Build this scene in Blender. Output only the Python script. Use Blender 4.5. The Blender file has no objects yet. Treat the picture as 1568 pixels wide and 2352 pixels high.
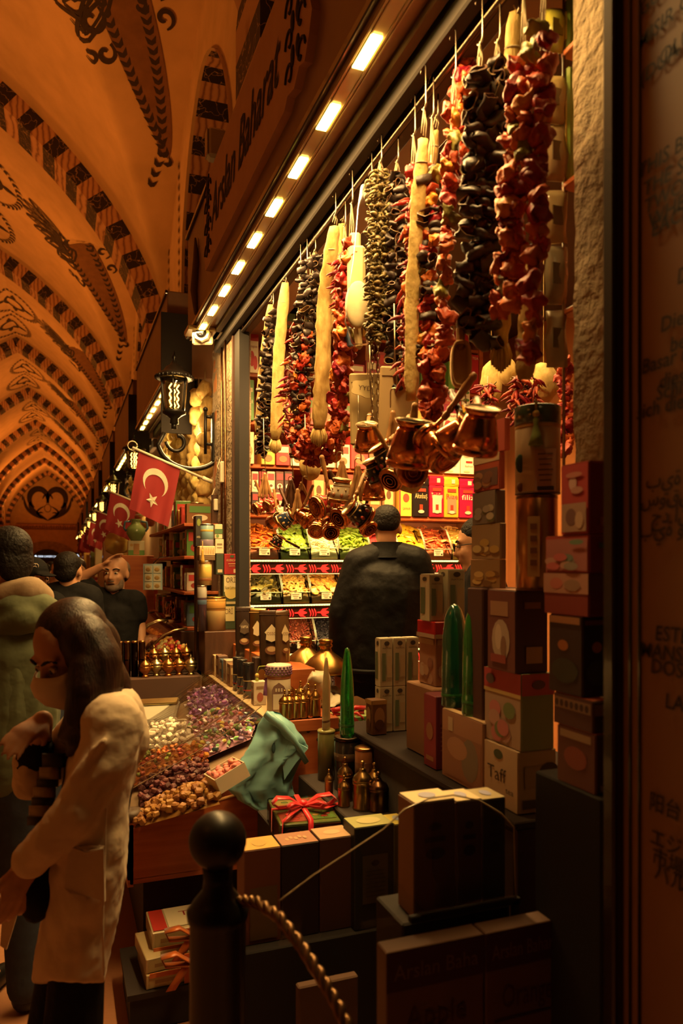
import bpy, math, random
from math import sin, cos, pi, radians, sqrt, atan2
from mathutils import Vector, Matrix, Euler
random.seed(7)
SC = bpy.context.scene
COL = SC.collection
# ---------------------------------------------------------------- camera, world, lights, exposure
F = 1718.0                                   # focal length in pixels of the 1568x2352 frame
VPX, HZ = 140.0, 1297.0                      # vanishing point of the hall / horizon
YAW = math.atan((784 - VPX) / F)
SN, CS = sin(YAW), cos(YAW)
CZ = 1.6                                     # eye height
FWD, RGT = Vector((SN, CS, 0)), Vector((CS, -SN, 0))
cam_d = bpy.data.cameras.new('camera')
cam = bpy.data.objects.new('camera', cam_d)
COL.objects.link(cam)
cam_d.sensor_fit = 'VERTICAL'
cam_d.sensor_height = 36.0
cam_d.lens = F / 2352 * 36.0
cam_d.shift_y = (HZ - 1176) / 2352
cam_d.clip_start, cam_d.clip_end = 0.05, 200
cam.location = (0, 0, CZ)
cam.rotation_euler = (pi / 2, 0, -YAW)
cam_d.dof.use_dof = True
cam_d.dof.focus_distance = 3.6
cam_d.dof.aperture_fstop = 3.2
SC.camera = cam
SC.view_settings.view_transform = 'Standard'
SC.view_settings.look = 'None'
SC.view_settings.exposure = 0.12
SC.view_settings.gamma = 1.0
SC.view_settings.use_curve_mapping = False
cy = SC.cycles
cy.max_bounces, cy.diffuse_bounces, cy.glossy_bounces = 7, 3, 3
cy.transmission_bounces, cy.transparent_max_bounces = 6, 12
cy.caustics_reflective = cy.caustics_refractive = False
cy.sample_clamp_indirect = 3.0
cy.use_denoising = True
cy.use_adaptive_sampling = True
cy.adaptive_threshold = 0.02
cy.use_light_tree = True
world = bpy.data.worlds.new('World')
SC.world = world
world.use_nodes = True
world.node_tree.nodes['Background'].inputs[0].default_value = (1.0, 0.5, 0.2, 1)
world.node_tree.nodes['Background'].inputs[1].default_value = 0.006
def lamp(kind, loc, energy, color, size=0.1, aim=None, spot=None, blend=0.6):
 d = bpy.data.lights.new('lamp_light', kind)
 d.energy, d.color = energy, color
 if kind == 'AREA':
  if isinstance(size, tuple):
   d.shape, d.size, d.size_y = 'RECTANGLE', size[0], size[1]
  else:
   d.size = size
 else:
  d.shadow_soft_size = size
 if kind == 'SPOT':
  d.spot_size, d.spot_blend = radians(spot or 90), blend
 o = bpy.data.objects.new('lamp_light', d)
 COL.objects.link(o)
 o.location = loc
 if aim is not None:
  o.rotation_euler = (Vector(aim) - Vector(loc)).to_track_quat('-Z', 'Y').to_euler()
 return o
WARM = (1.0, 0.60, 0.20)
AMBER = (1.0, 0.285, 0.034)
for lx in (1.35, 1.95, 2.55):
 lamp('SPOT', (lx, 3.75, 3.25), 200, WARM, 0.08, aim=(lx, 4.8, 1.2), spot=80)
lamp('AREA', (1.75, 3.0, 3.3), 60, WARM, (1.2, 1.8), aim=(1.75, 3.0, 0))
lamp('AREA', (0.80, 3.2, 3.06), 125, WARM, (0.06, 3.4), aim=(0.80, 3.2, 0))
for k, ly in enumerate((2.6, 8.5, 14.5, 21, 28, 36, 45, 53)):
 lamp('AREA', (-1.5, ly, 4.2), (26, 76, 92, 95, 105, 130, 180, 240)[k], AMBER, 1.0, aim=(-1.5 + .25, ly, 9))
lamp('POINT', (-2.2, 1.2, 3.9), 12, AMBER, 0.3)  # unseen fill light added to brighten the information panel
for lz in (1.90, 1.535, 1.24, .915):
 lamp('AREA', (2.0, 4.74, lz), 3.4, (1.0, .66, .24), (1.7, .02), aim=(2.0, 4.95, lz - .24))
for ly in (5.6, 7.2, 9.5, 13, 18, 24, 31):
 lamp('POINT', (0.95, ly, 2.6), 24, WARM, 0.1)
def ray(px, py):
 return FWD + RGT * ((px - 784) / F) + Vector((0, 0, (HZ - py) / F))
EYE = Vector((0, 0, CZ))
def at_d(px, py, d):
 return EYE + ray(px, py) * d
def on_x(px, py, X):
 r = ray(px, py)
 return EYE + r * (X / r.x)
def on_y(px, py, Y):
 r = ray(px, py)
 return EYE + r * (Y / r.y)
def on_z(px, py, Z):
 r = ray(px, py)
 return EYE + r * ((Z - CZ) / r.z)
def pxl(p):
 p = Vector(p) - EYE
 d = p.dot(FWD)
 return (784 + F * p.dot(RGT) / d, HZ - F * p.z / d, d)
def S(r, g=None, b=None):
 """sRGB 0-255 to linear"""
 if g is None:
  r, g, b = r
 f = lambda v: (v / 255 / 12.92) if v <= 10 else ((v / 255 + 0.055) / 1.055) ** 2.4
 return (f(r), f(g), f(b))
# ---------------------------------------------------------------- mesh builder
class MB:
 def __init__(s):
  s.v, s.f, s.m, s.c, s.sm = [], [], [], [], []
 def add(s, vs, fs, col=(.8, .8, .8), mat=0, smooth=False, M=None):
  o = len(s.v)
  if M is not None:
   vs = [M @ Vector(v) for v in vs]
  s.v.extend([tuple(v) for v in vs])
  for f in fs:
   s.f.append([i + o for i in f])
   s.m.append(mat)
   s.c.append(col)
   s.sm.append(smooth)
  return s
 def box(s, c, d, col=(.8, .8, .8), mat=0, bev=0.0, M=None, rz=0, faces=None):
  x, y, z = d[0] / 2, d[1] / 2, d[2] / 2
  T = Matrix.Translation(c) @ Matrix.Rotation(rz, 4, 'Z')
  if M is not None:
   T = M @ T
  if bev <= 0:
   vs = [(-x, -y, -z), (x, -y, -z), (x, y, -z), (-x, y, -z), (-x, -y, z), (x, -y, z), (x, y, z), (-x, y, z)]
   fs = [(0, 3, 2, 1), (4, 5, 6, 7), (0, 1, 5, 4), (1, 2, 6, 5), (2, 3, 7, 6), (3, 0, 4, 7)]
   return s.add(vs, fs, col, mat, False, T)
  b = min(bev, x * .9, y * .9, z * .9)
  vs, ix = [], {}
  for sx in (-1, 1):
   for sy in (-1, 1):
    for sz in (-1, 1):
     for a in range(3):
      p = [sx * (x - b), sy * (y - b), sz * (z - b)]
      p[a] = (sx * x, sy * y, sz * z)[a]
      ix[(sx, sy, sz, a)] = len(vs)
      vs.append(tuple(p))
  fs = []
  I = ix
  for a in range(3):
   u, w = (a + 1) % 3, (a + 2) % 3
   for sg in (-1, 1):
    q = []
    for (su, sw) in ((-1, -1), (1, -1), (1, 1), (-1, 1)):
     k = [0, 0, 0]
     k[a], k[u], k[w] = sg, su, sw
     q.append(I[(k[0], k[1], k[2], a)])
    fs.append(q if sg > 0 else q[::-1])
   for su in (-1, 1):
    for sw in (-1, 1):
     k0, k1 = [0, 0, 0], [0, 0, 0]
     k0[a], k1[a] = -1, 1
     k0[u] = k1[u] = su
     k0[w] = k1[w] = sw
     q = [I[(*k0, u)], I[(*k1, u)], I[(*k1, w)], I[(*k0, w)]]
     fs.append(q if su * sw < 0 else q[::-1])
  for sx in (-1, 1):
   for sy in (-1, 1):
    for sz in (-1, 1):
     q = [I[(sx, sy, sz, 0)], I[(sx, sy, sz, 1)], I[(sx, sy, sz, 2)]]
     fs.append(q if sx * sy * sz > 0 else q[::-1])
  return s.add(vs, fs, col, mat, False, T)
 def quad(s, a, b, c, d, col=(.8, .8, .8), mat=0):
  return s.add([a, b, c, d], [(0, 1, 2, 3)], col, mat)
 def lathe(s, prof, seg=16, c=(0, 0, 0), col=(.8, .8, .8), mat=0, smooth=True, M=None, sx=1, sy=1):
  T = Matrix.Translation(c)
  if M is not None:
   T = M @ T
  vs, fs = [], []
  n = len(prof)
  for (r, z) in prof:
   for k in range(seg):
    a = 2 * pi * k / seg
    vs.append((r * cos(a) * sx, r * sin(a) * sy, z))
  for i in range(n - 1):
   for k in range(seg):
    k2 = (k + 1) % seg
    fs.append((i * seg + k, i * seg + k2, (i + 1) * seg + k2, (i + 1) * seg + k))
  if prof[0][0] > 1e-5:
   fs.append(tuple(range(seg))[::-1])
  if prof[-1][0] > 1e-5:
   fs.append(tuple((n - 1) * seg + k for k in range(seg)))
  return s.add(vs, fs, col, mat, smooth, T)
 def tube(s, pts, r, seg=8, col=(.8, .8, .8), mat=0, smooth=True, M=None, closed=False):
  pts = [Vector(p) for p in pts]
  n = len(pts)
  rs = r if isinstance(r, (list, tuple)) else [r] * n
  vs, fs = [], []
  up = None
  for i, p in enumerate(pts):
   if closed:
    t = pts[(i + 1) % n] - pts[i - 1]
   else:
    t = pts[min(i + 1, n - 1)] - pts[max(i - 1, 0)]
   if t.length < 1e-9:
    t = Vector((0, 0, 1))
   t.normalize()
   if up is None:
    up = Vector((0, 0, 1)) if abs(t.z) < .9 else Vector((1, 0, 0))
   u = (up - t * up.dot(t))
   if u.length < 1e-6:
    u = t.orthogonal()
   u.normalize()
   up = u
   w = t.cross(u)
   for k in range(seg):
    a = 2 * pi * k / seg
    vs.append(p + (u * cos(a) + w * sin(a)) * rs[i])
  for i in range(n if closed else n - 1):
   j = (i + 1) % n
   for k in range(seg):
    k2 = (k + 1) % seg
    fs.append((i * seg + k, i * seg + k2, j * seg + k2, j * seg + k))
  if not closed:
   fs.append(tuple(range(seg))[::-1])
   fs.append(tuple((n - 1) * seg + k for k in range(seg)))
  return s.add(vs, fs, col, mat, smooth, M)
 def loft(s, rings, col=(.8, .8, .8), mat=0, smooth=True, M=None, caps=True, closed=True):
  n = len(rings[0])
  vs = [p for r in rings for p in r]
  fs = []
  for i in range(len(rings) - 1):
   for k in range(n if closed else n - 1):
    k2 = (k + 1) % n
    fs.append((i * n + k, i * n + k2, (i + 1) * n + k2, (i + 1) * n + k))
  if caps and closed:
   fs.append(tuple(range(n))[::-1])
   fs.append(tuple((len(rings) - 1) * n + k for k in range(n)))
  return s.add(vs, fs, col, mat, smooth, M)
 def ball(s, c, r, col=(.8, .8, .8), mat=0, seg=12, rings=8, M=None, smooth=True, rot=None):
  if not isinstance(r, (tuple, list)):
   r = (r, r, r)
  T = Matrix.Translation(c)
  if rot is not None:
   T = T @ rot
  if M is not None:
   T = M @ T
  vs, fs = [(0, 0, -r[2])], []
  for i in range(1, rings):
   t = -pi / 2 + pi * i / rings
   for k in range(seg):
    a = 2 * pi * k / seg
    vs.append((r[0] * cos(t) * cos(a), r[1] * cos(t) * sin(a), r[2] * sin(t)))
  vs.append((0, 0, r[2]))
  L = len(vs) - 1
  for k in range(seg):
   fs.append((0, 1 + (k + 1) % seg, 1 + k))
   fs.append((L, L - seg + k, L - seg + (k + 1) % seg))
  for i in range(rings - 2):
   for k in range(seg):
    k2 = (k + 1) % seg
    a, b = 1 + i * seg, 1 + (i + 1) * seg
    fs.append((a + k, a + k2, b + k2, b + k))
  return s.add(vs, fs, col, mat, smooth, T)
 def prism(s, poly, h, col=(.8, .8, .8), mat=0, M=None, smooth=False):
  """poly in local xy, extruded along z by h"""
  n = len(poly)
  vs = [(p[0], p[1], 0) for p in poly] + [(p[0], p[1], h) for p in poly]
  fs = [tuple(range(n))[::-1], tuple(range(n, 2 * n))]
  for k in range(n):
   fs.append((k, (k + 1) % n, n + (k + 1) % n, n + k))
  return s.add(vs, fs, col, mat, smooth, M)
 def text(s, string, size, M, col=(.02, .02, .02), mat=0, align='CENTER', shear=0.0, bold=0.0, width=None):
  vs, fs = text_geo(string, align, shear, bold)
  k = size
  kx = size
  if width is not None and vs:
   w = max(v[0] for v in vs) - min(v[0] for v in vs)
   if w > 0:
    kx = width / w
  return s.add([(v[0] * kx, v[1] * k, v[2]) for v in vs], fs, col, mat, False, M)
_TX = {}
def text_geo(string, align='CENTER', shear=0.0, bold=0.0):
 key = (string, align, shear, bold)
 if key not in _TX:
  cu = bpy.data.curves.new('t', 'FONT')
  cu.body, cu.size, cu.align_x, cu.align_y = string, 1.0, align, 'CENTER'
  cu.shear, cu.offset, cu.resolution_u = shear, bold, 2
  ob = bpy.data.objects.new('t', cu)
  me = ob.to_mesh()
  _TX[key] = ([tuple(v.co) for v in me.vertices], [tuple(p.vertices) for p in me.polygons])
  ob.to_mesh_clear()
  bpy.data.objects.remove(ob)
  bpy.data.curves.remove(cu)
 return _TX[key]
def frame(o, x, y):
 """matrix with origin o, local x along x, local y along y"""
 x, y = Vector(x).normalized(), Vector(y).normalized()
 z = x.cross(y)
 return Matrix(((x.x, y.x, z.x, o[0]), (x.y, y.y, z.y, o[1]), (x.z, y.z, z.z, o[2]), (0, 0, 0, 1)))
def mesh_of(mb, name, mats, org=(0, 0, 0)):
 me = bpy.data.meshes.new(name)
 ox, oy, oz = org
 me.from_pydata([(v[0] - ox, v[1] - oy, v[2] - oz) for v in mb.v], [], mb.f)
 for m in (mats if isinstance(mats, (list, tuple)) else [mats]):
  me.materials.append(m)
 me.polygons.foreach_set('material_index', mb.m)
 me.polygons.foreach_set('use_smooth', mb.sm)
 at = me.attributes.new('col', 'FLOAT_COLOR', 'FACE')
 at.data.foreach_set('color', [x for c in mb.c for x in (c[0], c[1], c[2], 1.0)])
 me.update()
 return me
def tag(o, label=None, cat=None, group=None, kind=None):
 if label:
  o['label'] = label
 if cat:
  o['category'] = cat
 if group:
  o['group'] = group
 if kind:
  o['kind'] = kind
 return o
def put(name, mb, mats, parent=None, loc=None, label=None, cat=None, group=None, kind=None, local=False):
 """mesh built in world coordinates (or local=True); origin at loc, or the parent's origin"""
 if parent is not None:
  org = Vector((0, 0, 0)) if local else parent['_w']
  me = mesh_of(mb, name, mats, org)
  o = bpy.data.objects.new(name, me)
  o.parent = parent
  W[o.name] = Vector(org)
 else:
  if loc is None:
   xs, ys, zs = zip(*mb.v)
   loc = ((min(xs) + max(xs)) / 2, (min(ys) + max(ys)) / 2, min(zs))
  me = mesh_of(mb, name, mats, (0, 0, 0) if local else loc)
  o = bpy.data.objects.new(name, me)
  o.location = loc
  W[o.name] = Vector(loc)
 COL.objects.link(o)
 return tag(o, label, cat, group, kind)
W = {}
class _P:
 """wrapper so put() can ask for a parent's world origin"""
def thing(name, label, cat, loc=(0, 0, 0), group=None, rz=0.0):
 o = bpy.data.objects.new(name, None)
 o.empty_display_size = 0.05
 COL.objects.link(o)
 o.location = loc
 o.rotation_euler = (0, 0, rz)
 W[o.name] = Vector(loc)
 return tag(o, label, cat, group)
def part(name, mb, mats, parent, local=False, label=None, kind=None):
 org = Vector((0, 0, 0)) if local else W[parent.name]
 me = mesh_of(mb, name, mats, org)
 o = bpy.data.objects.new(name, me)
 o.parent = parent
 W[o.name] = Vector(org)
 COL.objects.link(o)
 return tag(o, label, kind=kind)
def copy_tree(o, loc, rot=None, label=None, parent=None, scale=None):
 c = o.copy()
 COL.objects.link(c)
 if parent is not None:
  c.parent = parent
 else:
  c.location = loc
  if rot is not None:
   c.rotation_euler = rot
  if scale is not None:
   c.scale = scale if isinstance(scale, (tuple, list)) else (scale,) * 3
  if label:
   c['label'] = label
 for ch in o.children:
  copy_tree(ch, None, parent=c)
 return c
# ---------------------------------------------------------------- materials (procedural)
def mat(name, rough=.6, metal=0., col=None, attr=True, noise=(8., .12), bump=None, spec=.5, rnd=0., sheen=0.,
  coat=0., trans=0., alpha=1., sss=0.):
 m = bpy.data.materials.new(name)
 m.use_nodes = True
 nt = m.node_tree
 N, L = nt.nodes, nt.links
 b = N['Principled BSDF']
 b.inputs['Roughness'].default_value = rough
 b.inputs['Metallic'].default_value = metal
 b.inputs['Specular IOR Level'].default_value = spec
 b.inputs['Coat Weight'].default_value = coat
 b.inputs['Sheen Weight'].default_value = sheen
 b.inputs['Transmission Weight'].default_value = trans
 b.inputs['Alpha'].default_value = alpha
 if col is None and attr:
  a = N.new('ShaderNodeAttribute')
  a.attribute_name = 'col'
  src = a.outputs['Color']
 else:
  a = N.new('ShaderNodeRGB')
  a.outputs[0].default_value = (*col, 1)
  src = a.outputs[0]
 tc = N.new('ShaderNodeTexCoord')
 nz = N.new('ShaderNodeTexNoise')
 nz.inputs['Scale'].default_value = noise[0]
 nz.inputs['Detail'].default_value = 3
 L.new(tc.outputs['Object'], nz.inputs['Vector'])
 hs = N.new('ShaderNodeHueSaturation')
 mr = N.new('ShaderNodeMapRange')
 mr.inputs['To Min'].default_value = 1 - noise[1] * 2
 mr.inputs['To Max'].default_value = 1 + noise[1] * 2
 L.new(nz.outputs['Fac'], mr.inputs['Value'])
 vsrc = mr.outputs[0]
 if rnd:
  oi = N.new('ShaderNodeObjectInfo')
  m2 = N.new('ShaderNodeMapRange')
  m2.inputs['To Min'].default_value = 1 - rnd
  m2.inputs['To Max'].default_value = 1 + rnd
  L.new(oi.outputs['Random'], m2.inputs['Value'])
  mu = N.new('ShaderNodeMath')
  mu.operation = 'MULTIPLY'
  L.new(vsrc, mu.inputs[0])
  L.new(m2.outputs[0], mu.inputs[1])
  vsrc = mu.outputs[0]
  m3 = N.new('ShaderNodeMapRange')
  m3.inputs['To Min'].default_value = .5 - rnd * .055
  m3.inputs['To Max'].default_value = .5 + rnd * .055
  L.new(oi.outputs['Random'], m3.inputs['Value'])
  L.new(m3.outputs[0], hs.inputs['Hue'])
 L.new(vsrc, hs.inputs['Value'])
 L.new(src, hs.inputs['Color'])
 L.new(hs.outputs[0], b.inputs['Base Color'])
 if bump:
  n2 = N.new('ShaderNodeTexNoise')
  n2.inputs['Scale'].default_value = bump[0]
  n2.inputs['Detail'].default_value = 4
  L.new(tc.outputs['Object'], n2.inputs['Vector'])
  bp = N.new('ShaderNodeBump')
  bp.inputs['Strength'].default_value = bump[1]
  bp.inputs['Distance'].default_value = bump[2] if len(bump) > 2 else .01
  L.new(n2.outputs['Fac'], bp.inputs['Height'])
  L.new(bp.outputs[0], b.inputs['Normal'])
 return m
def emit(name, col, strength):
 m = bpy.data.materials.new(name)
 m.use_nodes = True
 b = m.node_tree.nodes['Principled BSDF']
 b.inputs['Base Color'].default_value = (*[min(1, x * .5) for x in col], 1)
 b.inputs['Emission Color'].default_value = (*col, 1)
 b.inputs['Emission Strength'].default_value = strength
 return m
def glass(name, col=(1, 1, 1), rough=.02, fac=.12, tint=.9, ior=1.4):
 """thin clear sheet: mostly see-through, with a glossy coat"""
 m = bpy.data.materials.new(name)
 m.use_nodes = True
 N, L = m.node_tree.nodes, m.node_tree.links
 for n in list(N):
  N.remove(n)
 out = N.new('ShaderNodeOutputMaterial')
 t = N.new('ShaderNodeBsdfTransparent')
 t.inputs[0].default_value = (*[x * tint for x in col], 1)
 g = N.new('ShaderNodeBsdfGlossy')
 g.inputs['Roughness'].default_value = rough
 fr = N.new('ShaderNodeFresnel')
 fr.inputs[0].default_value = ior
 mx = N.new('ShaderNodeMixShader')
 ad = N.new('ShaderNodeMath')
 ad.inputs[1].default_value = fac
 ad.use_clamp = True
 L.new(fr.outputs[0], ad.inputs[0])
 L.new(ad.outputs[0], mx.inputs[0])
 L.new(t.outputs[0], mx.inputs[1])
 L.new(g.outputs[0], mx.inputs[2])
 L.new(mx.outputs[0], out.inputs[0])
 tc = N.new('ShaderNodeTexCoord')
 nz = N.new('ShaderNodeTexNoise')
 nz.inputs['Scale'].default_value = 9
 bp = N.new('ShaderNodeBump')
 bp.inputs['Strength'].default_value = .15
 bp.inputs['Distance'].default_value = .01
 L.new(tc.outputs['Object'], nz.inputs['Vector'])
 L.new(nz.outputs[0], bp.inputs['Height'])
 L.new(bp.outputs[0], g.inputs['Normal'])
 return m
CARD = mat('card', .55, noise=(5, .06))
GLOSS = mat('gloss_print', .22, noise=(5, .06), coat=.3)
MATTE = mat('matte', .85, noise=(6, .1))
METAL = mat('metal', .28, 1.0, noise=(14, .12))
COPPER = mat('hammered_copper', .2, 1.0, noise=(20, .2), bump=(70, .25, .004))
IRON = mat('painted_iron', .38, .0, col=(.007, .0055, .0045), noise=(20, .3), spec=.3)
PLASTIC = mat('plastic', .35, noise=(5, .04))
FABRIC = mat('woven_fabric', .9, noise=(30, .1), sheen=.1, bump=(14, .25, .01))
FOOD = mat('food', .5, noise=(40, .18), bump=(45, .5, .006), rnd=.35)
FRUIT = mat('fruit_flesh', .38, noise=(40, .15), bump=(60, .4, .004), rnd=.22)
CLEAR = glass('clear_film', fac=.04)
GLASS = glass('clear_glass', fac=.05)
# ================================================================ SETTING
def nodes_mat(name):
 m = bpy.data.materials.new(name)
 m.use_nodes = True
 return m, m.node_tree.nodes, m.node_tree.links, m.node_tree.nodes['Principled BSDF']
def ramp(N, stops):
 r = N.new('ShaderNodeValToRGB')
 e = r.color_ramp.elements
 while len(e) < len(stops):
  e.new(.5)
 for k, (p, c) in enumerate(stops):
  e[k].position = p
  e[k].color = (*c, 1)
 return r
def noise_mat(name, scale, stops, rough=.8, bump=0, bscale=None, stretch=(1, 1, 1), detail=6, kind='noise', bdist=.02, distort=0):
 m, N, L, b = nodes_mat(name)
 tc = N.new('ShaderNodeTexCoord')
 mp = N.new('ShaderNodeMapping')
 mp.inputs['Scale'].default_value = stretch
 L.new(tc.outputs['Object'], mp.inputs[0])
 if kind == 'noise':
  t = N.new('ShaderNodeTexNoise')
  t.inputs['Scale'].default_value = scale
  t.inputs['Detail'].default_value = detail
  t.inputs['Distortion'].default_value = distort
  out = t.outputs['Fac']
 elif kind == 'wave':
  t = N.new('ShaderNodeTexWave')
  t.inputs['Scale'].default_value = scale
  t.inputs['Distortion'].default_value = distort or 6
  t.inputs['Detail'].default_value = 3
  out = t.outputs['Fac']
 else:
  t = N.new('ShaderNodeTexVoronoi')
  t.feature = 'DISTANCE_TO_EDGE'
  t.inputs['Scale'].default_value = scale
  out = t.outputs['Distance']
 L.new(mp.outputs[0], t.inputs['Vector'])
 r = ramp(N, stops)
 L.new(out, r.inputs[0])
 L.new(r.outputs[0], b.inputs['Base Color'])
 b.inputs['Roughness'].default_value = rough
 b.inputs['Specular IOR Level'].default_value = .3
 if bump:
  n2 = N.new('ShaderNodeTexNoise')
  n2.inputs['Scale'].default_value = bscale or scale
  n2.inputs['Detail'].default_value = 8
  L.new(mp.outputs[0], n2.inputs['Vector'])
  bp = N.new('ShaderNodeBump')
  bp.inputs['Strength'].default_value = bump
  bp.inputs['Distance'].default_value = bdist
  L.new(n2.outputs['Fac'], bp.inputs['Height'])
  L.new(bp.outputs[0], b.inputs['Normal'])
 return m
PLASTER = noise_mat('vault_plaster', 3.0, [(.3, (.50, .35, .20)), (.7, (.60, .42, .25))], .9, .1, 60)
BAND = noise_mat('painted_band', 8.0, [(.3, (.17, .09, .045)), (.7, (.23, .12, .06))], .9)
INK = mat('ornament_paint', .8, col=(.028, .016, .010), noise=(20, .2))
m, N, L, b = nodes_mat('black_marble')
tc = N.new('ShaderNodeTexCoord'); nz = N.new('ShaderNodeTexNoise'); nz.inputs['Scale'].default_value = 3; nz.inputs['Detail'].default_value = 4
vo = N.new('ShaderNodeTexVoronoi'); vo.feature = 'DISTANCE_TO_EDGE'; vo.inputs['Scale'].default_value = 4.2
vm = N.new('ShaderNodeVectorMath'); vm.operation = 'ADD'
L.new(tc.outputs['Object'], nz.inputs['Vector']); L.new(tc.outputs['Object'], vm.inputs[0]); L.new(nz.outputs['Color'], vm.inputs[1]); L.new(vm.outputs[0], vo.inputs['Vector'])
r = ramp(N, [(.0, (.42, .27, .15)), (.018, (.10, .06, .035)), (.04, (.018, .011, .009))])
L.new(vo.outputs['Distance'], r.inputs[0]); L.new(r.outputs[0], b.inputs['Base Color']); b.inputs['Roughness'].default_value = .6
BLACKM = m
PINKM = noise_mat('veined_marble', 1.3, [(.05, (.24, .12, .07)), (.22, (.42, .23, .13)), (.8, (.52, .31, .19))], .7, kind='wave', stretch=(3, 3, 3), distort=5)
STONE = noise_mat('rough_stone', 5.0, [(.3, (.26, .19, .12)), (.7, (.44, .34, .22))], .95, 1.0, 34, bdist=.03)
WOOD = noise_mat('reddish_wood', 3.0, [(.3, (.36, .085, .022)), (.7, (.50, .145, .04))], .42, .06, 30, stretch=(1, 1, 9))
WOODH = noise_mat('reddish_wood_board', 3.0, [(.3, (.33, .075, .022)), (.7, (.47, .125, .04))], .45, .06, 30, stretch=(1, 1, 14))
DARKWOOD = noise_mat('dark_wood', 4.0, [(.3, (.035, .014, .007)), (.7, (.075, .03, .014))], .5, .1, 40, stretch=(6, 6, 1))
BEIGEWOOD = noise_mat('pale_board', 4.0, [(.3, (.55, .42, .24)), (.7, (.66, .52, .32))], .4, stretch=(1, 8, 1))
SIGNPAINT = noise_mat('sign_paint', 6.0, [(.3, (.42, .21, .12)), (.7, (.48, .25, .15))], .5)
FASCIA = noise_mat('awning_paint', 5.0, [(.3, (.20, .115, .07)), (.7, (.26, .15, .09))], .4)
FLOOR = noise_mat('floor_stone', 2.0, [(.3, (.33, .14, .07)), (.7, (.42, .2, .10))], .35, .1, 30)
BLACK = mat('black_paint', .4, col=(.006, .005, .004))
# ---- hall geometry: axis, pointed vault with a cross vault per bay
AX, HW, ZS, ZT = -1.43, 2.73, 5.2, 8.36
BAY, Y0 = 6.7, 10.77
def sh(x, y):                       # the hall runs very slightly off the shop fronts' line
 return x + (y - 4) * .0098
def zA(x):
 u = min(1, abs(x - AX) / HW)
 return max(ZS, ZT - 1.42 * u - 1.24 * u * u - .5 * u ** 8)
def zB(y):
 yc = Y0 + BAY * (math.floor((y - Y0) / BAY) + .5)
 v = min(1, abs(y - yc) / (BAY / 2))
 return max(ZS, 7.35 - 1.0 * v - 1.0 * v * v - .15 * v ** 8)
def vault(x, y):
 return max(zA(x), zB(y))
YEND = 59.0
mb = MB()
nx, ny = 84, 640
ys = [-3 + (YEND + 3) * j / ny for j in range(ny + 1)]
xs = [AX - HW + 2 * HW * i / nx for i in range(nx + 1)]
vs = [(sh(x, y), y, vault(x, y)) for y in ys for x in xs]
fs = [(j * (nx + 1) + i, (j + 1) * (nx + 1) + i, (j + 1) * (nx + 1) + i + 1, j * (nx + 1) + i + 1) for j in range(ny) for i in range(nx)]
mb.add(vs, fs, smooth=True)
put('ceiling', mb, PLASTER, loc=(AX, 20, ZS), kind='structure')
# ---- transverse ribs of alternating marble blocks
def arch_pts(off, n):
 """points of the arch profile (x,z), pushed inwards by off; legs run down the piers"""
 pts = []
 m_ = 200
 raw = [(AX - HW, 3.0), (AX - HW, 4.0)] + [(AX - HW * cos(pi * k / m_), zA(AX - HW * cos(pi * k / m_))) for k in range(m_ + 1)] + [(AX + HW, 4.4), (AX + HW, 3.45)]
 out = []
 for i, p in enumerate(raw):
  a, b_ = raw[max(0, i - 1)], raw[min(len(raw) - 1, i + 1)]
  t = Vector((b_[0] - a[0], b_[1] - a[1]))
  if t.length < 1e-6:
   t = Vector((0, 1))
  t.normalize()
  nrm = Vector((t.y, -t.x))
  out.append(Vector(p) + nrm * off)
 L_ = [0]
 for i in range(1, len(raw)):
  L_.append(L_[-1] + (Vector(raw[i]) - Vector(raw[i - 1])).length)
 for k in range(n + 1):
  s = L_[-1] * k / n
  j = max(i for i in range(len(raw)) if L_[i] <= s + 1e-9)
  j = min(j, len(raw) - 2)
  t = (s - L_[j]) / max(1e-9, L_[j + 1] - L_[j])
  pts.append(out[j].lerp(out[j + 1], t))
 return pts
NV = 57
inn, outr = arch_pts(.26, NV), arch_pts(-.05, NV)
for r_ in range(-1, 8):
 y = Y0 + BAY * r_
 mb = MB()
 y1 = y + .62
 for k in range(NV):
  a, b_, c_, d_ = inn[k], inn[k + 1], outr[k + 1], outr[k]
  P = lambda q, yy: (sh(q.x, y), yy, q.y)
  mm = k % 2
  mb.add([P(a, y), P(b_, y), P(c_, y), P(d_, y), P(a, y1), P(b_, y1), P(c_, y1), P(d_, y1)],
               [(0, 1, 2, 3), (7, 6, 5, 4), (1, 0, 4, 5)], mat=mm)
 put('trim_%d' % (r_ + 2), mb, [PINKM, BLACKM], loc=(AX, y, 3), kind='structure')
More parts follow.
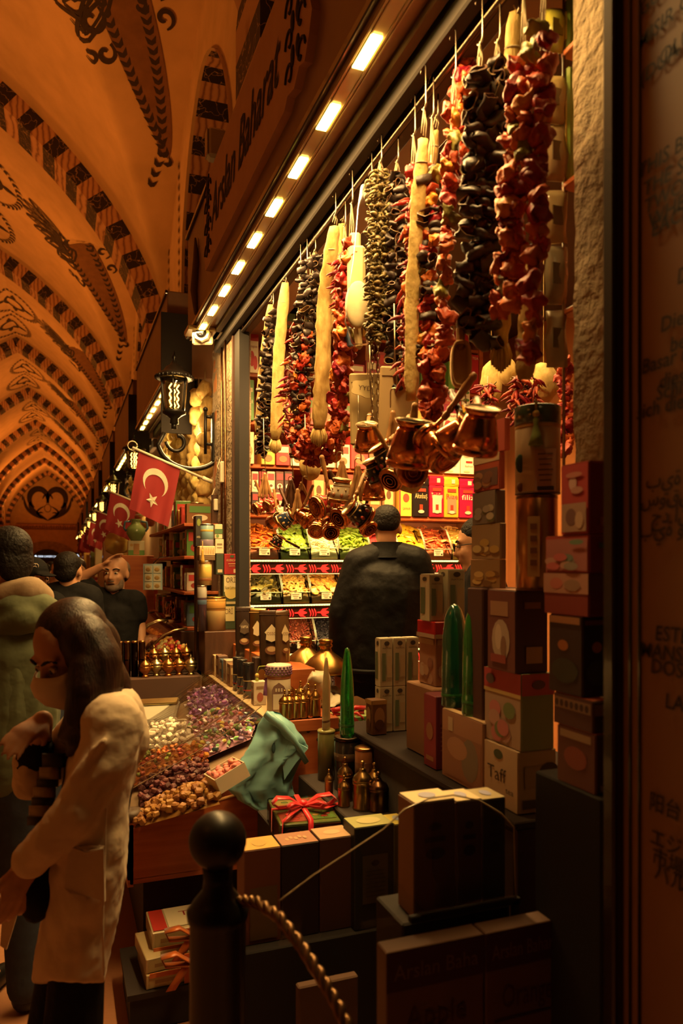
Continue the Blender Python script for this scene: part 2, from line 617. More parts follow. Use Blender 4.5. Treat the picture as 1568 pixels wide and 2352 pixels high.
# ---- hall walls with arched window recesses (striped reveals)
def wall_side(name, X, sgn):
 mb = MB()
 step = .125
 y = -3.0
 hs, zsp, zcr = 1.45, 4.7, 6.55
 def top(yy):
  yc = Y0 + BAY * (math.floor((yy - Y0) / BAY) + .5)
  v = abs(yy - yc) / hs
  if v >= 1:
   return None
  return zsp + (zcr - zsp) * sqrt(max(0, 1 - v ** 1.7))
 while y < YEND:
  y2 = y + step
  z2 = max(zB((y + y2) / 2), 5.25) + .15
  t = top((y + y2) / 2)
  xa, xb = sh(X, y), sh(X, y2)
  if t is None:
   zl = 3.44 if (sgn > 0 and y < 5.2) else 0
   mb.quad((xa, y, zl), (xb, y2, zl), (xb, y2, z2), (xa, y, z2), mat=0)
  else:
   zl = 3.44 if (sgn > 0 and y < 5.2) else 0
   mb.quad((xa, y, zl), (xb, y2, zl), (xb, y2, 3.5), (xa, y, 3.5), mat=0)
   ta, tb = top(y) or zsp, top(y2) or zsp
   mb.quad((xa, y, ta), (xb, y2, tb), (xb, y2, z2), (xa, y, z2), mat=0)
   d = .42 * sgn
   mb.quad((xa + d, y, 3.4), (xb + d, y2, 3.4), (xb + d, y2, tb + .1), (xa + d, y, ta + .1), mat=3)
  y = y2
 b0 = -1
 for kb in range(b0, 8):
  yc = Y0 + BAY * (kb - .5 + .0)
  pts = [(yc - hs, 3.5 + .175 * i) for i in range(7)]
  for i in range(1, 28):
   a = -1 + 2 * i / 28
   pts.append((yc + hs * a, zsp + (zcr - zsp) * sqrt(max(0, 1 - abs(a) ** 1.7))))
  pts += [(yc + hs, 3.5 + .175 * (6 - i)) for i in range(7)]
  Ls = [0]
  for i in range(1, len(pts)):
   Ls.append(Ls[-1] + math.hypot(pts[i][0] - pts[i - 1][0], pts[i][1] - pts[i - 1][1]))
  n = 38
  q = []
  for i in range(n + 1):
   s_ = Ls[-1] * i / n
   j = min(max(k for k in range(len(pts)) if Ls[k] <= s_ + 1e-9), len(pts) - 2)
   t = (s_ - Ls[j]) / max(1e-9, Ls[j + 1] - Ls[j])
   q.append((pts[j][0] + (pts[j + 1][0] - pts[j][0]) * t, pts[j][1] + (pts[j + 1][1] - pts[j][1]) * t))
  for i in range(n):
   (ya, za), (yb, zb) = q[i], q[i + 1]
   xa, xb = sh(X, ya), sh(X, yb)
   d = .42 * sgn
   mb.quad((xa, ya, za), (xb, yb, zb), (xb + d, yb, zb), (xa + d, ya, za), mat=1 + i % 2)
   e = -.035 * sgn
   mb.quad((xa + e, ya, za), (xb + e, yb, zb), (xb, yb, zb), (xa, ya, za), mat=0)
 put(name, mb, [PLASTER, PINKM, BLACKM, DARKWOOD], loc=(X, 20, 0), kind='structure')
wall_side('wall_right', AX + HW, 1)
wall_side('wall_left', AX - HW, -1)
# ---- end wall of the hall
mb = MB()
xe = lambda x: sh(x, YEND)
mb.quad((xe(AX - HW), YEND, 0), (xe(AX + HW), YEND, 0), (xe(AX + HW), YEND, 8.6), (xe(AX - HW), YEND, 8.6), mat=0)
put('wall_end', mb, [PLASTER], loc=(xe(AX), YEND, 0), kind='structure')
mb = MB()
xc = AX - .05
for k in range(24):
 a0, a1 = pi * k / 24, pi * (k + 1) / 24
 for (ri, ro, mm, yy, z0) in ((0, 1.05, 1, YEND - .06, 1.9), (1.05, 2.05, 0, YEND - .04, 2.05)):
  zz = lambda r_, a: z0 + r_ * sin(a) * (.62 if ro > 1.5 else .8)
  mb.quad((xe(xc + ri * cos(a0)), yy, zz(ri, a0)), (xe(xc + ro * cos(a0)), yy, zz(ro, a0)), (xe(xc + ro * cos(a1)), yy, zz(ro, a1)), (xe(xc + ri * cos(a1)), yy, zz(ri, a1)), mat=mm)
mb.box((xe(xc), YEND - .05, .95), (2.1, .02, 1.9), mat=1)
mb.box((xe(xc - 1.55), YEND - .03, 1.0), (1.0, .02, 2.1), mat=0)
mb.box((xe(xc + 1.55), YEND - .03, 1.0), (1.0, .02, 2.1), mat=0)
put('wall_archway', mb, [STONE, BLACK], loc=(xe(xc), YEND, 0), kind='structure')
def ribbon(pts, w, y_off=.0, n=None):
 """flat brush stroke in a plane given by 2D points; returns list of quads in 2D with tapered ends"""
 out = []
 m_ = len(pts)
 for i in range(m_ - 1):
  def side(j):
   a, b_ = pts[max(0, j - 1)], pts[min(m_ - 1, j + 1)]
   t = Vector((b_[0] - a[0], b_[1] - a[1]))
   t = t.normalized() if t.length > 1e-9 else Vector((1, 0))
   nn = Vector((-t.y, t.x))
   f = w[j] if isinstance(w, list) else w
   return Vector(pts[j]) + nn * f / 2, Vector(pts[j]) - nn * f / 2
  a, b_ = side(i)
  c_, d_ = side(i + 1)
  out.append((a, c_, d_, b_))
 return out
def taper(n, w, lo=.15):
 return [w * (lo + (1 - lo) * sin(pi * k / (n - 1)) ** .7) for k in range(n)]
mb = MB()
ez = lambda p: (xe(p[0]), YEND - .03, p[1])
cx, cz_ = AX - .02, 6.0
def stroke(P, w, lo=.15):
 n = len(P)
 for sx in (-1, 1):
  for q in ribbon([(cx + sx * p[0], cz_ + p[1]) for p in P], taper(n, w, lo)):
   mb.quad(*[ez(p) for p in (q if sx > 0 else q[::-1])])
stroke([(.62 + .62 * cos(a), .42 + .72 * sin(a)) for a in [pi * (1.15 - 1.5 * k / 24) for k in range(25)]], .42)
stroke([(1.15 * (1 - k / 20) + 1.3 * sin(pi * k / 20) * .35, .2 - 1.35 * (k / 20) ** 1.2) for k in range(21)], .30)
stroke([(1.62 - .3 * (k / 16) - .95 * (k / 16) ** 3, .55 - 1.6 * (k / 16) ** .8) for k in range(17)], .2)
stroke([(.22 + .5 * sin(pi * k / 14), -.1 - .95 * k / 14) for k in range(15)], .14)
stroke([(.1 + .25 * k / 10, .75 - .35 * (k / 10) ** 2) for k in range(11)], .12)
stroke([(1.7, .25 + .06 * k) for k in range(8)], .1)
stroke([(.3 + .1 * k, -.62 + .05 * sin(k)) for k in range(6)], .12)
for k in range(20):
 a0, a1 = 2 * pi * k / 20, 2 * pi * (k + 1) / 20
 mb.quad(*[ez((cx + r_ * .2 * cos(a), cz_ - .25 + r_ * .26 * sin(a))) for r_, a in ((1, a0), (1.2, a0), (1.2, a1), (1, a1))])
put('trim_20', mb, INK, kind='structure')
mb = MB()
mb.box((xe(AX), YEND - .04, 4.42), (4.3, .03, .42), mat=0)
rr = random.Random(3)
for zz in (4.24, 4.6):
 mb.box((xe(AX), YEND - .06, zz), (4.25, .02, .03), mat=1)
for k in range(26):
 x = AX - 2.0 + 4.0 * k / 25
 h0 = rr.uniform(.1, .26)
 mb.tube([(xe(x), YEND - .06, 4.3), (xe(x + rr.uniform(-.05, .05)), YEND - .06, 4.3 + h0)], .014, 4, mat=1)
 mb.tube([(xe(x - .08), YEND - .06, 4.34 + rr.uniform(0, .1)), (xe(x), YEND - .06, 4.31), (xe(x + .09), YEND - .06, 4.36)], .014, 4, mat=1)
put('trim_21', mb, [SIGNPAINT, INK], kind='structure')
LITW = emit('lit_letters_white', (.75, .85, 1.0), 1.6)
LITR = emit('lit_letters_red', (1, .03, .02), 2.5)
mb = MB()
mb.box((xe(xc), YEND - .16, 2.2), (1.9, .05, .34), mat=0)
mb.text('MISIR ÇARŞISI (1664)', .17, frame((xe(xc) + .1, YEND - .2, 2.2), (1, 0, 0), (0, 0, 1)), mat=1, width=1.45)
mb.ball((xe(xc) - .78, YEND - .2, 2.2), (.07, .02, .09), mat=1)
put('lit_sign', mb, [BLACK, LITW], label='dark lit sign with white bazaar name inside the far archway', cat='sign')
mb = MB()
mb.box((xe(AX + 1.75), YEND - .8, 2.2), (.95, .08, .6), mat=0)
mb.tube([(xe(AX + 1.75), YEND - .8, 2.4), (xe(AX + 1.75), YEND, 2.4)], .04, 6, mat=0)
mb.tube([(xe(AX + 1.4) + .09 * k, YEND - .86, 2.27 + .08 * sin(k * 2.1)) for k in range(9)], .025, 5, mat=1)
mb.box((xe(AX + 1.75), YEND - .86, 2.0), (.75, .02, .1), mat=2)
put('lit_sign', mb, [BLACK, LITW, LITR], label='small dark lit sign with a red bar beside the far archway', cat='sign')
# ---- painted ornament on the vault: band, leaf vines, palmettes, medallions
def on_vault(x, y, lift=.015):
 e = .02
 n = Vector(((vault(x + e, y) - vault(x - e, y)) / (2 * e), (vault(x, y + e) - vault(x, y - e)) / (2 * e), -1)).normalized()
 p = Vector((sh(x, y), y, vault(x, y))) + n * lift
 return p
def groin_x(v):
 """x of the groin on the right side at bay fraction v in 0..1"""
 z = 7.35 - 1.0 * v - 1.0 * v * v - .15 * v ** 8
 lo, hi = 0.0, 1.0
 for _ in range(40):
  m_ = (lo + hi) / 2
  if ZT - 1.42 * m_ - 1.24 * m_ * m_ - .5 * m_ ** 8 > z:
   lo = m_
  else:
   hi = m_
 return AX + HW * lo
ornament_no = 30
def leaf(mb, x, y, ang, l):
 """small painted leaf on the vault at plan (x,y)"""
 c_, s_ = cos(ang), sin(ang)
 P = [(0, 0), (.35 * l, .22 * l), (l, 0), (.35 * l, -.22 * l)]
 mb.add([on_vault(x + a * c_ - b_ * s_, y + a * s_ + b_ * c_) for a, b_ in P], [(0, 1, 2, 3)])
for kb in range(0, 6):
 yc = Y0 + BAY * (kb - .5)
 mb, mo = MB(), MB()
 n = 30
 rows = []
 for k in range(n + 1):
  t_ = k / n
  u_, v_ = .55 + .40 * t_, .02 + .64 * t_
  w_ = (1 - t_) ** .7 * (1 + .5 * t_)
  if kb == 0:
   u_ += .10 * (1 - t_)
   v_ -= .12 * t_
  rows.append(((AX + HW * (u_ - .07 * w_), yc + 3.35 * (v_ + .03 * w_)), (AX + HW * (u_ + .12 * w_), yc + 3.35 * (v_ - .035 * w_))))
 for k in range(n):
  (l0, r0), (l1, r1) = rows[k], rows[k + 1]
  for j in range(6):
   q = [(p[0] + (r[0] - p[0]) * f, p[1] + (r[1] - p[1]) * f) for p, r, f in ((l0, r0, j / 6), (l1, r1, j / 6), (l1, r1, (j + 1) / 6), (l0, r0, (j + 1) / 6))]
   mb.add([on_vault(x, y, .012) for x, y in q], [(0, 1, 2, 3)])
 for side in (0, 1):
  for k in range(5, n * 2 + 10, 3):
   i = min(int(k / 2), n - 1)
   f = k / 2 - i
   p, q = rows[i][side], rows[i + 1][side]
   x, y = p[0] + (q[0] - p[0]) * f, p[1] + (q[1] - p[1]) * f
   ang = atan2(q[1] - p[1], q[0] - p[0])
   off = -.11 if side == 0 else .11
   x, y = x - off * -sin(ang) * -1, y + off * -cos(ang)
   if abs(x - AX) < HW - .06:
    for sd in (-1, 1):
     leaf(mo, x, y, ang + pi + sd * .55, .11)
 def curve(P, w):
  for q in ribbon(P, w):
   mo.add([on_vault(p[0], p[1]) for p in q], [(0, 1, 2, 3)])
 def spiral(cx_, cy_, r0, a0, turns, w, n_=22):
  P = [(cx_ + r0 * (1 - .8 * j / n_) * cos(a0 + turns * j / n_), cy_ + r0 * (1 - .8 * j / n_) * sin(a0 + turns * j / n_)) for j in range(n_ + 1)]
  curve(P, taper(len(P), w, .4))
 hx, hy = (rows[0][0][0] + rows[0][1][0]) / 2, (rows[0][0][1] + rows[0][1][1]) / 2
 for k in range(7):
  a = pi - .35 + (k - 3) * .30
  for (r0, wd_) in ((1.0, .04), (.6, .03)):
   P = []
   for j in range(17):
    b_ = 2 * pi * j / 16
    lx, ly = .50 + .36 * r0 * cos(b_), .11 * r0 * sin(b_) * (1 - .4 * cos(b_))
    P.append((hx + lx * cos(a) - ly * sin(a), hy + lx * sin(a) + ly * cos(a)))
   curve(P, wd_)
 for side, sg in ((0, 1), (1, -1)):
  for (i, r0) in ((0, .17), (5, .15), (10, .11)):
   p = rows[i][side]
   spiral(p[0] - .05 * sg, p[1] + .14 * sg, r0, -1.2 * sg, 6.5 * sg, .05)
   spiral(p[0] - .2, p[1] + .2 * sg, r0 * .7, 2 * sg, -5.5 * sg, .04)
 put('trim_%d' % ornament_no, mb, BAND, kind='structure')
 put('trim_%d' % (ornament_no + 1), mo, INK, kind='structure')
 ornament_no += 2
 mo = MB()
 for (mx, my) in ((AX + .15, yc), (AX - .1, yc + 2.0)):
  for k in range(34):
   a = 2 * pi * k / 34
   for sd in (-.5, .5):
    leaf(mo, mx + .52 * cos(a), my + .85 * sin(a), a + pi / 2 + sd, .12)
  P = [(mx + .22 * cos(2 * pi * k / 20), my + .3 * sin(2 * pi * k / 20)) for k in range(21)]
  for q in ribbon(P, .07):
   mo.add([on_vault(*p) for p in q], [(0, 1, 2, 3)])
  for a in (0, pi / 2, pi, 1.5 * pi):
   leaf(mo, mx + .2 * cos(a), my + .3 * sin(a), a, .3)
 put('trim_%d' % ornament_no, mo, INK, kind='structure')
 ornament_no += 1
mo = MB()
for kb in range(0, 5):
 yp = Y0 + BAY * (kb - 1) + BAY
 for yy in (yp - 1.55, yp - .55, yp + 1.1, yp + 1.75):
  for k in range(26):
   z = 3.4 + .13 * k
   for sd in (-1, 1):
    X = sh(AX + HW, yy) - .012
    mo.add([(X, yy, z), (X, yy + sd * .05, z + .07), (X, yy + sd * .03, z + .12), (X, yy + sd * .002, z + .06)], [(0, 1, 2, 3)])
put('trim_60', mo, INK, kind='structure')
# ---- floor
mb = MB()
mb.box((-.5, 28, -.05), (9, 64, .1))
put('floor', mb, FLOOR, loc=(0, 0, -.1), kind='structure')
mb = MB()
mb.box((2.2, 3.0, .06), (2.2, 3.4, .12))
put('floor_shop', mb, FLOOR, kind='structure')
# ---- the spice shop's own room
mb = MB()
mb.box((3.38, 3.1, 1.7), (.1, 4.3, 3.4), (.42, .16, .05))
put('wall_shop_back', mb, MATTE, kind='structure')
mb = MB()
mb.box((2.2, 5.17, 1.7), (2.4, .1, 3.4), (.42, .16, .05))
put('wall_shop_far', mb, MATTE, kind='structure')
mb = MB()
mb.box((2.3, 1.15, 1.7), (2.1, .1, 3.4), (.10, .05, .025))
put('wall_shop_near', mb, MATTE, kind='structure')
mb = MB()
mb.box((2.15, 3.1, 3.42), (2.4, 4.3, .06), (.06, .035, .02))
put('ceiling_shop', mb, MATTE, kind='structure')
def stone_post(name, x0, x1, y0, y1, z1, seed):
 rr = random.Random(seed)
 mb = MB()
 nz_ = 60
 ring = [(x0, y0), ((x0 + x1) / 2, y0), (x1, y0), (x1, (y0 + y1) / 2), (x1, y1), ((x0 + x1) / 2, y1), (x0, y1), (x0, y1 * .75 + y0 * .25), (x0, (y0 + y1) / 2), (x0, y1 * .25 + y0 * .75)]
 rings = [[(x + rr.uniform(-.004, .004), y + rr.uniform(-.004, .004), z1 * k / nz_) for x, y in ring] for k in range(nz_ + 1)]
 mb.loft(rings, smooth=False)
 return put(name, mb, STONE, kind='structure')
stone_post('wall_jamb_near', 1.12, 1.30, 1.2, 1.445, 3.4, 1)
stone_post('wall_jamb_far', 1.0, 1.12, 4.62, 5.25, 3.1, 2)
mb = MB()
mb.box((1.03, 4.475, 1.55), (.06, .13, 3.1), (.008, .005, .004))
mb.box((1.005, 4.565, 1.55), (.03, .03, 3.1), (.05, .018, .008))
mb.box((1.08, 4.60, 1.55), (.05, .03, 3.1), (.12, .04, .016))
put('trim_70', mb, MATTE, kind='structure')
mb = MB()
for yy, xx in ((4.7, .975), (4.86, .985)):
 mb.tube([(xx, yy, .9), (xx, yy, 3.05)], .008, 8, (.22, .09, .04))
put('copper_pipe', mb, METAL, label='pair of thin copper pipes running up the far stone jamb', cat='pipe')
# ================================================================ SHOP FRONTS
LED = emit('lamp_diodes', (1, .64, .11), 14)
BULB = emit('lantern_filament', (1, .55, .14), 11)
LANTGLASS = glass('lantern_glass', (1, .86, .55), .1, .06)
GLOWSIGN = None
XF, ZSOF = .79, 3.1
def awning(y0, y1, label, dark_end=False, lamps=True, group=None, lgroup=None, llabel=None):
 t = thing('shop_awning', label, 'awning', ((XF + 1.28) / 2, (y0 + y1) / 2, ZSOF), group)
 mb = MB()
 mb.box(((XF + 1.28) / 2, (y0 + y1) / 2, 3.44), (1.28 - XF, y1 - y0, .68), mat=0, bev=.008)
 part('fascia', mb, FASCIA, t)
 mb = MB()
 for zz in (3.115, 3.77):
  mb.box((XF - .006, (y0 + y1) / 2, zz), (.02, y1 - y0, .03), (.03, .018, .01), bev=.004)
 part('edge_trim', mb, GLOSS, t)
 if dark_end:
  mb = MB()
  mb.box((XF + .07, y0 - .015, 3.12), (.24, .03, .95), (.012, .008, .006))
  part('end_board', mb, MATTE, t)
 mb = MB()
 mb.box((.985, (y0 + y1) / 2, 3.06), (.05, y1 - y0 - .05, .08), (.02, .012, .008), bev=.006)
 mb.box((.93, (y0 + y1) / 2, 3.085), (.035, y1 - y0 - .05, .03), (.10, .06, .035), bev=.004)
 mb.box((1.055, (y0 + y1) / 2, 3.05), (.05, y1 - y0 - .05, .1), (.06, .035, .022), bev=.006)
 part('shutter_rail', mb, MATTE, t)
 if lamps:
  l = thing('lamp_strip', llabel, 'lamp', (.83, (y0 + y1) / 2, 3.05), lgroup)
  mb = MB()
  mb.box((.83, (y0 + y1) / 2, 3.089), (.075, y1 - y0 - .1, .018), (.45, .34, .2), bev=.003)
  for xx in (.797, .808, .852, .863):
   mb.box((xx, (y0 + y1) / 2, 3.082), (.004, y1 - y0 - .1, .012), (.35, .25, .14))
  part('channel', mb, GLOSS, l)
  y = (2.085 - .29) / CS - .335 * 2 if y0 < 3 else y0 + .2
  while y < y1 - .12:
   mb = MB()
   mb.box((.825, y + .075, 3.078), (.036, .145, .012))
   for kx in (-1, 0, 1):
    for ky in range(8):
     mb.ball((.825 + kx * .012, y + .012 + ky * .018, 3.071), (.005, .006, .004), seg=6, rings=4)
   part('lamp_module', mb, LED, l)
   y += .335
 return t
awning(.2, 5.02, 'brown boxed awning above the spice shop carrying the long name board', lgroup=None, llabel='long strip of bright yellow lamps under the spice shop awning')
awning(6.05, 8.6, 'second brown awning down the hall, with a black end board', True, llabel='lamp strip under the second awning, seen between lantern and jamb')
awning(9.1, 12.2, 'third brown awning down the hall behind the second lantern', True, llabel='short lamp strip under the third awning down the hall')
for k, (a, b_) in enumerate(((12.7, 16), (16.6, 20), (20.6, 24.5), (25, 30), (30.5, 37), (37.5, 45))):
 awning(a, b_, 'small brown awning far down the hall on the right', True, group='distant awnings', lgroup='distant lamp strips', llabel='tiny lit lamp strip under a distant awning')
# ---- name board with ornate ends
t = thing('name_board', 'tan name board with ornate ends and black lettering on the nearest awning', 'sign', (.775, 3.3, 3.26))
ya, yb = 4.22, 2.30
prof = [(ya, 3.27), (ya - .02, 3.25), (2.62, 3.25), (2.58, 3.28), (2.50, 3.26), (2.44, 3.30), (2.38, 3.28), (2.33, 3.34), (yb, 3.40), (2.34, 3.49), (yb, 3.58), (2.33, 3.65), (2.38, 3.71), (2.44, 3.69), (2.50, 3.73), (2.58, 3.71), (2.62, 3.74), (ya - .02, 3.74), (ya, 3.72), (ya + .03, 3.62), (ya + .01, 3.5), (ya + .03, 3.38)]
mb = MB()
mb.prism([(-p[0], p[1]) for p in prof], .03, M=Matrix(((0, 0, -1, .79), (-1, 0, 0, 0), (0, 1, 0, 0), (0, 0, 0, 1))))
part('board', mb, SIGNPAINT, t)
mb = MB()
Ms = lambda y, z: frame((.757, y, z), (0, -1, 0), (0, 0, 1))
mb.text('Arslan Baharat', .30, Ms(3.36, 3.49), (.02, .012, .01), shear=.35, bold=.010, width=1.36)
part('lettering', mb, MATTE, t)
rr = random.Random(5)
mb = MB()
for (yc, wy) in ((2.48, .15), (4.12, .09)):
 for z0 in (3.33, 3.45, 3.57, 3.66):
  for sd in (-1, 1):
   P = []
   for k in range(15):
    a = k / 14 * 5.2
    r_ = .05 * (1 - k / 18)
    P.append((.758, yc + sd * (wy * .45) + sd * r_ * cos(a), z0 + r_ * sin(a) * 1.1))
   mb.tube(P, .006, 5, (.02, .012, .01))
   mb.ball((.758, yc + sd * wy * .2, z0 + .05), (.006, .02, .04), (.02, .012, .01), seg=8, rings=5)
part('scroll_ornament', mb, MATTE, t)
for y in (4.62,):
 mb = MB()
 P = [(XF - .012, y + .0, 3.14), (XF - .014, y + .05, 3.3), (XF - .014, y - .02, 3.45), (XF - .012, y + .03, 3.62)]
 mb.tube(P, [.012, .026, .022, .006], 6, (.13, .065, .04))
 put('carved_finial', mb, MATTE, label='slim carved wooden finial on the awning beside the name board', cat='ornament')
# ---- loudspeaker on the wall above the board
t = thing('wall_speaker', 'beige box loudspeaker on the wall above the name board', 'speaker', (.93, 4.55, 4.0))
c = at_d(497, 335, 4.9)
t.location = c
W[t.name] = Vector(c)
mb = MB()
mb.box(c, (.13, .10, .20), (.42, .33, .2), bev=.02)
part('housing', mb, PLASTIC, t)
mb = MB()
mb.box(c + Vector((-.066, 0, 0)), (.006, .085, .17), (.34, .26, .15), bev=.003)
mb.text('logo', .03, frame(c + Vector((-.071, 0, -.06)), (0, -1, 0), (0, 0, 1)), (.25, .04, .03)) if False else None
mb.box(c + Vector((-.070, 0, -.07)), (.002, .03, .02), (.3, .05, .03))
part('grille', mb, PLASTIC, t)
mb = MB()
mb.tube([c + Vector((.05, 0, -.09)), c + Vector((.07, 0, -.22)), c + Vector((.15, 0, -.30))], .012, 8, (.4, .3, .2))
mb.tube([c + Vector((.05, 0, 0)), c + Vector((.36, 0, 0))], .02, 8, (.1, .07, .05))
part('bracket', mb, PLASTIC, t)
# ---- security camera under the awning's far end
c = at_d(463, 765, 4.72)
t = thing('security_camera', 'white octagonal security camera with black eye under the awning end', 'camera', c)
mb = MB()
Mc = frame(c, RGT, (0, 0, 1))
mb.lathe([(.0, -.02), (.055, -.018), (.06, .0), (.052, .016), (0, .018)], 8, M=Mc, col=(.75, .68, .5), smooth=False)
mb.box((0, 0, -.03), (.13, .13, .02), (.62, .55, .38), bev=.008, M=Mc)
part('housing', mb, PLASTIC, t)
mb = MB()
mb.ball((0, -.002, .018), (.034, .034, .022), (.008, .008, .01), M=Mc, seg=16)
part('dome', mb, GLOSS, t)
mb = MB()
for k in range(7):
 a = 2 * pi * k / 7
 mb.ball((.018 * cos(a), .018 * sin(a) - .003, .036), .003, (.2, .2, .2), M=Mc, seg=6, rings=4)
part('diode', mb, GLOSS, t)
mb = MB()
mb.tube([Mc @ Vector(p) for p in ((.05, .03, -.03), (.09, .05, -.02), (.12, .12, -.03), (.11, .2, -.03))], .005, 6, (.5, .45, .3))
part('cable', mb, PLASTIC, t)
c2 = c + Vector((0.02, .02, .07))
mb = MB()
mb.box((c.x + .02, c.y + .05, 3.085), (.22, .16, .03), (.55, .42, .26), bev=.004)
part('mount_plate', mb, PLASTIC, t)
# ---- wall lanterns on scroll brackets
def lantern(c, wall_x, label, group=None, full=True):
 """c: centre of the glass"""
 t = thing('wall_lantern', label, 'lantern', (wall_x, c[1], c[2] - .25), group)
 x, y, z = c
 seg = 12 if full else 8
 mb = MB()
 mb.lathe([(0, .30), (.008, .27), (.018, .25), (.008, .235), (.03, .20), (.055, .185), (.075, .155), (.105, .14), (.125, .12), (.13, .105), (.115, .10), (0, .10)], seg * 2, (x, y, z), mat=0)
 for k in range(24 if full else 0):
  a = 2 * pi * k / 24
  mb.ball((x + .124 * cos(a), y + .124 * sin(a), z + .112), .012, seg=5, rings=4)
 part('cap', mb, IRON, t)
 mb = MB()
 mb.lathe([(.095, .10), (.088, .05), (.078, -.05), (.072, -.115)], seg, (x, y, z))
 part('glass_shade', mb, LANTGLASS, t)
 mb = MB()
 for k in range(6):
  a = 2 * pi * k / 6 + .3
  mb.tube([(x + r_ * cos(a), y + r_ * sin(a), z + h) for r_, h in ((.098, .10), (.090, .05), (.080, -.05), (.073, -.118))], .006, 5)
 part('cage', mb, IRON, t)
 mb = MB()
 for dx in (-.028, .0, .026):
  P = []
  for k in range(13):
   P.append((x + dx + .008 * sin(k * 1.7), y + .01 * cos(k * 1.3) + dx * .4, z - .09 + .013 * k))
  mb.tube(P, .0048, 5)
 mb.tube([(x, y, z - .1), (x, y, z - .13)], .02, 6)
 part('bulb', mb, BULB, t)
 mb = MB()
 mb.lathe([(0, -.21), (.03, -.205), (.026, -.17), (.05, -.15), (.078, -.135), (.08, -.12), (.07, -.112), (0, -.112)], seg, (x, y, z))
 part('holder', mb, IRON, t)
 mb = MB()
 P = []
 for k in range(22):
  a = pi * .5 + 4.6 * k / 21
  r_ = .035 + .05 * k / 21
  P.append((x + .02 - r_ * cos(a) * .9, y, z - .29 + r_ * sin(a) - .03))
 P = P[::-1]
 mb.tube([(x, y, z - .2), (x, y, z - .24)], .02, 6)
 mb.tube(P, [.011 + .006 * (k / 21) for k in range(22)], 6)
 Q = []
 for k in range(18):
  a = pi * 1.02 + pi * .98 * k / 17
  Q.append((x + .09 + .20 * cos(a) + .05 * k / 17, y, z - .34 + .17 * sin(a)))
 Q = [(x - .065, y, z - .27)] + Q + [(wall_x - .02, y, z - .33)]
 mb.tube(Q, .016, 6)
 part('scroll_bracket', mb, IRON, t)
 mb = MB()
 mb.box((wall_x - .008, y, z - .28), (.02, .05, .34), bev=.006)
 mb.tube([(wall_x - .06, y, z - .40), (wall_x - .06, y, z - .10)], .011, 6)
 mb.ball((wall_x - .06, y, z - .09), .018, seg=8, rings=6)
 for zz in (-.14, -.33):
  mb.tube([(wall_x - .06, y, z + zz), (wall_x, y, z + zz)], .011, 6)
 part('wall_plate', mb, IRON, t)
 return t
c = on_y(400, 905, 5.2)
lantern(c, 1.0, 'large lit iron lantern on a scroll bracket, nearest on the right wall')
names = ['second iron lantern down the hall, behind the largest flag pole tip', 'third small iron lantern, above the second flag']
for k in range(8):
 cc = (c.x + .03, 8.55 + 3.5 * k, c.z)
 lantern(cc, 1.03, names[k] if k < 2 else 'tiny lit lantern in the far row on the right wall', None if k < 2 else 'distant lanterns', False)
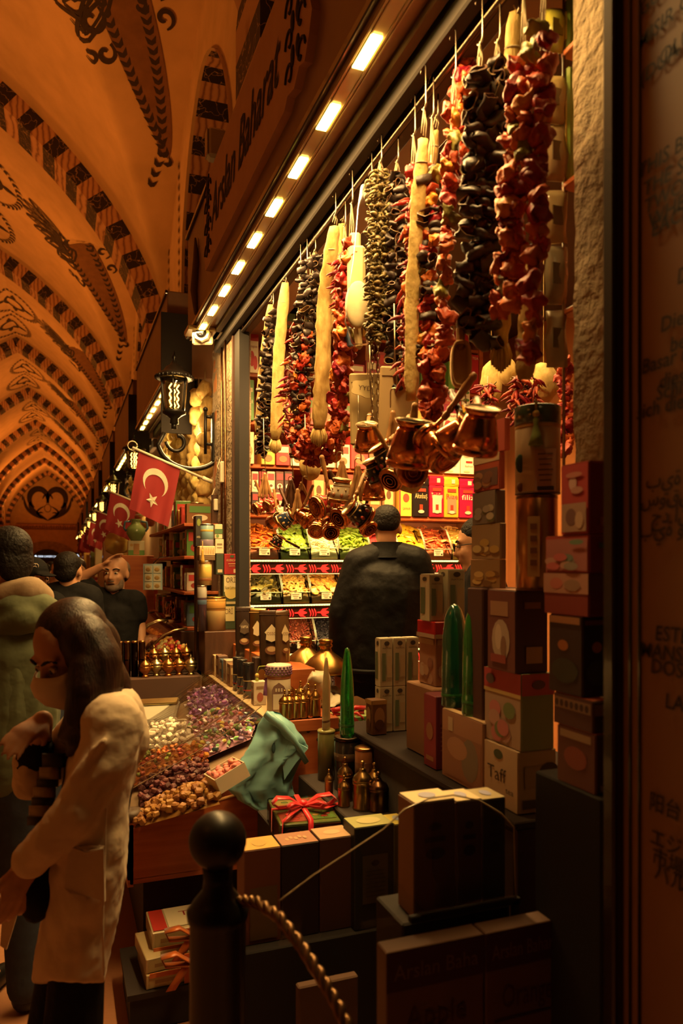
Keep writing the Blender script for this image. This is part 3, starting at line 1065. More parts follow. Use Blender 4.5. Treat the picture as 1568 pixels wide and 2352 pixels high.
# ---- flags on slanting poles
RED = mat('flag_cloth', .8, noise=(8, .08), sheen=.1)
def flag(y, label, group=None, sway=0.0):
 a, b_ = Vector((.947, y, 2.155)), Vector((.434, y + .02, 2.36))
 t = thing('wall_flag', label, 'flag', a, group)
 mb = MB()
 mb.tube([a, b_], .009, 8, (.62, .55, .42))
 mb.tube([a, a.lerp(b_, .12)], .014, 8, (.62, .55, .42))
 mb.tube([b_ + Vector((.03 * cos(q), 0, .03 * sin(q) + .012)) for q in [k * .52 for k in range(13)]], .004, 5, (.5, .45, .3))
 part('pole', mb, PLASTIC, t)
 u = (a - b_).normalized()                     # along the pole to the wall
 dwn = Vector((-.16, 0, -1)).normalized()
 o = b_ + u * .045
 wf, hf = .285, .385
 nx, nz_ = 14, 18
 def P(i, j):
  s, q = i, j
  f = .012 * sin(s * 9 + q * 3 + sway) * (.3 + q) + .014 * sin(s * 17 + 1 + sway * 2) * q
  return o + u * (s * wf * (1 - .08 * q)) + dwn * (q * hf * (1 - .0 * s)) + Vector((.0, f, -.02 * q * s))
 mb = MB()
 vs = [P(i / nx, j / nz_) for j in range(nz_ + 1) for i in range(nx + 1)]
 fs = [(j * (nx + 1) + i, j * (nx + 1) + i + 1, (j + 1) * (nx + 1) + i + 1, (j + 1) * (nx + 1) + i) for j in range(nz_) for i in range(nx)]
 mb.add(vs, fs, (.20, .004, .006), smooth=True)
 part('cloth', mb, RED, t)
 mb = MB()
 off = Vector((0, -.004, 0))
 cs, cq, R = .5, .40, .088
 def Q(dx, dz, o2=off):
  return P(cs + dx / wf, cq + dz / hf) + o2
 for o2 in (off, -off):
  n = 22
  for k in range(n):
   aa = [(-pi / 2) + (2 * pi - 1.15) * ((kk) / n) - (2 * pi - 1.15) / 2 + 0 for kk in (k, k + 1)]
   q = []
   for ang, wh in ((aa[0], 0), (aa[1], 0), (aa[1], 1), (aa[0], 1)):
    ox, oz = R * cos(ang), R * sin(ang)
    if wh:
     ri, sh_ = R * .8, R * .26
     tt = 1 - abs((ang + pi / 2) / ((2 * pi - 1.15) / 2)) ** 6
     ix, iz = ri * cos(ang), ri * sin(ang) + sh_
     ox, oz = ox + (ix - ox) * tt, oz + (iz - oz) * tt
    q.append(Q(ox, oz, o2))
   mb.add(q, [(0, 1, 2, 3)], (.5, .45, .34))
  st = []
  for k in range(10):
   r_ = .046 if k % 2 == 0 else .0185
   ang = pi / 2 + k * pi / 5
   st.append(Q(r_ * cos(ang), .115 + r_ * sin(ang), o2))
  st.append(Q(0, .115, o2))
  mb.add(st, [(k, (k + 1) % 10, 10) for k in range(10)], (.5, .45, .34))
 part('crescent_and_star', mb, FABRIC, t)
 mb = MB()
 mb.tube([P(i / 10, 0.0) for i in range(11)], .006, 6, (.6, .5, .42))
 part('hem', mb, FABRIC, t)
 return t
flag(5.0, 'largest red flag with crescent and star, nearest on the right wall', sway=0)
flag(7.95, 'second red crescent flag, directly behind the largest one', sway=1.4)
flag(10.9, 'third red crescent flag down the row, half hidden by the second', sway=2.2)
for k in range(4):
 flag(13.6 + 2.7 * k, 'small red crescent flag at the far end of the flag row', 'distant flags', sway=3 + k)
# ---- white junction boxes on the far jamb
for (px, py, w_, h_, lb) in ((510, 1085, .05, .14, 'tall white switch box on the far stone jamb'), (494, 1160, .07, .08, 'small white junction box hanging tilted below the switch box')):
 p = on_x(px, py, .985)
 mb = MB()
 mb.box((p.x, p.y, p.z), (.03, w_, h_), (.62, .55, .42), bev=.006)
 mb.tube([(p.x, p.y + .03, p.z), (p.x - .012, p.y + .1, p.z + .05), (p.x + .01, p.y + .07, p.z + .12)], .004, 5, (.5, .42, .3))
 put('switch_box', mb, PLASTIC, label=lb, cat='box')
# ================================================================ THINGS HANGING IN THE SHOP FRONT
from mathutils import noise as MN
XR = 1.02                                   # plane of the hanging rail
ROPE = mat('cotton_string', .9, col=(.45, .36, .22), noise=(40, .2))
LOOF = noise_mat('loofah_fibre', 38, [(.3, (.30, .18, .05)), (.7, (.60, .42, .15))], .75, .9, 60, stretch=(1, 1, .35), bdist=.006)
LOOFW = noise_mat('pale_loofah_fibre', 30, [(.3, (.42, .29, .08)), (.7, (.70, .51, .20))], .75, .9, 55, stretch=(1, 1, .6), bdist=.006)
t = thing('hanging_rail', 'long metal rail under the awning carrying the hooks and strings', 'rail', (XR, 3.0, 3.0))
mb = MB()
mb.tube([(XR, .4, 3.0), (XR, 4.6, 3.0)], .010, 10, (.12, .08, .055))
part('tube', mb, METAL, t)
for y in (.8, 2.0, 3.2, 4.4):
 mb = MB()
 mb.tube([(XR, y, 3.0), (XR, y, 3.1)], .008, 6, (.3, .22, .16))
 part('bracket', mb, METAL, t)
def crumple(vs, amp, fr, seed):
 o = Vector((seed * 7.3, seed * 3.1, seed * 1.7))
 out = []
 for v in vs:
  v = Vector(v)
  n = MN.noise_vector(v * fr + o)
  out.append(v + n * amp)
 return out
def pepper_mesh(seed, col, size=.046):
 rr = random.Random(seed)
 mb = MB()
 seg, rg = 22, 15
 lob = rr.choice((3, 4, 5))
 ph = rr.uniform(0, 6)
 vs, fs = [], []
 for i in range(rg + 1):
  t = i / rg
  z = (t - .5) * size * 1.0
  r = size * .56 * (sin(pi * min(1, max(.0, t * .94 + .03))) ** .55)
  for k in range(seg):
   a = 2 * pi * k / seg
   f = 1 - .20 * (.5 + .5 * cos(lob * a + ph + 1.2 * t)) ** 2
   vs.append((r * f * cos(a), r * f * sin(a) * .8, z + .12 * size * sin(2 * a + ph)))
 for i in range(rg):
  for k in range(seg):
   k2 = (k + 1) % seg
   fs.append((i * seg + k, i * seg + k2, (i + 1) * seg + k2, (i + 1) * seg + k))
 fs.append(tuple(range(seg))[::-1])
 fs.append(tuple(rg * seg + k for k in range(seg)))
 vs = crumple(vs, size * .30, 1.0 / size * 1.3, seed)
 vs = crumple(vs, size * .17, 1.0 / size * 2.7, seed + 9)
 vs = crumple(vs, size * .07, 1.0 / size * 6, seed + 19)
 mb.add(vs, fs, col, smooth=True)
 return mesh_of(mb, 'dried_pepper', [FOOD])
def aubergine_mesh(seed, size=.05):
 """hollow dried aubergine cup, mouth open along +x"""
 rr = random.Random(seed)
 mb = MB()
 seg = 14
 prof = [(.001, -.5), (.26, -.46), (.40, -.25), (.43, .05), (.40, .32), (.44, .5)]
 inn = [(.37, .49), (.34, .2), (.30, -.15), (.12, -.3), (.001, -.32)]
 sq = rr.uniform(.55, .85)
 for (pf, col) in ((prof, (.036, .022, .018)), ([prof[-1]] + inn[:1], (.17, .09, .04)), (inn, (.10, .045, .02))):
  vs, fs = [], []
  for (r, x) in pf:
   for k in range(seg):
    a = 2 * pi * k / seg
    vs.append((x * size, r * size * cos(a), r * size * sin(a) * sq))
  for i in range(len(pf) - 1):
   for k in range(seg):
    k2 = (k + 1) % seg
    fs.append((i * seg + k, i * seg + k2, (i + 1) * seg + k2, (i + 1) * seg + k))
  vs = crumple(vs, size * .30, 1.0 / size * .9, seed)
  vs = crumple(vs, size * .09, 1.0 / size * 2.6, seed + 5)
  mb.add(vs, fs, col, smooth=True)
 return mesh_of(mb, 'dried_aubergine', [FOOD])
def chilli_mesh(seed, col, ln=.062, r=.0075):
 rr = random.Random(seed)
 mb = MB()
 P = []
 b_ = rr.uniform(-.018, .018)
 for k in range(9):
  t = k / 8
  P.append((ln * t, b_ * sin(pi * t) + rr.uniform(-.001, .001), -.012 * t * t + rr.uniform(-.0015, .0015)))
 mb.tube(P, [r * (.55 + .75 * sin(pi * min(1, .25 + .75 * (1 - k / 8)))) * (1 - .85 * (k / 8) ** 2) for k in range(9)], 7, col)
 mb.tube([(-.014, 0, .002), (0, 0, 0)], .0025, 5, (.16, .12, .03))
 return mesh_of(mb, 'dried_chilli', [FOOD])
PEP = [pepper_mesh(i, c) for i, c in enumerate([(.40, .030, .010), (.46, .060, .010), (.34, .018, .008), (.50, .095, .015), (.42, .04, .012), (.30, .016, .008)])]
PEPO = [pepper_mesh(20 + i, c) for i, c in enumerate([(.55, .11, .015), (.48, .06, .012), (.56, .15, .02), (.20, .16, .03), (.5, .08, .012)])]
AUB = [aubergine_mesh(40 + i) for i in range(7)]
CHI = [chilli_mesh(60 + i, c) for i, c in enumerate([(.26, .010, .008), (.32, .016, .008), (.20, .008, .006), (.36, .03, .01)])]
OKR = [chilli_mesh(70 + i, c, .024, .0065) for i, c in enumerate([(.14, .105, .035), (.10, .075, .028), (.17, .12, .04)])]
KINDS = {'pepper': (PEP, .052), 'orange': (PEPO, .054), 'aubergine': (AUB, .046), 'chilli': (CHI, .026), 'okra': (OKR, .015)}
PART_NAME = {'pepper': 'dried_pepper', 'orange': 'dried_pepper', 'aubergine': 'dried_aubergine', 'chilli': 'dried_chilli', 'okra': 'dried_okra'}
def hook_string(t, top, start):
 """S-hook on the rail and the strings down to the bundle"""
 mb = MB()
 P = []
 h = max(.05, min(.16, top.z - start.z))
 for k in range(9):
  a = pi * k / 8
  P.append(top + Vector((0, .016 * cos(a), .014 * sin(a))))
 P.append(top + Vector((0, -.017, -h * .5)))
 for k in range(7):
  a = pi + pi * .9 * k / 6
  P.append(top + Vector((0, -.017 + .013 + .013 * cos(a), -h * .62 + .012 * sin(a))))
 mb.tube(P, .0024, 6, (.22, .17, .12))
 part('hook', mb, METAL, t)
 mb = MB()
 s0 = top + Vector((0, -.004, -h * .66))
 for k in range(3):
  e = start + Vector((.012 * (k - 1), .010 * (k - 1), 0))
  mb.tube([s0, s0.lerp(e, .5) + Vector((.003 * k, 0, 0)), e], .0018, 5)
 part('string', mb, ROPE, t)
def strand(kinds, top, bot, wpx, label, X=XR, dens=1.0, seed=0, scale=1.0, hook=True, group=None, rail=True):
 """a string of dried fruit; top and bot are picture points on the hanging plane X"""
 p0, p1 = on_x(top[0], top[1], X), on_x(bot[0], bot[1], X)
 d = (p0 - EYE).dot(FWD)
 wid = wpx * d / F
 rr = random.Random(seed + 101)
 nm = {'pepper': 'string_of_peppers', 'orange': 'string_of_peppers', 'aubergine': 'string_of_aubergines', 'chilli': 'string_of_chillies', 'okra': 'string_of_okra'}[kinds[0]]
 t = thing(nm, label, 'dried vegetables', p0, group)
 if hook and rail:
  hook_string(t, Vector((X, p0.y, 3.012)), p0)
 mb = MB()
 mb.tube([p0 + Vector((0, 0, .03)), p0.lerp(p1, .5), p1], .003, 5)
 part('cord', mb, ROPE, t)
 L_ = (p1 - p0).length
 u = (p1 - p0) / L_
 msz = sum(KINDS[k][1] for k in kinds) / len(kinds) * scale * .86
 across = max(1, int(round(wid / (msz * .72) * dens)))
 step = msz * .56
 rows = int(L_ / step) + 1
 if 'okra' in kinds:
  across, step = 6, msz * .62
  rows = int(L_ / step)
 elif rows * across > 100:
  across = max(2, min(across, 3)) if rows * 2 > 100 else max(2, 100 // rows)
  rows = min(rows, 100 // across)
  step = L_ / rows
 rest = MB()
 n = 0
 for row in range(rows):
  z = (row + .5) * step
  f = z / L_
  env = 1.0 if .05 < f < .95 else .7
  for a in range(across):
   k_ = kinds[rr.randrange(len(kinds))]
   meshes, sz = KINDS[k_]
   sz *= scale
   off = (a + .5) / across - .5
   rx = off * max(0, wid * env - sz * .45) + rr.uniform(-.18, .18) * sz
   fx = rr.uniform(-.4, .25) * min(wid, .06) - .25 * sz * (a % 2)
   v = u * (z + rr.uniform(-.4, .4) * step) + RGT * rx + FWD * fx
   if k_ in ('pepper', 'orange'):
    rot = (rr.uniform(-.9, .9), rr.uniform(-.9, .9), rr.uniform(0, 6.3))
   elif k_ == 'aubergine':
    rot = (rr.uniform(-.5, .5), rr.uniform(-.8, .5), rr.uniform(-pi, pi) * .9 - pi / 2)
   else:
    rot = (rr.uniform(-.4, .4), rr.uniform(-.1, .9) if k_ == 'chilli' else rr.uniform(-.5, .5), rr.uniform(0, 2 * pi))
   sc_ = scale * rr.uniform(.78, 1.12) * (.95 if k_ in ('pepper', 'orange', 'aubergine') else 1.0)
   me = meshes[rr.randrange(len(meshes))]
   if n < 100:
    o = bpy.data.objects.new(PART_NAME[k_], me)
    COL.objects.link(o)
    o.parent = t
    o.location, o.rotation_euler, o.scale = v, rot, (sc_,) * 3
   else:
    Mx = Matrix.Translation(p0 + v) @ Euler(rot).to_matrix().to_4x4() @ Matrix.Scale(sc_, 4)
    at = me.attributes['col'].data
    o_ = len(rest.v)
    rest.v.extend(tuple(Mx @ q.co) for q in me.vertices)
    for pg in me.polygons:
     rest.f.append([i + o_ for i in pg.vertices])
     rest.m.append(0)
     rest.c.append(tuple(at[pg.index].color)[:3])
     rest.sm.append(True)
   n += 1
 if rest.v:
  part('more_pods', rest, FOOD, t, kind='stuff')
 return t
def loofah(pts, wpx, label, X=XR, m=LOOF, tail=True, group=None, rail=True, seed=0, thick=.5):
 """a long flat loofah through picture points (px,py)"""
 P = [on_x(p[0], p[1], X) for p in pts]
 d = (P[0] - EYE).dot(FWD)
 w = wpx * d / F
 rr = random.Random(seed)
 t = thing('hanging_loofah', label, 'loofah', P[0], group)
 Q = []
 for i in range(len(P) - 1):
  for k in range(10):
   Q.append(P[i].lerp(P[i + 1], k / 10))
 Q.append(P[-1])
 rings = []
 for i, q in enumerate(Q):
  f = i / (len(Q) - 1)
  ww = w * (.62 + .38 * sin(min(1, f * 5) * pi / 2)) * rr.uniform(.9, 1.1)
  if f > .96:
   ww *= .7
  rings.append([q + RGT * (ww / 2 * cos(2 * pi * k / 12)) + FWD * (ww / 2 * thick * sin(2 * pi * k / 12)) + MN.noise_vector(q * 30 + Vector((k, seed, 0))) * w * .06 for k in range(12)])
 mb = MB()
 mb.loft(rings)
 part('fibre_body', mb, m, t)
 if rail:
  hook_string(t, Vector((X, P[0].y, 3.012)), P[0] + Vector((0, 0, .01)))
 if tail:
  mb = MB()
  e = Q[-1]
  for k in range(9):
   a = (k - 4) / 4
   mb.tube([e + RGT * a * w * .3, e + RGT * a * w * .5 + Vector((0, 0, -.03)) + FWD * rr.uniform(-.01, .01), e + RGT * a * w * .45 + Vector((0, 0, -.075 + .02 * abs(a)))], [.006, .005, .003], 5)
  part('tassel', mb, m, t)
 mb = MB()
 q = Q[min(3, len(Q) - 1)]
 mb.tube([q + RGT * (w * .40 * cos(2 * pi * k / 10)) + FWD * (w * .42 * thick * sin(2 * pi * k / 10)) for k in range(11)], .003, 5)
 part('tie', mb, ROPE, t)
 return t
# ---- the row of strings, from the far (left) end to the near (right) end
loofah([(622, 700), (603, 860), (594, 1000)], 22, 'thin pale loofah at the far left end of the hanging row', seed=1)
strand(['aubergine'], (626, 720), (602, 1040), 40, 'string of small dark aubergines beside the far left loofah', seed=2, dens=.8)
loofah([(655, 650), (641, 800), (632, 1010)], 27, 'pale loofah strip between far dark aubergines and thin red chillies', m=LOOFW, seed=3)
strand(['chilli'], (688, 740), (662, 1000), 58, 'string of long thin dark red chillies', seed=4, X=.99)
strand(['aubergine'], (722, 590), (705, 860), 72, 'broad string of grey brown aubergines above mixed red peppers', seed=5, scale=.95)
strand(['pepper', 'aubergine', 'pepper'], (703, 770), (682, 1045), 48, 'string of dark red peppers with some aubergines, lower left', seed=6, X=1.0, scale=.85)
strand(['pepper'], (742, 990), (728, 1062), 110, 'short bunch of deep red peppers hanging lowest at the left', seed=7, X=1.03, scale=.85, hook=False)
loofah([(768, 520), (745, 700), (740, 860), (732, 985)], 38, 'long yellow loofah left of the orange red peppers', seed=8, X=.98)
loofah([(786, 515), (774, 640), (768, 760)], 30, 'folded brownish loofah hanging behind the long yellow one', seed=9, X=1.05, tail=False)
strand(['chilli'], (790, 580), (783, 700), 30, 'small string of red chillies beside the folded loofah', seed=10)
strand(['pepper', 'orange', 'pepper'], (806, 560), (775, 1000), 54, 'bright red pepper string left of the packed sponges', seed=11, X=.98)
strand(['okra'], (872, 395), (868, 790), 52, 'string of tiny olive brown okra pods', seed=12, X=.99)
strand(['aubergine'], (910, 400), (907, 920), 48, 'narrow dark aubergine string between okra and red chillies', seed=13, X=1.03, scale=.9)
strand(['chilli', 'pepper', 'chilli'], (948, 395), (930, 890), 40, 'string of curled red chillies left of the bright loofah', seed=14, X=1.0, scale=.85)
loofah([(972, 320), (957, 500), (946, 700), (944, 920)], 34, 'longest bright yellow loofah in the middle of the row', m=LOOFW, seed=15, X=.97, tail=False)
loofah([(1000, 300), (985, 420), (978, 560)], 24, 'brown folded loofah behind the longest bright one', seed=16, X=1.05, tail=False)
strand(['aubergine', 'pepper', 'aubergine', 'orange'], (990, 380), (982, 800), 50, 'mixed string of aubergines and orange peppers right of the bright loofah', seed=17, X=1.01)
strand(['pepper'], (992, 800), (988, 955), 62, 'deep red pepper bunch below the mixed string', seed=18, X=1.0, hook=False)
strand(['orange'], (1040, 240), (1015, 770), 40, 'single file of orange red peppers left of the big aubergines', seed=19, X=.98)
strand(['aubergine'], (1100, 160), (1076, 760), 64, 'big string of large open aubergines, left one of the broad pair', seed=20, X=.98, scale=1.12)
strand(['aubergine'], (1140, 140), (1112, 790), 50, 'big string of large open aubergines, right one of the broad pair', seed=21, X=1.02, scale=1.12)
strand(['pepper'], (1070, 140), (1040, 420), 42, 'short dark red pepper string behind the top of the aubergines', seed=22, X=1.06)
loofah([(1183, 30), (1168, 300), (1158, 560), (1150, 790)], 46, 'long loofah hanging behind the brightest orange peppers', seed=23, X=1.06)
strand(['orange', 'orange', 'pepper'], (1200, 130), (1163, 720), 70, 'thick orange red pepper string with green flecks, second from the right', seed=24, X=.98, scale=1.12)
strand(['pepper', 'pepper', 'orange'], (1245, 60), (1222, 820), 54, 'rightmost dark red pepper string beside the wall rack', seed=25, X=1.0, scale=1.08)
loofah([(1222, 600), (1214, 720), (1204, 870)], 44, 'pale loofah end showing under the rightmost pepper strings', m=LOOFW, seed=26, X=1.07, rail=False, tail=False)
strand(['pepper'], (1295, 830), (1296, 1040), 38, 'small crimson pepper string deep inside, right of the tall tin', seed=27, X=1.75, rail=False)
strand(['chilli'], (1205, 860), (1200, 960), 70, 'dark chillies bunch deep inside behind the tea tins', seed=28, X=1.72, rail=False)
strand(['chilli'], (1120, 880), (1118, 930), 40, 'tiny brown chilli bunch inside beside the copper pots', seed=29, X=1.7, rail=False)
def sponge(px, py, X, r, col, label):
 c = on_x(px, py, X)
 mb = MB()
 mb.ball(c, r, col, seg=16, rings=12)
 mb.v = [tuple(v) for v in crumple(mb.v, r[0] * .15, 25, px)]
 mb.tube([c, (c.x, c.y, 3.39)], .002, 5, (.5, .4, .25))
 o = put('bath_loofah', mb, LOOFW, label=label, cat='loofah')
 return o
sponge(1248, 880, 1.85, (.062, .05, .085), (.8, .7, .5), 'large rounded cream loofah deep inside behind the tea tins')
sponge(1128, 880, 1.8, (.05, .05, .10), (.8, .7, .5), 'cream loofah bundle deep inside above the copper pots')
sponge(1165, 855, 1.78, (.04, .04, .06), (.7, .5, .2), 'yellowish loofah deep inside between two cream ones')
sponge(712, 1072, 1.04, (.050, .04, .060), (.8, .7, .5), 'round cream loofah hanging low among the left copper pots')
sponge(943, 1100, 1.12, (.05, .05, .05), (.8, .7, .5), 'round cream loofah partly behind the copper base')
c0 = on_x(850, 430, 1.0)
t = thing('packed_sponge', 'clear plastic bag with cream sponge and mitt left of the okra', 'sponge', c0)
hook_string(t, Vector((1.0, c0.y, 3.012)), c0)
def slab(t, name, px, py, w, h, dp, col, m, X=.99, shape='box', rz=0):
 c = on_x(px, py, X)
 dd = (c - EYE).dot(FWD) / F
 mb = MB()
 if shape == 'box':
  mb.box((0, 0, 0), (w * dd, dp, h * dd), col, bev=min(w * dd, dp, h * dd) * .35, M=frame(c, RGT, FWD))
 else:
  mb.ball((0, 0, 0), (w * dd / 2, dp / 2, h * dd / 2), col, seg=18, rings=12, M=frame(c, RGT, FWD))
 return part(name, mb, m, t)
slab(t, 'mitt', 818, 640, 42, 150, .03, (.75, .66, .42), FABRIC)
slab(t, 'sponge', 822, 700, 60, 110, .05, (.82, .72, .5), FABRIC, shape='ball', X=.975)
slab(t, 'handle', 815, 590, 26, 110, .02, (.7, .6, .35), PLASTIC)
c = on_x(830, 590, .985)
mb = MB()
rr = random.Random(3)
rings = []
for k, (py, w_) in enumerate(((430, 40), (480, 48), (540, 52), (600, 56), (680, 72), (740, 72), (790, 34))):
 q = on_x(848 - (py - 430) * .06, py, .985)
 dd = (q - EYE).dot(FWD) / F
 rings.append([q + RGT * (w_ / 2 * dd * cos(2 * pi * j / 14) * rr.uniform(.9, 1.1)) + FWD * (.03 * sin(2 * pi * j / 14) * rr.uniform(.7, 1.2)) for j in range(14)])
mb.loft(rings)
part('clear_bag', mb, glass('soft_film', (1, .97, .9), .3, .015, .95, 1.08), t)
for (px, col, lb) in ((801, (.10, .16, .30), 'blue backed bath brush hanging under the packed sponge'), (822, (.62, .48, .26), 'beige bath brush hanging beside the blue one')):
 c = on_x(px, 775, .985)
 mb = MB()
 mb.box((0, 0, 0), (.026, .024, .085), col, bev=.010, M=frame(c, (RGT + Vector((0, 0, .12))), FWD))
 mb.tube([c + Vector((0, 0, .04)), c + Vector((0, 0, .1))], .002, 5, (.5, .4, .3))
 put('bath_brush', mb, PLASTIC, label=lb, cat='brush')
CHAIN = mat('chain_metal', .35, 1.0, col=(.35, .27, .18))
def chain(px, y0, y1, X, label):
 a, b_ = on_x(px, y0, X), on_x(px, y1, X)
 mb = MB()
 n = max(4, int((a.z - b_.z) / .02))
 for k in range(n):
  q = a.lerp(b_, (k + .5) / n)
  h, w = (a.z - b_.z) / n * .72, .006
  ax = RGT if k % 2 else FWD
  mb.tube([q + ax * w * cos(2 * pi * j / 8) + Vector((0, 0, h * sin(2 * pi * j / 8))) for j in range(8)], .0016, 4, closed=True)
 return put('hanging_chain', mb, CHAIN, label=label, cat='chain')
chain(855, 780, 1000, .99, 'thin metal chain hanging below the okra string to the pots')
chain(868, 770, 960, 1.01, 'second thin chain beside the one under the okra string')
chain(1057, 640, 790, .97, 'thin chain above the wooden scoop')
chain(715, 480, 640, 1.04, 'thin chain near the top behind the far aubergines')
c = on_x(1056, 840, .97)
t = thing('wooden_scoop', 'pale wooden scoop hanging on a chain in front of tea shelves', 'scoop', c)
dd = (c - EYE).dot(FWD) / F
mb = MB()
rings = []
for (s_, dp) in ((1, 0), (1, .028), (.86, .028), (.80, .006)):
 ring = []
 for k in range(24):
  a = 2 * pi * k / 24
  x, z = cos(a), sin(a)
  x = math.copysign(abs(x) ** .55, x) * 23 * dd * s_
  z = math.copysign(abs(z) ** .75, z) * 52 * dd * (s_ if s_ == 1 else s_ + .06)
  ring.append(c + RGT * x + Vector((0, 0, z)) - FWD * dp)
 rings.append(ring)
mb.loft(rings, (.50, .30, .12))
part('bowl', mb, MATTE, t)
mb = MB()
mb.box((0, 0, 0), (.022, .016, .06), (.36, .2, .08), bev=.006, M=frame(c + Vector((0, 0, 60 * dd)) - FWD * .01, RGT, FWD))
part('handle', mb, MATTE, t)
for (px, py, w, h, col, rot, lb, tx) in ((845, 940, 84, 165, (.40, .28, .12), .02, 'large brown paper bag hanging behind the first copper pot', None),
                                         (915, 930, 90, 175, (.46, .31, .14), -.03, 'wide tan paper bag hanging right of the brown one', None),
                                         (838, 893, 64, 40, (.62, .47, .22), -.12, 'small tan shaped tag with dark letters on a string', 'YYD')):
 c = on_x(px, py, 1.03 if tx is None else 1.0)
 dd = (c - EYE).dot(FWD) / F
 Mx = frame(c, RGT * cos(rot) + Vector((0, 0, 1)) * sin(rot), Vector((0, 0, cos(rot))) - RGT * sin(rot))
 mb = MB()
 if tx is None:
  mb.box((0, 0, 0), (w * dd, h * dd, .02), col, bev=.006, M=Mx)
  mb.box((0, h * dd * .42, .011), (w * dd * .9, h * dd * .1, .004), [x * .8 for x in col], M=Mx)
  mb.tube([Mx @ Vector((0, h * dd * .5, 0)), Mx @ Vector((0, h * dd * .5 + .2, 0))], .002, 5, (.5, .4, .25))
  put('paper_bag', mb, CARD, label=lb, cat='bag')
 else:
  mb.prism([(w * dd * .5 * cos(a) * (1 + .12 * cos(5 * a)), h * dd * .5 * sin(a) * (1 + .12 * cos(5 * a))) for a in [2 * pi * k / 30 for k in range(30)]], .006, col, M=Mx)
  mb.text('YYD', h * dd * .4, Mx @ Matrix.Translation((0, 0, .0075)), (.12, .06, .03))
  mb.tube([Mx @ Vector((0, h * dd * .4, .003)), Mx @ Vector((.005, h * dd * 1.2, .003)), Mx @ Vector((0, h * dd * 3.2, 0))], .0015, 5, (.6, .5, .35))
  put('paper_tag', mb, CARD, label=lb, cat='tag')
# ---- copper coffee pots (cezve)
HANDLE = noise_mat('turned_wood', 20, [(.3, (.30, .14, .05)), (.7, (.46, .24, .09))], .35)
DHANDLE = noise_mat('dark_turned_wood', 20, [(.3, (.06, .022, .012)), (.7, (.10, .04, .02))], .35)
def pot_proto(name, style, handle=HANDLE):
 """mouth along +x at the origin's level, handle up +z; origin at the body centre"""
 t = thing(name, 'x', 'coffee pot')
 body = [(.0, -.042), (.040, -.042), (.0425, -.038), (.042, -.028), (.036, .0), (.029, .024), (.027, .03), (.030, .036), (.034, .042)]
 inner = [(.032, .041), (.028, .034), (.025, .028), (.030, .01), (.036, -.025), (0, -.036)]
 R = Matrix.Rotation(pi / 2, 4, 'Y')
 cop, tin = (.72, .27, .09), (.60, .48, .28)
 mb = MB()
 base = {'copper': cop, 'dark': (.012, .010, .012), 'red': (.34, .015, .012), 'blue': (.02, .035, .07), 'white': (.6, .5, .35)}[style]
 mb.lathe(body[:4], 24, M=R, col=cop, mat=0)
 mb.lathe(body[3:7], 24, M=R, col=base, mat=0 if style == 'copper' else 1)
 mb.lathe(body[6:], 24, M=R, col=cop, mat=0)
 for r_ in (.012, .022, .032):
  mb.lathe([(r_ - .0012, -.0422), (r_, -.0432), (r_ + .0012, -.0422)], 24, M=R, col=cop, mat=0)
 part('body', mb, [COPPER, GLOSS], t, local=True)
 mb = MB()
 mb.lathe(inner, 24, M=R, col=tin)
 mb.lathe([(.034, .042), (.0345, .044), (.032, .041)], 24, M=R, col=tin)
 part('tin_lining', mb, METAL, t, local=True)
 mb = MB()
 mb.tube([(.036, 0, .026), (.034, 0, .045), (.03, 0, .062)], [.006, .005, .006], 8, cop)
 part('bracket', mb, COPPER, t, local=True)
 mb = MB()
 mb.lathe([(0, .055), (.007, .056), (.008, .07), (.0055, .075), (.0085, .08), (.0065, .095), (.008, .12), (.0095, .145), (.007, .160), (.009, .166), (.006, .174), (0, .176)], 10, (.030, 0, 0))
 part('handle', mb, handle, t, local=True)
 if style != 'copper':
  mb = MB()
  acc = {'dark': (.42, .05, .03), 'red': (.6, .3, .1), 'blue': (.5, .3, .12), 'white': (.3, .1, .04)}[style]
  for k in range(8):
   a = 2 * pi * k / 8
   r_ = .0385
   mb.ball((-.012, r_ * cos(a), r_ * sin(a)), (.009, .006, .006), acc, seg=8, rings=6)
   mb.ball((.008, .034 * cos(a + .39), .034 * sin(a + .39)), (.005, .004, .004), (.55, .4, .2), seg=6, rings=4)
  for x_, r_ in ((-.027, .0422), (.021, .0305)):
   mb.tube([(x_, r_ * cos(2 * pi * k / 20), r_ * sin(2 * pi * k / 20)) for k in range(20)], .0014, 4, (.55, .35, .12), closed=True)
  part('enamel_pattern', mb, GLOSS, t, local=True)
 return t
def cam_rot(mouth, up):
 """rotation with local x along mouth and local z near up; both given as (right, up, forward) of the viewer"""
 f = lambda q: RGT * q[0] + Vector((0, 0, 1)) * q[1] + FWD * q[2]
 x = f(mouth).normalized()
 z = f(up)
 z = (z - x * z.dot(x)).normalized()
 y = z.cross(x)
 return Matrix((x, y, z)).transposed().to_euler()
first = {}
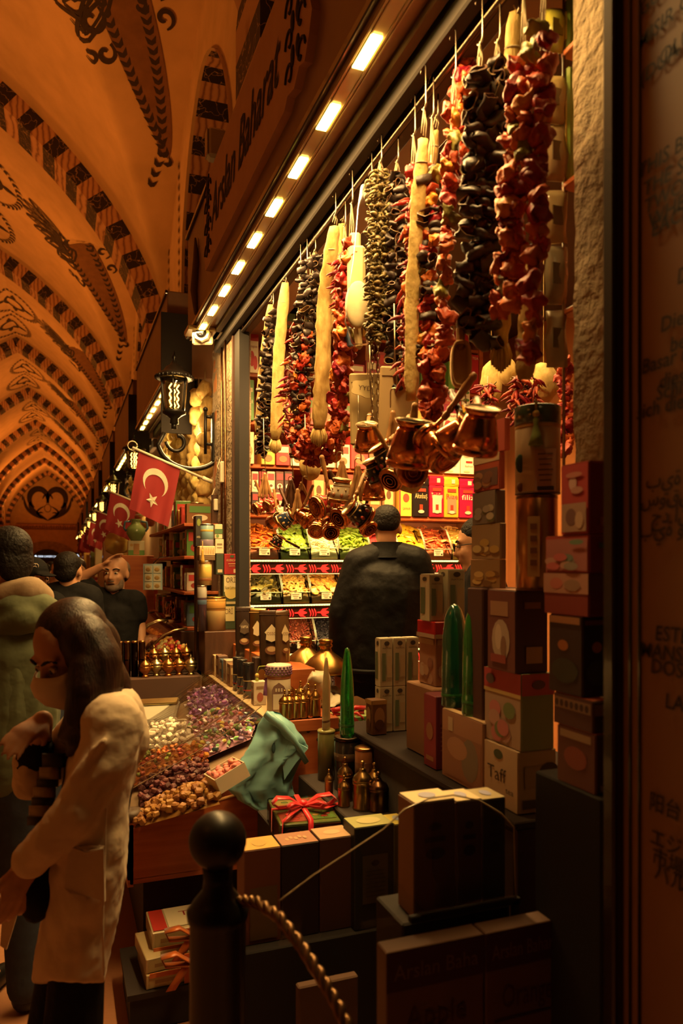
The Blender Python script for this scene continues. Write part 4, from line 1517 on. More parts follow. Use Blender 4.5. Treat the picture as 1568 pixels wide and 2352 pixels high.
POTS = [
 (598, 1166, 1.02, 'red', (.7, .35, .4), (.1, 1, 0), 1.0, 0, 'red copper pot at the far left of the pot cluster'),
 (622, 1158, 1.05, 'red', (.6, .5, .5), (-.1, 1, 0), .95, 0, 'second red copper pot partly behind the far left one'),
 (632, 1196, .98, 'copper', (.5, .3, -.8), (-.1, 1, .2), 1.05, 0, 'bare copper pot with mouth towards the viewer, left cluster'),
 (658, 1192, .96, 'blue', (.75, .5, -.3), (0, 1, .3), 1.1, 1, 'dark blue patterned pot in the left cluster'),
 (636, 1243, .97, 'dark', (.5, .8, -.1), (.6, .7, 0), .85, 1, 'small dark pot hanging lowest of the left cluster'),
 (676, 1182, 1.05, 'copper', (-.5, .4, .7), (.1, 1, 0), 1.0, 0, 'copper pot behind the blue patterned one'),
 (697, 1190, .99, 'copper', (-.7, .5, .5), (0, 1, 0), 1.0, 0, 'copper pot with slanted base right of the blue one'),
 (712, 1172, 1.03, 'blue', (.4, .6, .6), (0, 1, 0), .9, 0, 'small blue banded pot above two round copper bases'),
 (728, 1212, .97, 'copper', (.1, .55, .8), (.05, 1, -.3), .95, 0, 'copper pot showing its round base, left of a pair'),
 (758, 1214, .97, 'copper', (-.1, .55, .8), (-.05, 1, -.3), .95, 0, 'copper pot showing its round base, right of a pair'),
 (745, 1160, .95, 'red', (.75, .3, .5), (.2, 1, 0), 1.25, 0, 'large red pot with broad copper base in the middle of the cluster'),
 (783, 1128, .95, 'white', (.1, .95, -.2), (.0, 1, .8), 1.2, 0, 'white patterned pot standing out bright above the cluster'),
 (792, 1182, .99, 'copper', (.6, .45, .55), (-.2, 1, 0), 1.15, 1, 'big bare copper pot under the white patterned one'),
 (822, 1178, .95, 'dark', (-.75, .5, -.3), (-.3, 1, .2), 1.2, 0, 'dark red flowered pot at the right of the left cluster'),
 (838, 1205, 1.0, 'copper', (-.5, .6, .5), (-.3, 1, 0), .9, 1, 'copper pot low behind the shopkeeper\'s head'),
 (858, 1122, .98, 'copper', (.0, 1, -.15), (-.2, .6, .8), 1.1, 1, 'engraved copper pot hanging upright above the shopkeeper'),
 (843, 1005, .96, 'copper', (-.05, .9, -.42), (.1, .3, 1), 1.25, 0, 'upright copper pot with open mouth, top of the middle group'),
 (886, 1050, .95, 'dark', (-.55, .75, -.2), (.3, 1, .6), 1.2, 0, 'dark red flowered pot below the upright copper one'),
 (866, 1082, .94, 'dark', (-.45, .85, -.25), (.2, 1, .5), 1.15, 0, 'dark flowered pot, lowest of the middle group'),
 (908, 1090, .97, 'dark', (.5, .6, .6), (-.2, 1, 0), 1.1, 0, 'dark flowered pot tucked behind a round copper base'),
 (940, 1080, .93, 'copper', (-.15, .25, .95), (.1, 1, -.2), 1.25, 0, 'copper pot showing its bright ringed base in the middle'),
 (943, 1020, .90, 'copper', (.1, .96, -.3), (.05, .2, 1), 1.75, 0, 'largest hammered copper pot in the middle of the group'),
 (1003, 1028, .93, 'copper', (-.45, .7, .5), (0, 1, 0), 1.4, 0, 'hammered copper pot with slanted base right of the largest one'),
 (1048, 1002, .93, 'copper', (.62, .62, -.45), (.4, 1, .3), 1.3, 1, 'copper pot tipped with its tin mouth to the right'),
 (1098, 990, .90, 'copper', (.1, .93, -.38), (.1, .2, 1), 1.45, 0, 'wide copper pot with tin lining, rightmost before the tea box'),
]
for (px, py, X, st, mo, hd, sc_, dk, lb) in POTS:
 key = (st, dk)
 if key not in first:
  first[key] = t = pot_proto('coffee_pot', st, DHANDLE if dk else HANDLE)
 else:
  t = copy_tree(first[key], (0, 0, 0))
 t.location = on_x(px, py, X)
 t.rotation_euler = cam_rot(mo, hd)
 s_ = sc_ * .86
 t.scale = (s_, s_, s_)
 t['label'] = lb
 t['group'] = 'copper coffee pots on hooks'
HK = [(605, 1085, 'first'), (668, 1100, 'second'), (700, 1100, 'third'), (780, 1045, 'fourth'), (822, 1060, 'fifth'), (848, 960, 'sixth'), (905, 900, 'seventh'), (1060, 930, 'eighth')]
for (px, py, od) in HK:
 a = on_x(px, py, .99)
 mb = MB()
 P = [a + RGT * (.012 * cos(q)) + Vector((0, 0, .012 * sin(q))) for q in [pi * 1.15 * k / 8 - .3 for k in range(9)]]
 mb.tube([a + Vector((0, 0, .28)), a + Vector((.002, 0, .12)), a + RGT * .012] + P[1:] + [a + RGT * -.012 + Vector((0, 0, -.05))], .0022, 5, (.5, .4, .26))
 put('pot_hook', mb, METAL, label='%s wire pot hook counted from the far end of the pots' % od, cat='hook')
for (px, py, n, col, lb) in ((608, 1112, 4, HANDLE, 'bunch of pale turned wooden handles above the red pots'), (668, 1130, 5, DHANDLE, 'bunch of dark turned wooden handles above the blue pot'),
                             (683, 1152, 3, HANDLE, 'bunch of turned wooden handles between the first pots'), (785, 1092, 4, HANDLE, 'bunch of pale turned handles above the white pot'), (822, 1105, 4, HANDLE, 'bunch of brown turned handles above the dark flowered pot'),
                             (902, 985, 3, HANDLE, 'pair of pale turned handles beside the largest copper pot')):
 c = on_x(px, py, 1.0)
 t = thing('handle_bunch', lb, 'handles', c)
 for k in range(n):
  mb = MB()
  a = (k - (n - 1) / 2) * .16
  top = c + Vector((0, 0, .06))
  ax = (Vector((0, 0, -1)) + RGT * a + FWD * .1 * (k % 2)).normalized()
  Mx = frame(top, ax.orthogonal(), ax.cross(ax.orthogonal()))
  mb.lathe([(0, 0), (.005, .002), (.008, .012), (.0055, .02), (.0085, .026), (.0065, .045), (.009, .08), (.0105, .105), (.007, .118), (.009, .126), (.005, .134), (0, .135)], 9, M=Mx)
  part('turned_handle', mb, col, t)
# ================================================================ SHELVES ON THE FAR SIDE WALL OF THE SHOP
YC = 4.76
SHELF_Z = [1.939, 2.256, 2.54, 2.85, 3.17]
ROW_Z = [1.632, 1.338, 1.012, .68]
X0C, X1C = 1.118, 2.88
def carton(name, label, cat, c, size, col, decals=(), rz=0.0, m=None, group=None, bev=.0025, side=None, top=None, build=True):
 """product box standing on c (centre of its bottom); decals on the faces f (towards -y), l (towards -x), t (top)
 ('r', face, u0, v0, u1, v1, colour)  ('e', face, u, v, ru, rv, colour)  ('x', face, text, u, v, height, colour, width)"""
 w, d, h = size
 mb = MB()
 M = Matrix.Translation(c) @ Matrix.Rotation(rz, 4, 'Z')
 mb.box((0, 0, h / 2), (w, d, h), col, bev=bev, M=M)
 e = .0012
 FR = {'f': (frame((-w / 2, -d / 2 - e, 0), (1, 0, 0), (0, 0, 1)), w, h),
          'l': (frame((-w / 2 - e, d / 2, 0), (0, -1, 0), (0, 0, 1)), d, h),
          't': (frame((-w / 2, -d / 2, h + e), (1, 0, 0), (0, 1, 0)), w, d)}
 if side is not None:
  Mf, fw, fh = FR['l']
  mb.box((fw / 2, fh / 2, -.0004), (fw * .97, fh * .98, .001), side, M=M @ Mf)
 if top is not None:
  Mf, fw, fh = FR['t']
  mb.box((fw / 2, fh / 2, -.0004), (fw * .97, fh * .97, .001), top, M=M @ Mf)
 lv = 0
 for q in decals:
  lv += 1
  for fc in q[1]:
   Mf, fw, fh = FR[fc]
   T = M @ Mf @ Matrix.Translation((0, 0, .0006 + .0003 * lv))
   if q[0] == 'r':
    _, _, u0, v0, u1, v1, cl = q
    mb.add([(u0 * fw, v0 * fh, 0), (u1 * fw, v0 * fh, 0), (u1 * fw, v1 * fh, 0), (u0 * fw, v1 * fh, 0)], [(0, 1, 2, 3)], cl, M=T)
   elif q[0] == 'e':
    _, _, u, v, ru, rv, cl = q
    mb.add([(u * fw + ru * fw * cos(2 * pi * k / 14), v * fh + rv * fh * sin(2 * pi * k / 14), 0) for k in range(14)], [tuple(range(14))], cl, M=T)
   elif q[0] == 'x':
    _, _, s_, u, v, hh, cl, wd = q
    mb.text(s_, hh * fh, T @ Matrix.Translation((u * fw, v * fh, .0003)), cl, width=wd * fw)
 return put(name, mb, m or CARD, loc=tuple(c), label=label, cat=cat, group=group)
t = thing('shelf_cabinet', 'tall reddish wooden shelf cabinet across the far side wall', 'cabinet', ((X0C + X1C) / 2, 4.95, 0.0))
for x in (X0C, 2.0, X1C):
 mb = MB()
 if x == 2.0:
  mb.box((x, 4.97, 2.63), (.022, .28, 1.4))
 else:
  mb.box((x, 4.95, 1.7), (.03, .36, 3.36))
 part('upright', mb, WOOD, t)
mb = MB()
mb.box(((X0C + X1C) / 2, 5.115, 1.7), (X1C - X0C, .012, 3.36))
part('back_panel', mb, WOODH, t)
for z in SHELF_Z:
 mb = MB()
 mb.box(((X0C + X1C) / 2, 4.945, z - .011), (X1C - X0C - .03, .33, .022), bev=.002)
 part('shelf', mb, WOODH, t)
for z in ROW_Z:
 mb = MB()
 mb.box(((X0C + X1C) / 2, 4.93, z - .012), (X1C - X0C - .03, .35, .018), bev=.002)
 part('display_shelf', mb, WOODH, t)
DIODE = emit('shelf_diodes', (.45, 1.0, .32), 1.9)
TULIP = emit('lit_tulip_red', (1, .02, .015), 1.1)
names = ['topmost', 'second', 'third', 'lowest']
for i, z in enumerate(ROW_Z):
 l = thing('shelf_light', 'bright greenish strip of shelf diodes, %s of the display rows' % names[i], 'light', ((X0C + X1C) / 2, 4.745, z - .004))
 mb = MB()
 mb.box(((X0C + X1C) / 2, 4.75, z - .008), (X1C - X0C - .04, .012, .014), (.5, .6, .5), bev=.003)
 part('channel', mb, PLASTIC, l)
 mb = MB()
 n = 92
 for k in range(n):
  mb.box((X0C + .03 + (X1C - X0C - .06) * (k + .5) / n, 4.742, z - .007), (.0125, .006, .009))
 part('diode_row', mb, DIODE, l)
 b = thing('tulip_border', 'dark border of glowing red tulips under the %s display row' % names[i], 'border', ((X0C + X1C) / 2, 4.75, z - .1))
 zc = z - .058
 mb = MB()
 mb.box(((X0C + X1C) / 2, 4.757, zc), (X1C - X0C - .03, .01, .074), (.03, .008, .006))
 part('border_panel', mb, GLOSS, b)
 mb = MB()
 x = X0C + .06
 while x < X1C - .06:
  Mx = frame((x, 4.7505, zc), (1, 0, 0), (0, 0, 1))
  mb.prism([(-.045, .004), (-.02, .006), (-.008, .024), (.035, .029), (.012, .014), (.04, .004), (.04, -.004), (.012, -.014), (.035, -.029), (-.008, -.024), (-.02, -.006), (-.045, -.004)], .002, M=Mx)
  for s_ in range(3):
   P = [(.062 + .018 * s_ + .006 * sin(k * .9), -.026 + .0104 * k, .001) for k in range(6)]
   mb.tube([Mx @ Vector(p) for p in P], [.002, .0042, .005, .005, .0042, .002], 5)
  x += .158
 part('tulips', mb, TULIP, b)
# ---- bins of dried fruit
YB0, YB1 = 4.765, 5.06
def bin_x(px):
 return on_y(px, 1290, YB0).x
def slice_mesh(kind, seed):
 rr = random.Random(seed)
 mb = MB()
 if kind == 'orange':
  R = rr.uniform(.026, .031)
  vs = lambda r, z: [(r * cos(2 * pi * k / 18), r * sin(2 * pi * k / 18), z + .003 * sin(2 * (2 * pi * k / 18) + seed)) for k in range(18)]
  rings = [vs(R, 0), vs(R * 1.02, .002), vs(R, .004)]
  mb.loft(rings, (.55, .22, .03))
  for zz in (-.0004, .0046):
   mb.add(vs(R * .86, zz), [tuple(range(18))], (.74, .44, .10))
   for s_ in range(8):
    a = 2 * pi * s_ / 8
    q = [(r * R * cos(a + da), r * R * sin(a + da), zz + (.0003 if zz > 0 else -.0003) + .003 * sin(2 * a + seed)) for r, da in ((.14, 0), (.74, -.3), (.78, 0), (.74, .3))]
    mb.add(q, [(0, 1, 2, 3)], (.74, .29, .025))
 elif kind == 'kiwi':
  R = .020
  ring = lambda r, z: [(r * cos(2 * pi * k / 14), r * sin(2 * pi * k / 14), z + .003 * cos(2 * pi * k / 7 + seed)) for k in range(14)]
  mb.loft([ring(R, 0), ring(R * 1.08, .003), ring(R, .006)], (.20, .30, .03))
  for zz in (-.0005, .0065):
   mb.add(ring(R * .4, zz), [tuple(range(14))], (.42, .48, .10))
   mb.add(ring(R * .2, zz + (.0004 if zz > 0 else -.0004)), [tuple(range(14))], (.05, .05, .01))
 elif kind in ('strip', 'thin', 'pod', 'leafy'):
  ln, w, th = {'strip': (.062, .012, .005), 'thin': (.06, .0055, .004), 'pod': (.065, .010, .009), 'leafy': (.06, .02, .004)}[kind]
  col = {'strip': (.72, .23, .025), 'thin': (.80, .70, .42), 'pod': (.26, .36, .03), 'leafy': (.20, .15, .03)}[kind]
  P, b1, b2 = [], rr.uniform(-.02, .02), rr.uniform(-.015, .02)
  rings = []
  for k in range(9):
   t_ = k / 8
   q = Vector((ln * (t_ - .5), b1 * sin(pi * t_), b2 * sin(pi * t_)))
   e = .35 + .65 * sin(pi * t_) ** .6
   tw = rr.uniform(-.1, .1) + (seed % 5) * .3 * t_
   rings.append([q + Vector((0, w * e * cos(2 * pi * j / 8 + tw), th * e * sin(2 * pi * j / 8 + tw))) for j in range(8)])
  mb.loft(rings, col)
 elif kind == 'ring':
  R, r_ = .019, .008
  n = 16
  P = [(R * cos(2 * pi * k / n), R * sin(2 * pi * k / n) * .8, .005 * sin(4 * pi * k / n + seed)) for k in range(n)]
  rings = []
  vs, fs = [], []
  for k in range(n):
   a = 2 * pi * k / n
   for j in range(6):
    b_ = 2 * pi * j / 6
    rr_ = R + r_ * cos(b_)
    vs.append((rr_ * cos(a), rr_ * sin(a) * .85, .004 * sin(b_) + .004 * sin(2 * a + seed)))
  for k in range(n):
   for j in range(6):
    fs.append((k * 6 + j, ((k + 1) % n) * 6 + j, ((k + 1) % n) * 6 + (j + 1) % 6, k * 6 + (j + 1) % 6))
  mb.add(vs, fs, (.70, .38, .08), smooth=True)
 elif kind == 'pineapple':
  R = .036
  ring = lambda r, z: [(r * (1 + .06 * cos(9 * 2 * pi * k / 18)) * cos(2 * pi * k / 18), r * sin(2 * pi * k / 18), z + .006 * sin(2 * (2 * pi * k / 18) + seed)) for k in range(18)]
  mb.loft([ring(R, 0), ring(R * 1.04, .004), ring(R, .008)], (.80, .40, .02))
  mb.add(ring(R * .2, .0085), [tuple(range(18))], (.5, .25, .03))
 elif kind == 'cube':
  mb.box((0, 0, 0), (.03, .03, .026), (.30, .13, .03), bev=.006)
  mb.v = [tuple(v) for v in crumple(mb.v, .005, 60, seed)]
 elif kind == 'block':
  mb.box((0, 0, 0), (.055, .03, .03), (.78, .68, .55), bev=.006)
  mb.v = [tuple(v) for v in crumple(mb.v, .003, 60, seed)]
 elif kind == 'sweet':
  mb.box((0, 0, 0), (.03, .02, .018), (.6, .3, .5), bev=.006)
  for s_ in (-1, 1):
   mb.add([(s_ * .015, 0, .004), (s_ * .028, .011, .006), (s_ * .028, -.011, -.004), (s_ * .015, 0, -.004)], [(0, 1, 2, 3)], (.75, .7, .75))
 return mb
def meshes_for(kind, n, name, m, recol=None):
 out = []
 for s_ in range(n):
  mb = slice_mesh(kind, s_ * 3 + 1)
  if recol:
   mb.c = [recol[s_ % len(recol)] if (c[0] < .7 or kind in ('strip', 'leafy', 'cube', 'block', 'pod', 'thin')) else c for c in mb.c]
  out.append(mesh_of(mb, name, [m]))
 return out
PIECES = {
 'papaya_strip': (meshes_for('strip', 4, 'papaya_strip', FRUIT), 46),
 'kiwi_slice': (meshes_for('kiwi', 4, 'kiwi_slice', FRUIT), 60),
 'coconut_strip': (meshes_for('thin', 4, 'coconut_strip', FRUIT), 64),
 'green_pomelo_strip': (meshes_for('pod', 4, 'green_pomelo_strip', FRUIT), 52),
 'pineapple_slice': (meshes_for('pineapple', 3, 'pineapple_slice', FRUIT), 16),
 'strawberry_strip': (meshes_for('strip', 4, 'strawberry_strip', FRUIT, [(.62, .11, .03), (.66, .17, .05)]), 46),
 'ginger_strip': (meshes_for('strip', 4, 'ginger_strip', FRUIT, [(.75, .42, .10), (.70, .36, .08)]), 40),
 'dried_leaf': (meshes_for('leafy', 5, 'dried_leaf', FOOD, [(.16, .13, .03), (.24, .17, .03), (.10, .08, .02)]), 54),
 'apple_ring': (meshes_for('ring', 4, 'apple_ring', FRUIT), 52),
 'orange_slice': (meshes_for('orange', 4, 'orange_slice', FRUIT), 40),
 'red_strip': (meshes_for('strip', 3, 'red_strip', FRUIT, [(.45, .03, .03)]), 14),
}
GRAINS = {'almonds': ((.30, .075, .02), .010, 260), 'black raisins': ((.018, .012, .018), .009, 240), 'red and white berries': ((.45, .08, .08), .010, 200),
          'walnuts': ((.36, .13, .04), .014, 150), 'brown nuts': ((.25, .10, .03), .011, 200), 'dark dates': ((.06, .02, .012), .013, 160)}
BINS = {
 0: ([574, 643, 713, 779, 850, 915, 977, 1038, 1098], [('papaya_strip', 'orange strips of dried papaya'), ('kiwi_slice', 'green slices of dried kiwi'), ('coconut_strip', 'white strips of dried coconut'), ('green_pomelo_strip', 'bright green candied strips'),
                                                          ('red_strip', 'red candied strips'), ('pineapple_slice', 'yellow slices of dried pineapple'), ('strawberry_strip', 'orange red candied strips'), ('ginger_strip', 'pale yellow candied strips')]),
 1: ([574, 649, 714, 788, 856, 920, 985, 1044, 1098], [('dried_leaf', 'dark green dried leaves'), ('apple_ring', 'pale dried apple rings'), ('orange_slice', 'dried orange slices'), None, None, ('orange_slice', 'dried orange slices behind the shopkeeper'), ('apple_ring', 'dried rings right of the shopkeeper'), None]),
 2: ([574, 664, 727, 790, 860, 930, 985, 1044, 1098], ['brown nuts', 'almonds', 'black raisins', None, None, 'red and white berries', 'red and white berries', None]),
 3: ([574, 664, 727, 790, 860, 930, 985, 1044, 1098], [None, 'brown nuts', 'dark dates', 'walnuts', None, None, None, None]),
}
ACRYL = glass('bin_acrylic', (.93, 1, .95), .05, .03, .97)
HPOS = ['first', 'second', 'third', 'fourth', 'fifth', 'sixth', 'seventh', 'eighth']
RNAME = ['top', 'second', 'third', 'lowest']
for row, (edges, content) in BINS.items():
 z = ROW_Z[row]
 for i in range(len(edges) - 1):
  xa, xb = bin_x(edges[i]) + .004, bin_x(edges[i + 1]) - .004
  if content[i] is None and row > 1:
   continue
  w = xb - xa
  xc_ = (xa + xb) / 2
  b = thing('display_bin', 'clear plastic bin with a price card, %s from the left in the %s display row' % (HPOS[i], RNAME[row]), 'bin', (xc_, 4.9, z))
  hb = .235 if row < 3 else .2
  mb = MB()
  mb.box((xc_, YB0 + .002, z + .04), (w, .003, .074), bev=.001)
  for x in (xa, xb):
   mb.prism([(YB0, z + .003), (YB0, z + .078), (YB0 + .03, z + .14), (YB0 + .09, z + hb * .95), (YB0 + .17, z + hb), (YB1, z + hb), (YB1, z + .003)], .003, M=Matrix(((0, 0, 1, x - .0015), (1, 0, 0, 0), (0, 1, 0, 0), (0, 0, 0, 1))))
  part('clear_wall', mb, ACRYL, b)
  mb = MB()
  mb.box((xc_, YB0 + .003, z + .079), (w, .006, .005), (.35, .45, .3), bev=.001)
  for x in (xa, xb):
   mb.tube([(x, YB0, z + .078), (x, YB0 + .03, z + .14), (x, YB0 + .09, z + hb * .95), (x, YB0 + .17, z + hb)], .0025, 5, (.55, .5, .35))
  part('edge_rim', mb, GLOSS, b)
  mb = MB()
  mb.box((xc_ - .005, YB0 - .003, z + .052), (.072, .002, .042), (.62, .56, .42))
  for k in range(3):
   mb.box((xc_ - .01, YB0 - .0045, z + .064 - .012 * k), (.05 - .012 * k, .001, .0035), (.18, .1, .05))
  mb.box((xc_ + .02, YB0 - .0045, z + .042), (.012, .001, .012), (.05, .03, .02))
  part('price_card', mb, CARD, b)
  c = content[i]
  def hz(x, y):
   v = (y - YB0) / (YB1 - YB0)
   u = (x - xc_) / (w / 2)
   return z + .062 + .185 * min(1, v * 1.4) - .02 * u * u * (1 - v)
  if c is None:
   mcol = (.35, .16, .05)
  elif isinstance(c, str):
   mcol = [v * .6 for v in GRAINS[c][0]]
  else:
   mcol = {'papaya_strip': (.5, .14, .02), 'kiwi_slice': (.14, .2, .02), 'coconut_strip': (.6, .5, .3), 'green_pomelo_strip': (.18, .25, .02), 'pineapple_slice': (.6, .33, .03), 'strawberry_strip': (.45, .1, .03), 'ginger_strip': (.5, .28, .07), 'dried_leaf': (.1, .08, .02), 'apple_ring': (.5, .3, .1), 'orange_slice': (.5, .24, .04), 'red_strip': (.3, .02, .02)}[c[0]]
  mb = MB()
  g = 8
  vs = [(xa + .006 + (w - .012) * p / g, YB0 + .008 + (YB1 - YB0 - .02) * q / g, hz(xa + w * p / g, YB0 + (YB1 - YB0) * q / g) - .012) for q in range(g + 1) for p in range(g + 1)]
  fs = [(q * (g + 1) + p, q * (g + 1) + p + 1, (q + 1) * (g + 1) + p + 1, (q + 1) * (g + 1) + p) for q in range(g) for p in range(g)]
  n0 = len(vs)
  vs += [(xa + .006 + (w - .012) * p / g, YB0 + .008, z + .006) for p in range(g + 1)]
  fs += [(n0 + p, n0 + p + 1, p + 1, p) for p in range(g)]
  mb.add(vs, fs, mcol, smooth=True)
  rr = random.Random(row * 31 + i)
  if isinstance(c, str):
   col, sz, n = GRAINS[c]
   for k in range(n):
    x, y = rr.uniform(xa + .01, xb - .01), YB0 + .012 + (YB1 - YB0 - .05) * rr.random() ** 1.3
    cc = col if c != 'red and white berries' or k % 3 else (.72, .55, .45)
    f = rr.uniform(.7, 1.25)
    mb.ball((x, y, hz(x, y) - .004 + rr.uniform(-.004, .006)), (sz * f, sz * .6 * f, sz * .55 * f), [v * rr.uniform(.75, 1.3) for v in cc], seg=6, rings=4, rot=Euler((rr.uniform(-1, 1), rr.uniform(-1, 1), rr.uniform(0, 6))).to_matrix().to_4x4())
   put('heap_of_' + c.replace(' ', '_'), mb, FOOD, label='heap of %s in the %s bin from the left, %s display row' % (c, HPOS[i], RNAME[row]), cat='dried fruit', kind='stuff')
  else:
   put('fruit_mound', mb, FOOD, label='mound of dried fruit filling the %s bin from the left, %s row' % (HPOS[i], RNAME[row]), cat='dried fruit', kind='stuff')
   if c is None:
    continue
   ms, n = PIECES[c[0]]
   cols = max(3, int(round(sqrt(n * w / .22))))
   rws = int(math.ceil(n / cols))
   lbl = {'orange_slice': 'dried orange slice lying in a display bin', 'apple_ring': 'pale dried apple ring lying in a display bin'}.get(c[0], '%s in the top row of bins' % {'papaya_strip': 'orange strip of dried papaya', 'kiwi_slice': 'green dried kiwi slice', 'coconut_strip': 'white strip of dried coconut', 'green_pomelo_strip': 'bright green candied strip', 'pineapple_slice': 'yellow dried pineapple slice', 'strawberry_strip': 'orange red candied strip', 'ginger_strip': 'pale yellow candied strip', 'red_strip': 'red candied strip'}.get(c[0], ''))
   if c[0] == 'dried_leaf':
    lbl = 'dark green curled dried leaf in the left bin of the second row'
   for k in range(n):
    p, q = k % cols, k // cols
    x = xa + .018 + (w - .036) * (p + .5 + rr.uniform(-.4, .4)) / cols
    y = YB0 + .014 + (YB1 - YB0 - .09) * (q + .5 + rr.uniform(-.4, .4)) / rws
    o = bpy.data.objects.new(c[0], ms[rr.randrange(len(ms))])
    COL.objects.link(o)
    o.location = (x, y, hz(x, y) + rr.uniform(-.004, .008))
    tilt = .62
    flat = c[0] in ('kiwi_slice', 'orange_slice', 'apple_ring', 'pineapple_slice')
    o.rotation_euler = Euler((tilt + rr.uniform(-.35, .55), rr.uniform(-.4, .4), rr.uniform(-.3, .3) if flat else rr.uniform(0, 6.3)))
    s_ = rr.uniform(.85, 1.15)
    o.scale = (s_, s_, s_)
    tag(o, lbl, 'dried fruit', {'orange_slice': 'dried orange slices', 'apple_ring': 'dried apple rings'}.get(c[0], c[1]))
# ---- boxes and packets on the shelves above
PAP, RD, GRN, CRM, DK, YEL, MAG = (.72, .62, .45), (.38, .02, .02), (.08, .2, .04), (.66, .54, .34), (.02, .014, .012), (.75, .40, .03), (.42, .012, .06)
def shelf_px(px0, px1, zi, py_top, col, label, cat='box', decals=(), dy=.0, name='tea_box', depth=.12, group=None, n=None, z=None, rz=0, m=None, side=None):
 Y = YC + dy
 z = SHELF_Z[zi] if z is None else z
 a, b = on_y(px0, 1200, Y).x, on_y(px1, 1200, Y).x
 top = on_y((px0 + px1) / 2, py_top, Y).z
 return carton(name, label, cat, Vector(((a + b) / 2, Y + depth / 2 + .002, z + .0005)), (b - a - .003, depth, max(.02, top - z)), col, decals, rz=rz, group=group, m=m, side=side)
ROSE = [('r', 'f', .0, .72, 1, 1, (.30, .02, .06)), ('x', 'f', 'Rosehip', .5, .62, .13, (.25, .02, .04), .7), ('r', 'f', 0, 0, 1, .1, (.45, .05, .04)), ('e', 'f', .25, .3, .2, .16, (.45, .03, .03)), ('e', 'f', .6, .25, .14, .14, (.12, .3, .05)), ('e', 'f', .78, .33, .16, .2, (.5, .03, .05))]
POM = [('r', 'f', 0, .8, 1, 1, (.4, .03, .04)), ('e', 'f', .35, .35, .25, .2, (.45, .02, .03)), ('e', 'f', .68, .25, .22, .18, (.5, .03, .04)), ('x', 'f', 'Pomegranate', .5, .66, .1, (.2, .03, .03), .75)]
shelf_px(567, 612, 4, 690, (.34, .03, .05), 'dark red rosehip tea box on the left of the highest shelf', decals=[('x', 'f', 'Rosehip', .5, .6, .14, (.75, .6, .4), .7), ('e', 'f', .5, .28, .26, .12, (.5, .03, .03))])
shelf_px(585, 618, 4, 672, (.45, .02, .02), 'plain red box behind the rosehip box on the highest shelf', dy=.14)
shelf_px(570, 594, 3, 765, PAP, 'white pomegranate tea box behind the far left loofah', decals=POM)
shelf_px(566, 584, 2, 872, (.10, .22, .06), 'green tea box behind the far left loofah', decals=[('x', 'f', 'TEA', .5, .45, .16, (.7, .65, .4), .7), ('r', 'f', .2, .7, .8, .8, (.6, .5, .3))])
shelf_px(566, 584, 1, 992, CRM, 'cream tea box at the left end, below the green one', decals=[('e', 'f', .5, .4, .3, .15, (.35, .28, .1))])
shelf_px(1040, 1058, 4, 728, PAP, 'left one of two white pomegranate boxes above the wooden scoop', decals=POM)
shelf_px(1060, 1078, 4, 730, PAP, 'right one of two white pomegranate boxes above the wooden scoop', decals=POM)
shelf_px(1082, 1100, 3, 815, (.45, .02, .03), 'upright red tea box right of the wooden scoop', decals=[('x', 'f', 'TEA', .5, .9, .1, (.75, .6, .4), .8)])
shelf_px(1030, 1045, 3, 830, (.15, .3, .05), 'upright green tea box left of the wooden scoop', decals=[('e', 'f', .5, .4, .3, .2, (.3, .45, .1))])
for k, (a, b_, tp, bt) in enumerate(((1018, 1060, 930, None), (1018, 1060, 912, 930), (1018, 1060, 895, 912))):
 z0 = SHELF_Z[2] if bt is None else on_y(1040, bt, YC).z
 shelf_px(a, b_, 2, tp, PAP if k == 0 else (.42, .07, .06), ['large white rosehip tea box right of the long loofah', 'flat red rosehip box on the large white one', 'topmost flat red rosehip box of the pile'][k], decals=ROSE if k == 0 else [('x', 'f', 'Rosehip', .5, .5, .4, (.75, .6, .4), .6)], z=z0)
for k, (a, b_, tp, bt) in enumerate(((1061, 1080, 930, None), (1061, 1080, 912, 930), (1061, 1080, 895, 912))):
 z0 = SHELF_Z[2] if bt is None else on_y(1070, bt, YC).z
 shelf_px(a, b_, 2, tp, YEL if k == 0 else PAP, ['tall yellow tea box beside the rosehip pile', 'small white box on the tall yellow one', 'topmost small white box beside the rosehip pile'][k], decals=[('e', 'f', .5, .6, .4, .2, (.1, .2, .05))], z=z0)
SAF = [('r', 'f', .3, .68, .7, .8, (.4, .02, .02)), ('x', 'f', 'Safran', .5, .48, .16, (.2, .1, .05), .5), ('e', 'f', .35, .15, .2, .06, (.6, .45, .25))]
for r_, (tp, bt) in enumerate(((1052, None), (1022, 1052))):
 z0 = SHELF_Z[1] if bt is None else on_y(1040, bt, YC).z
 for k, (a, b_) in enumerate(((984, 1020), (1021, 1057), (1058, 1096))):
  shelf_px(a, b_, 1, tp, (.74, .66, .5), 'white saffron box, %s of the %s row under the copper pots' % (['left', 'middle', 'right'][k], ['lower', 'upper'][r_]), decals=SAF, z=z0)
shelf_px(966, 984, 1, 1040, (.08, .2, .35), 'small blue tea glass box left of the white saffron boxes', decals=[('e', 'f', .5, .55, .3, .2, (.4, .04, .03)), ('r', 'f', .1, .05, .9, .2, (.6, .6, .6))])
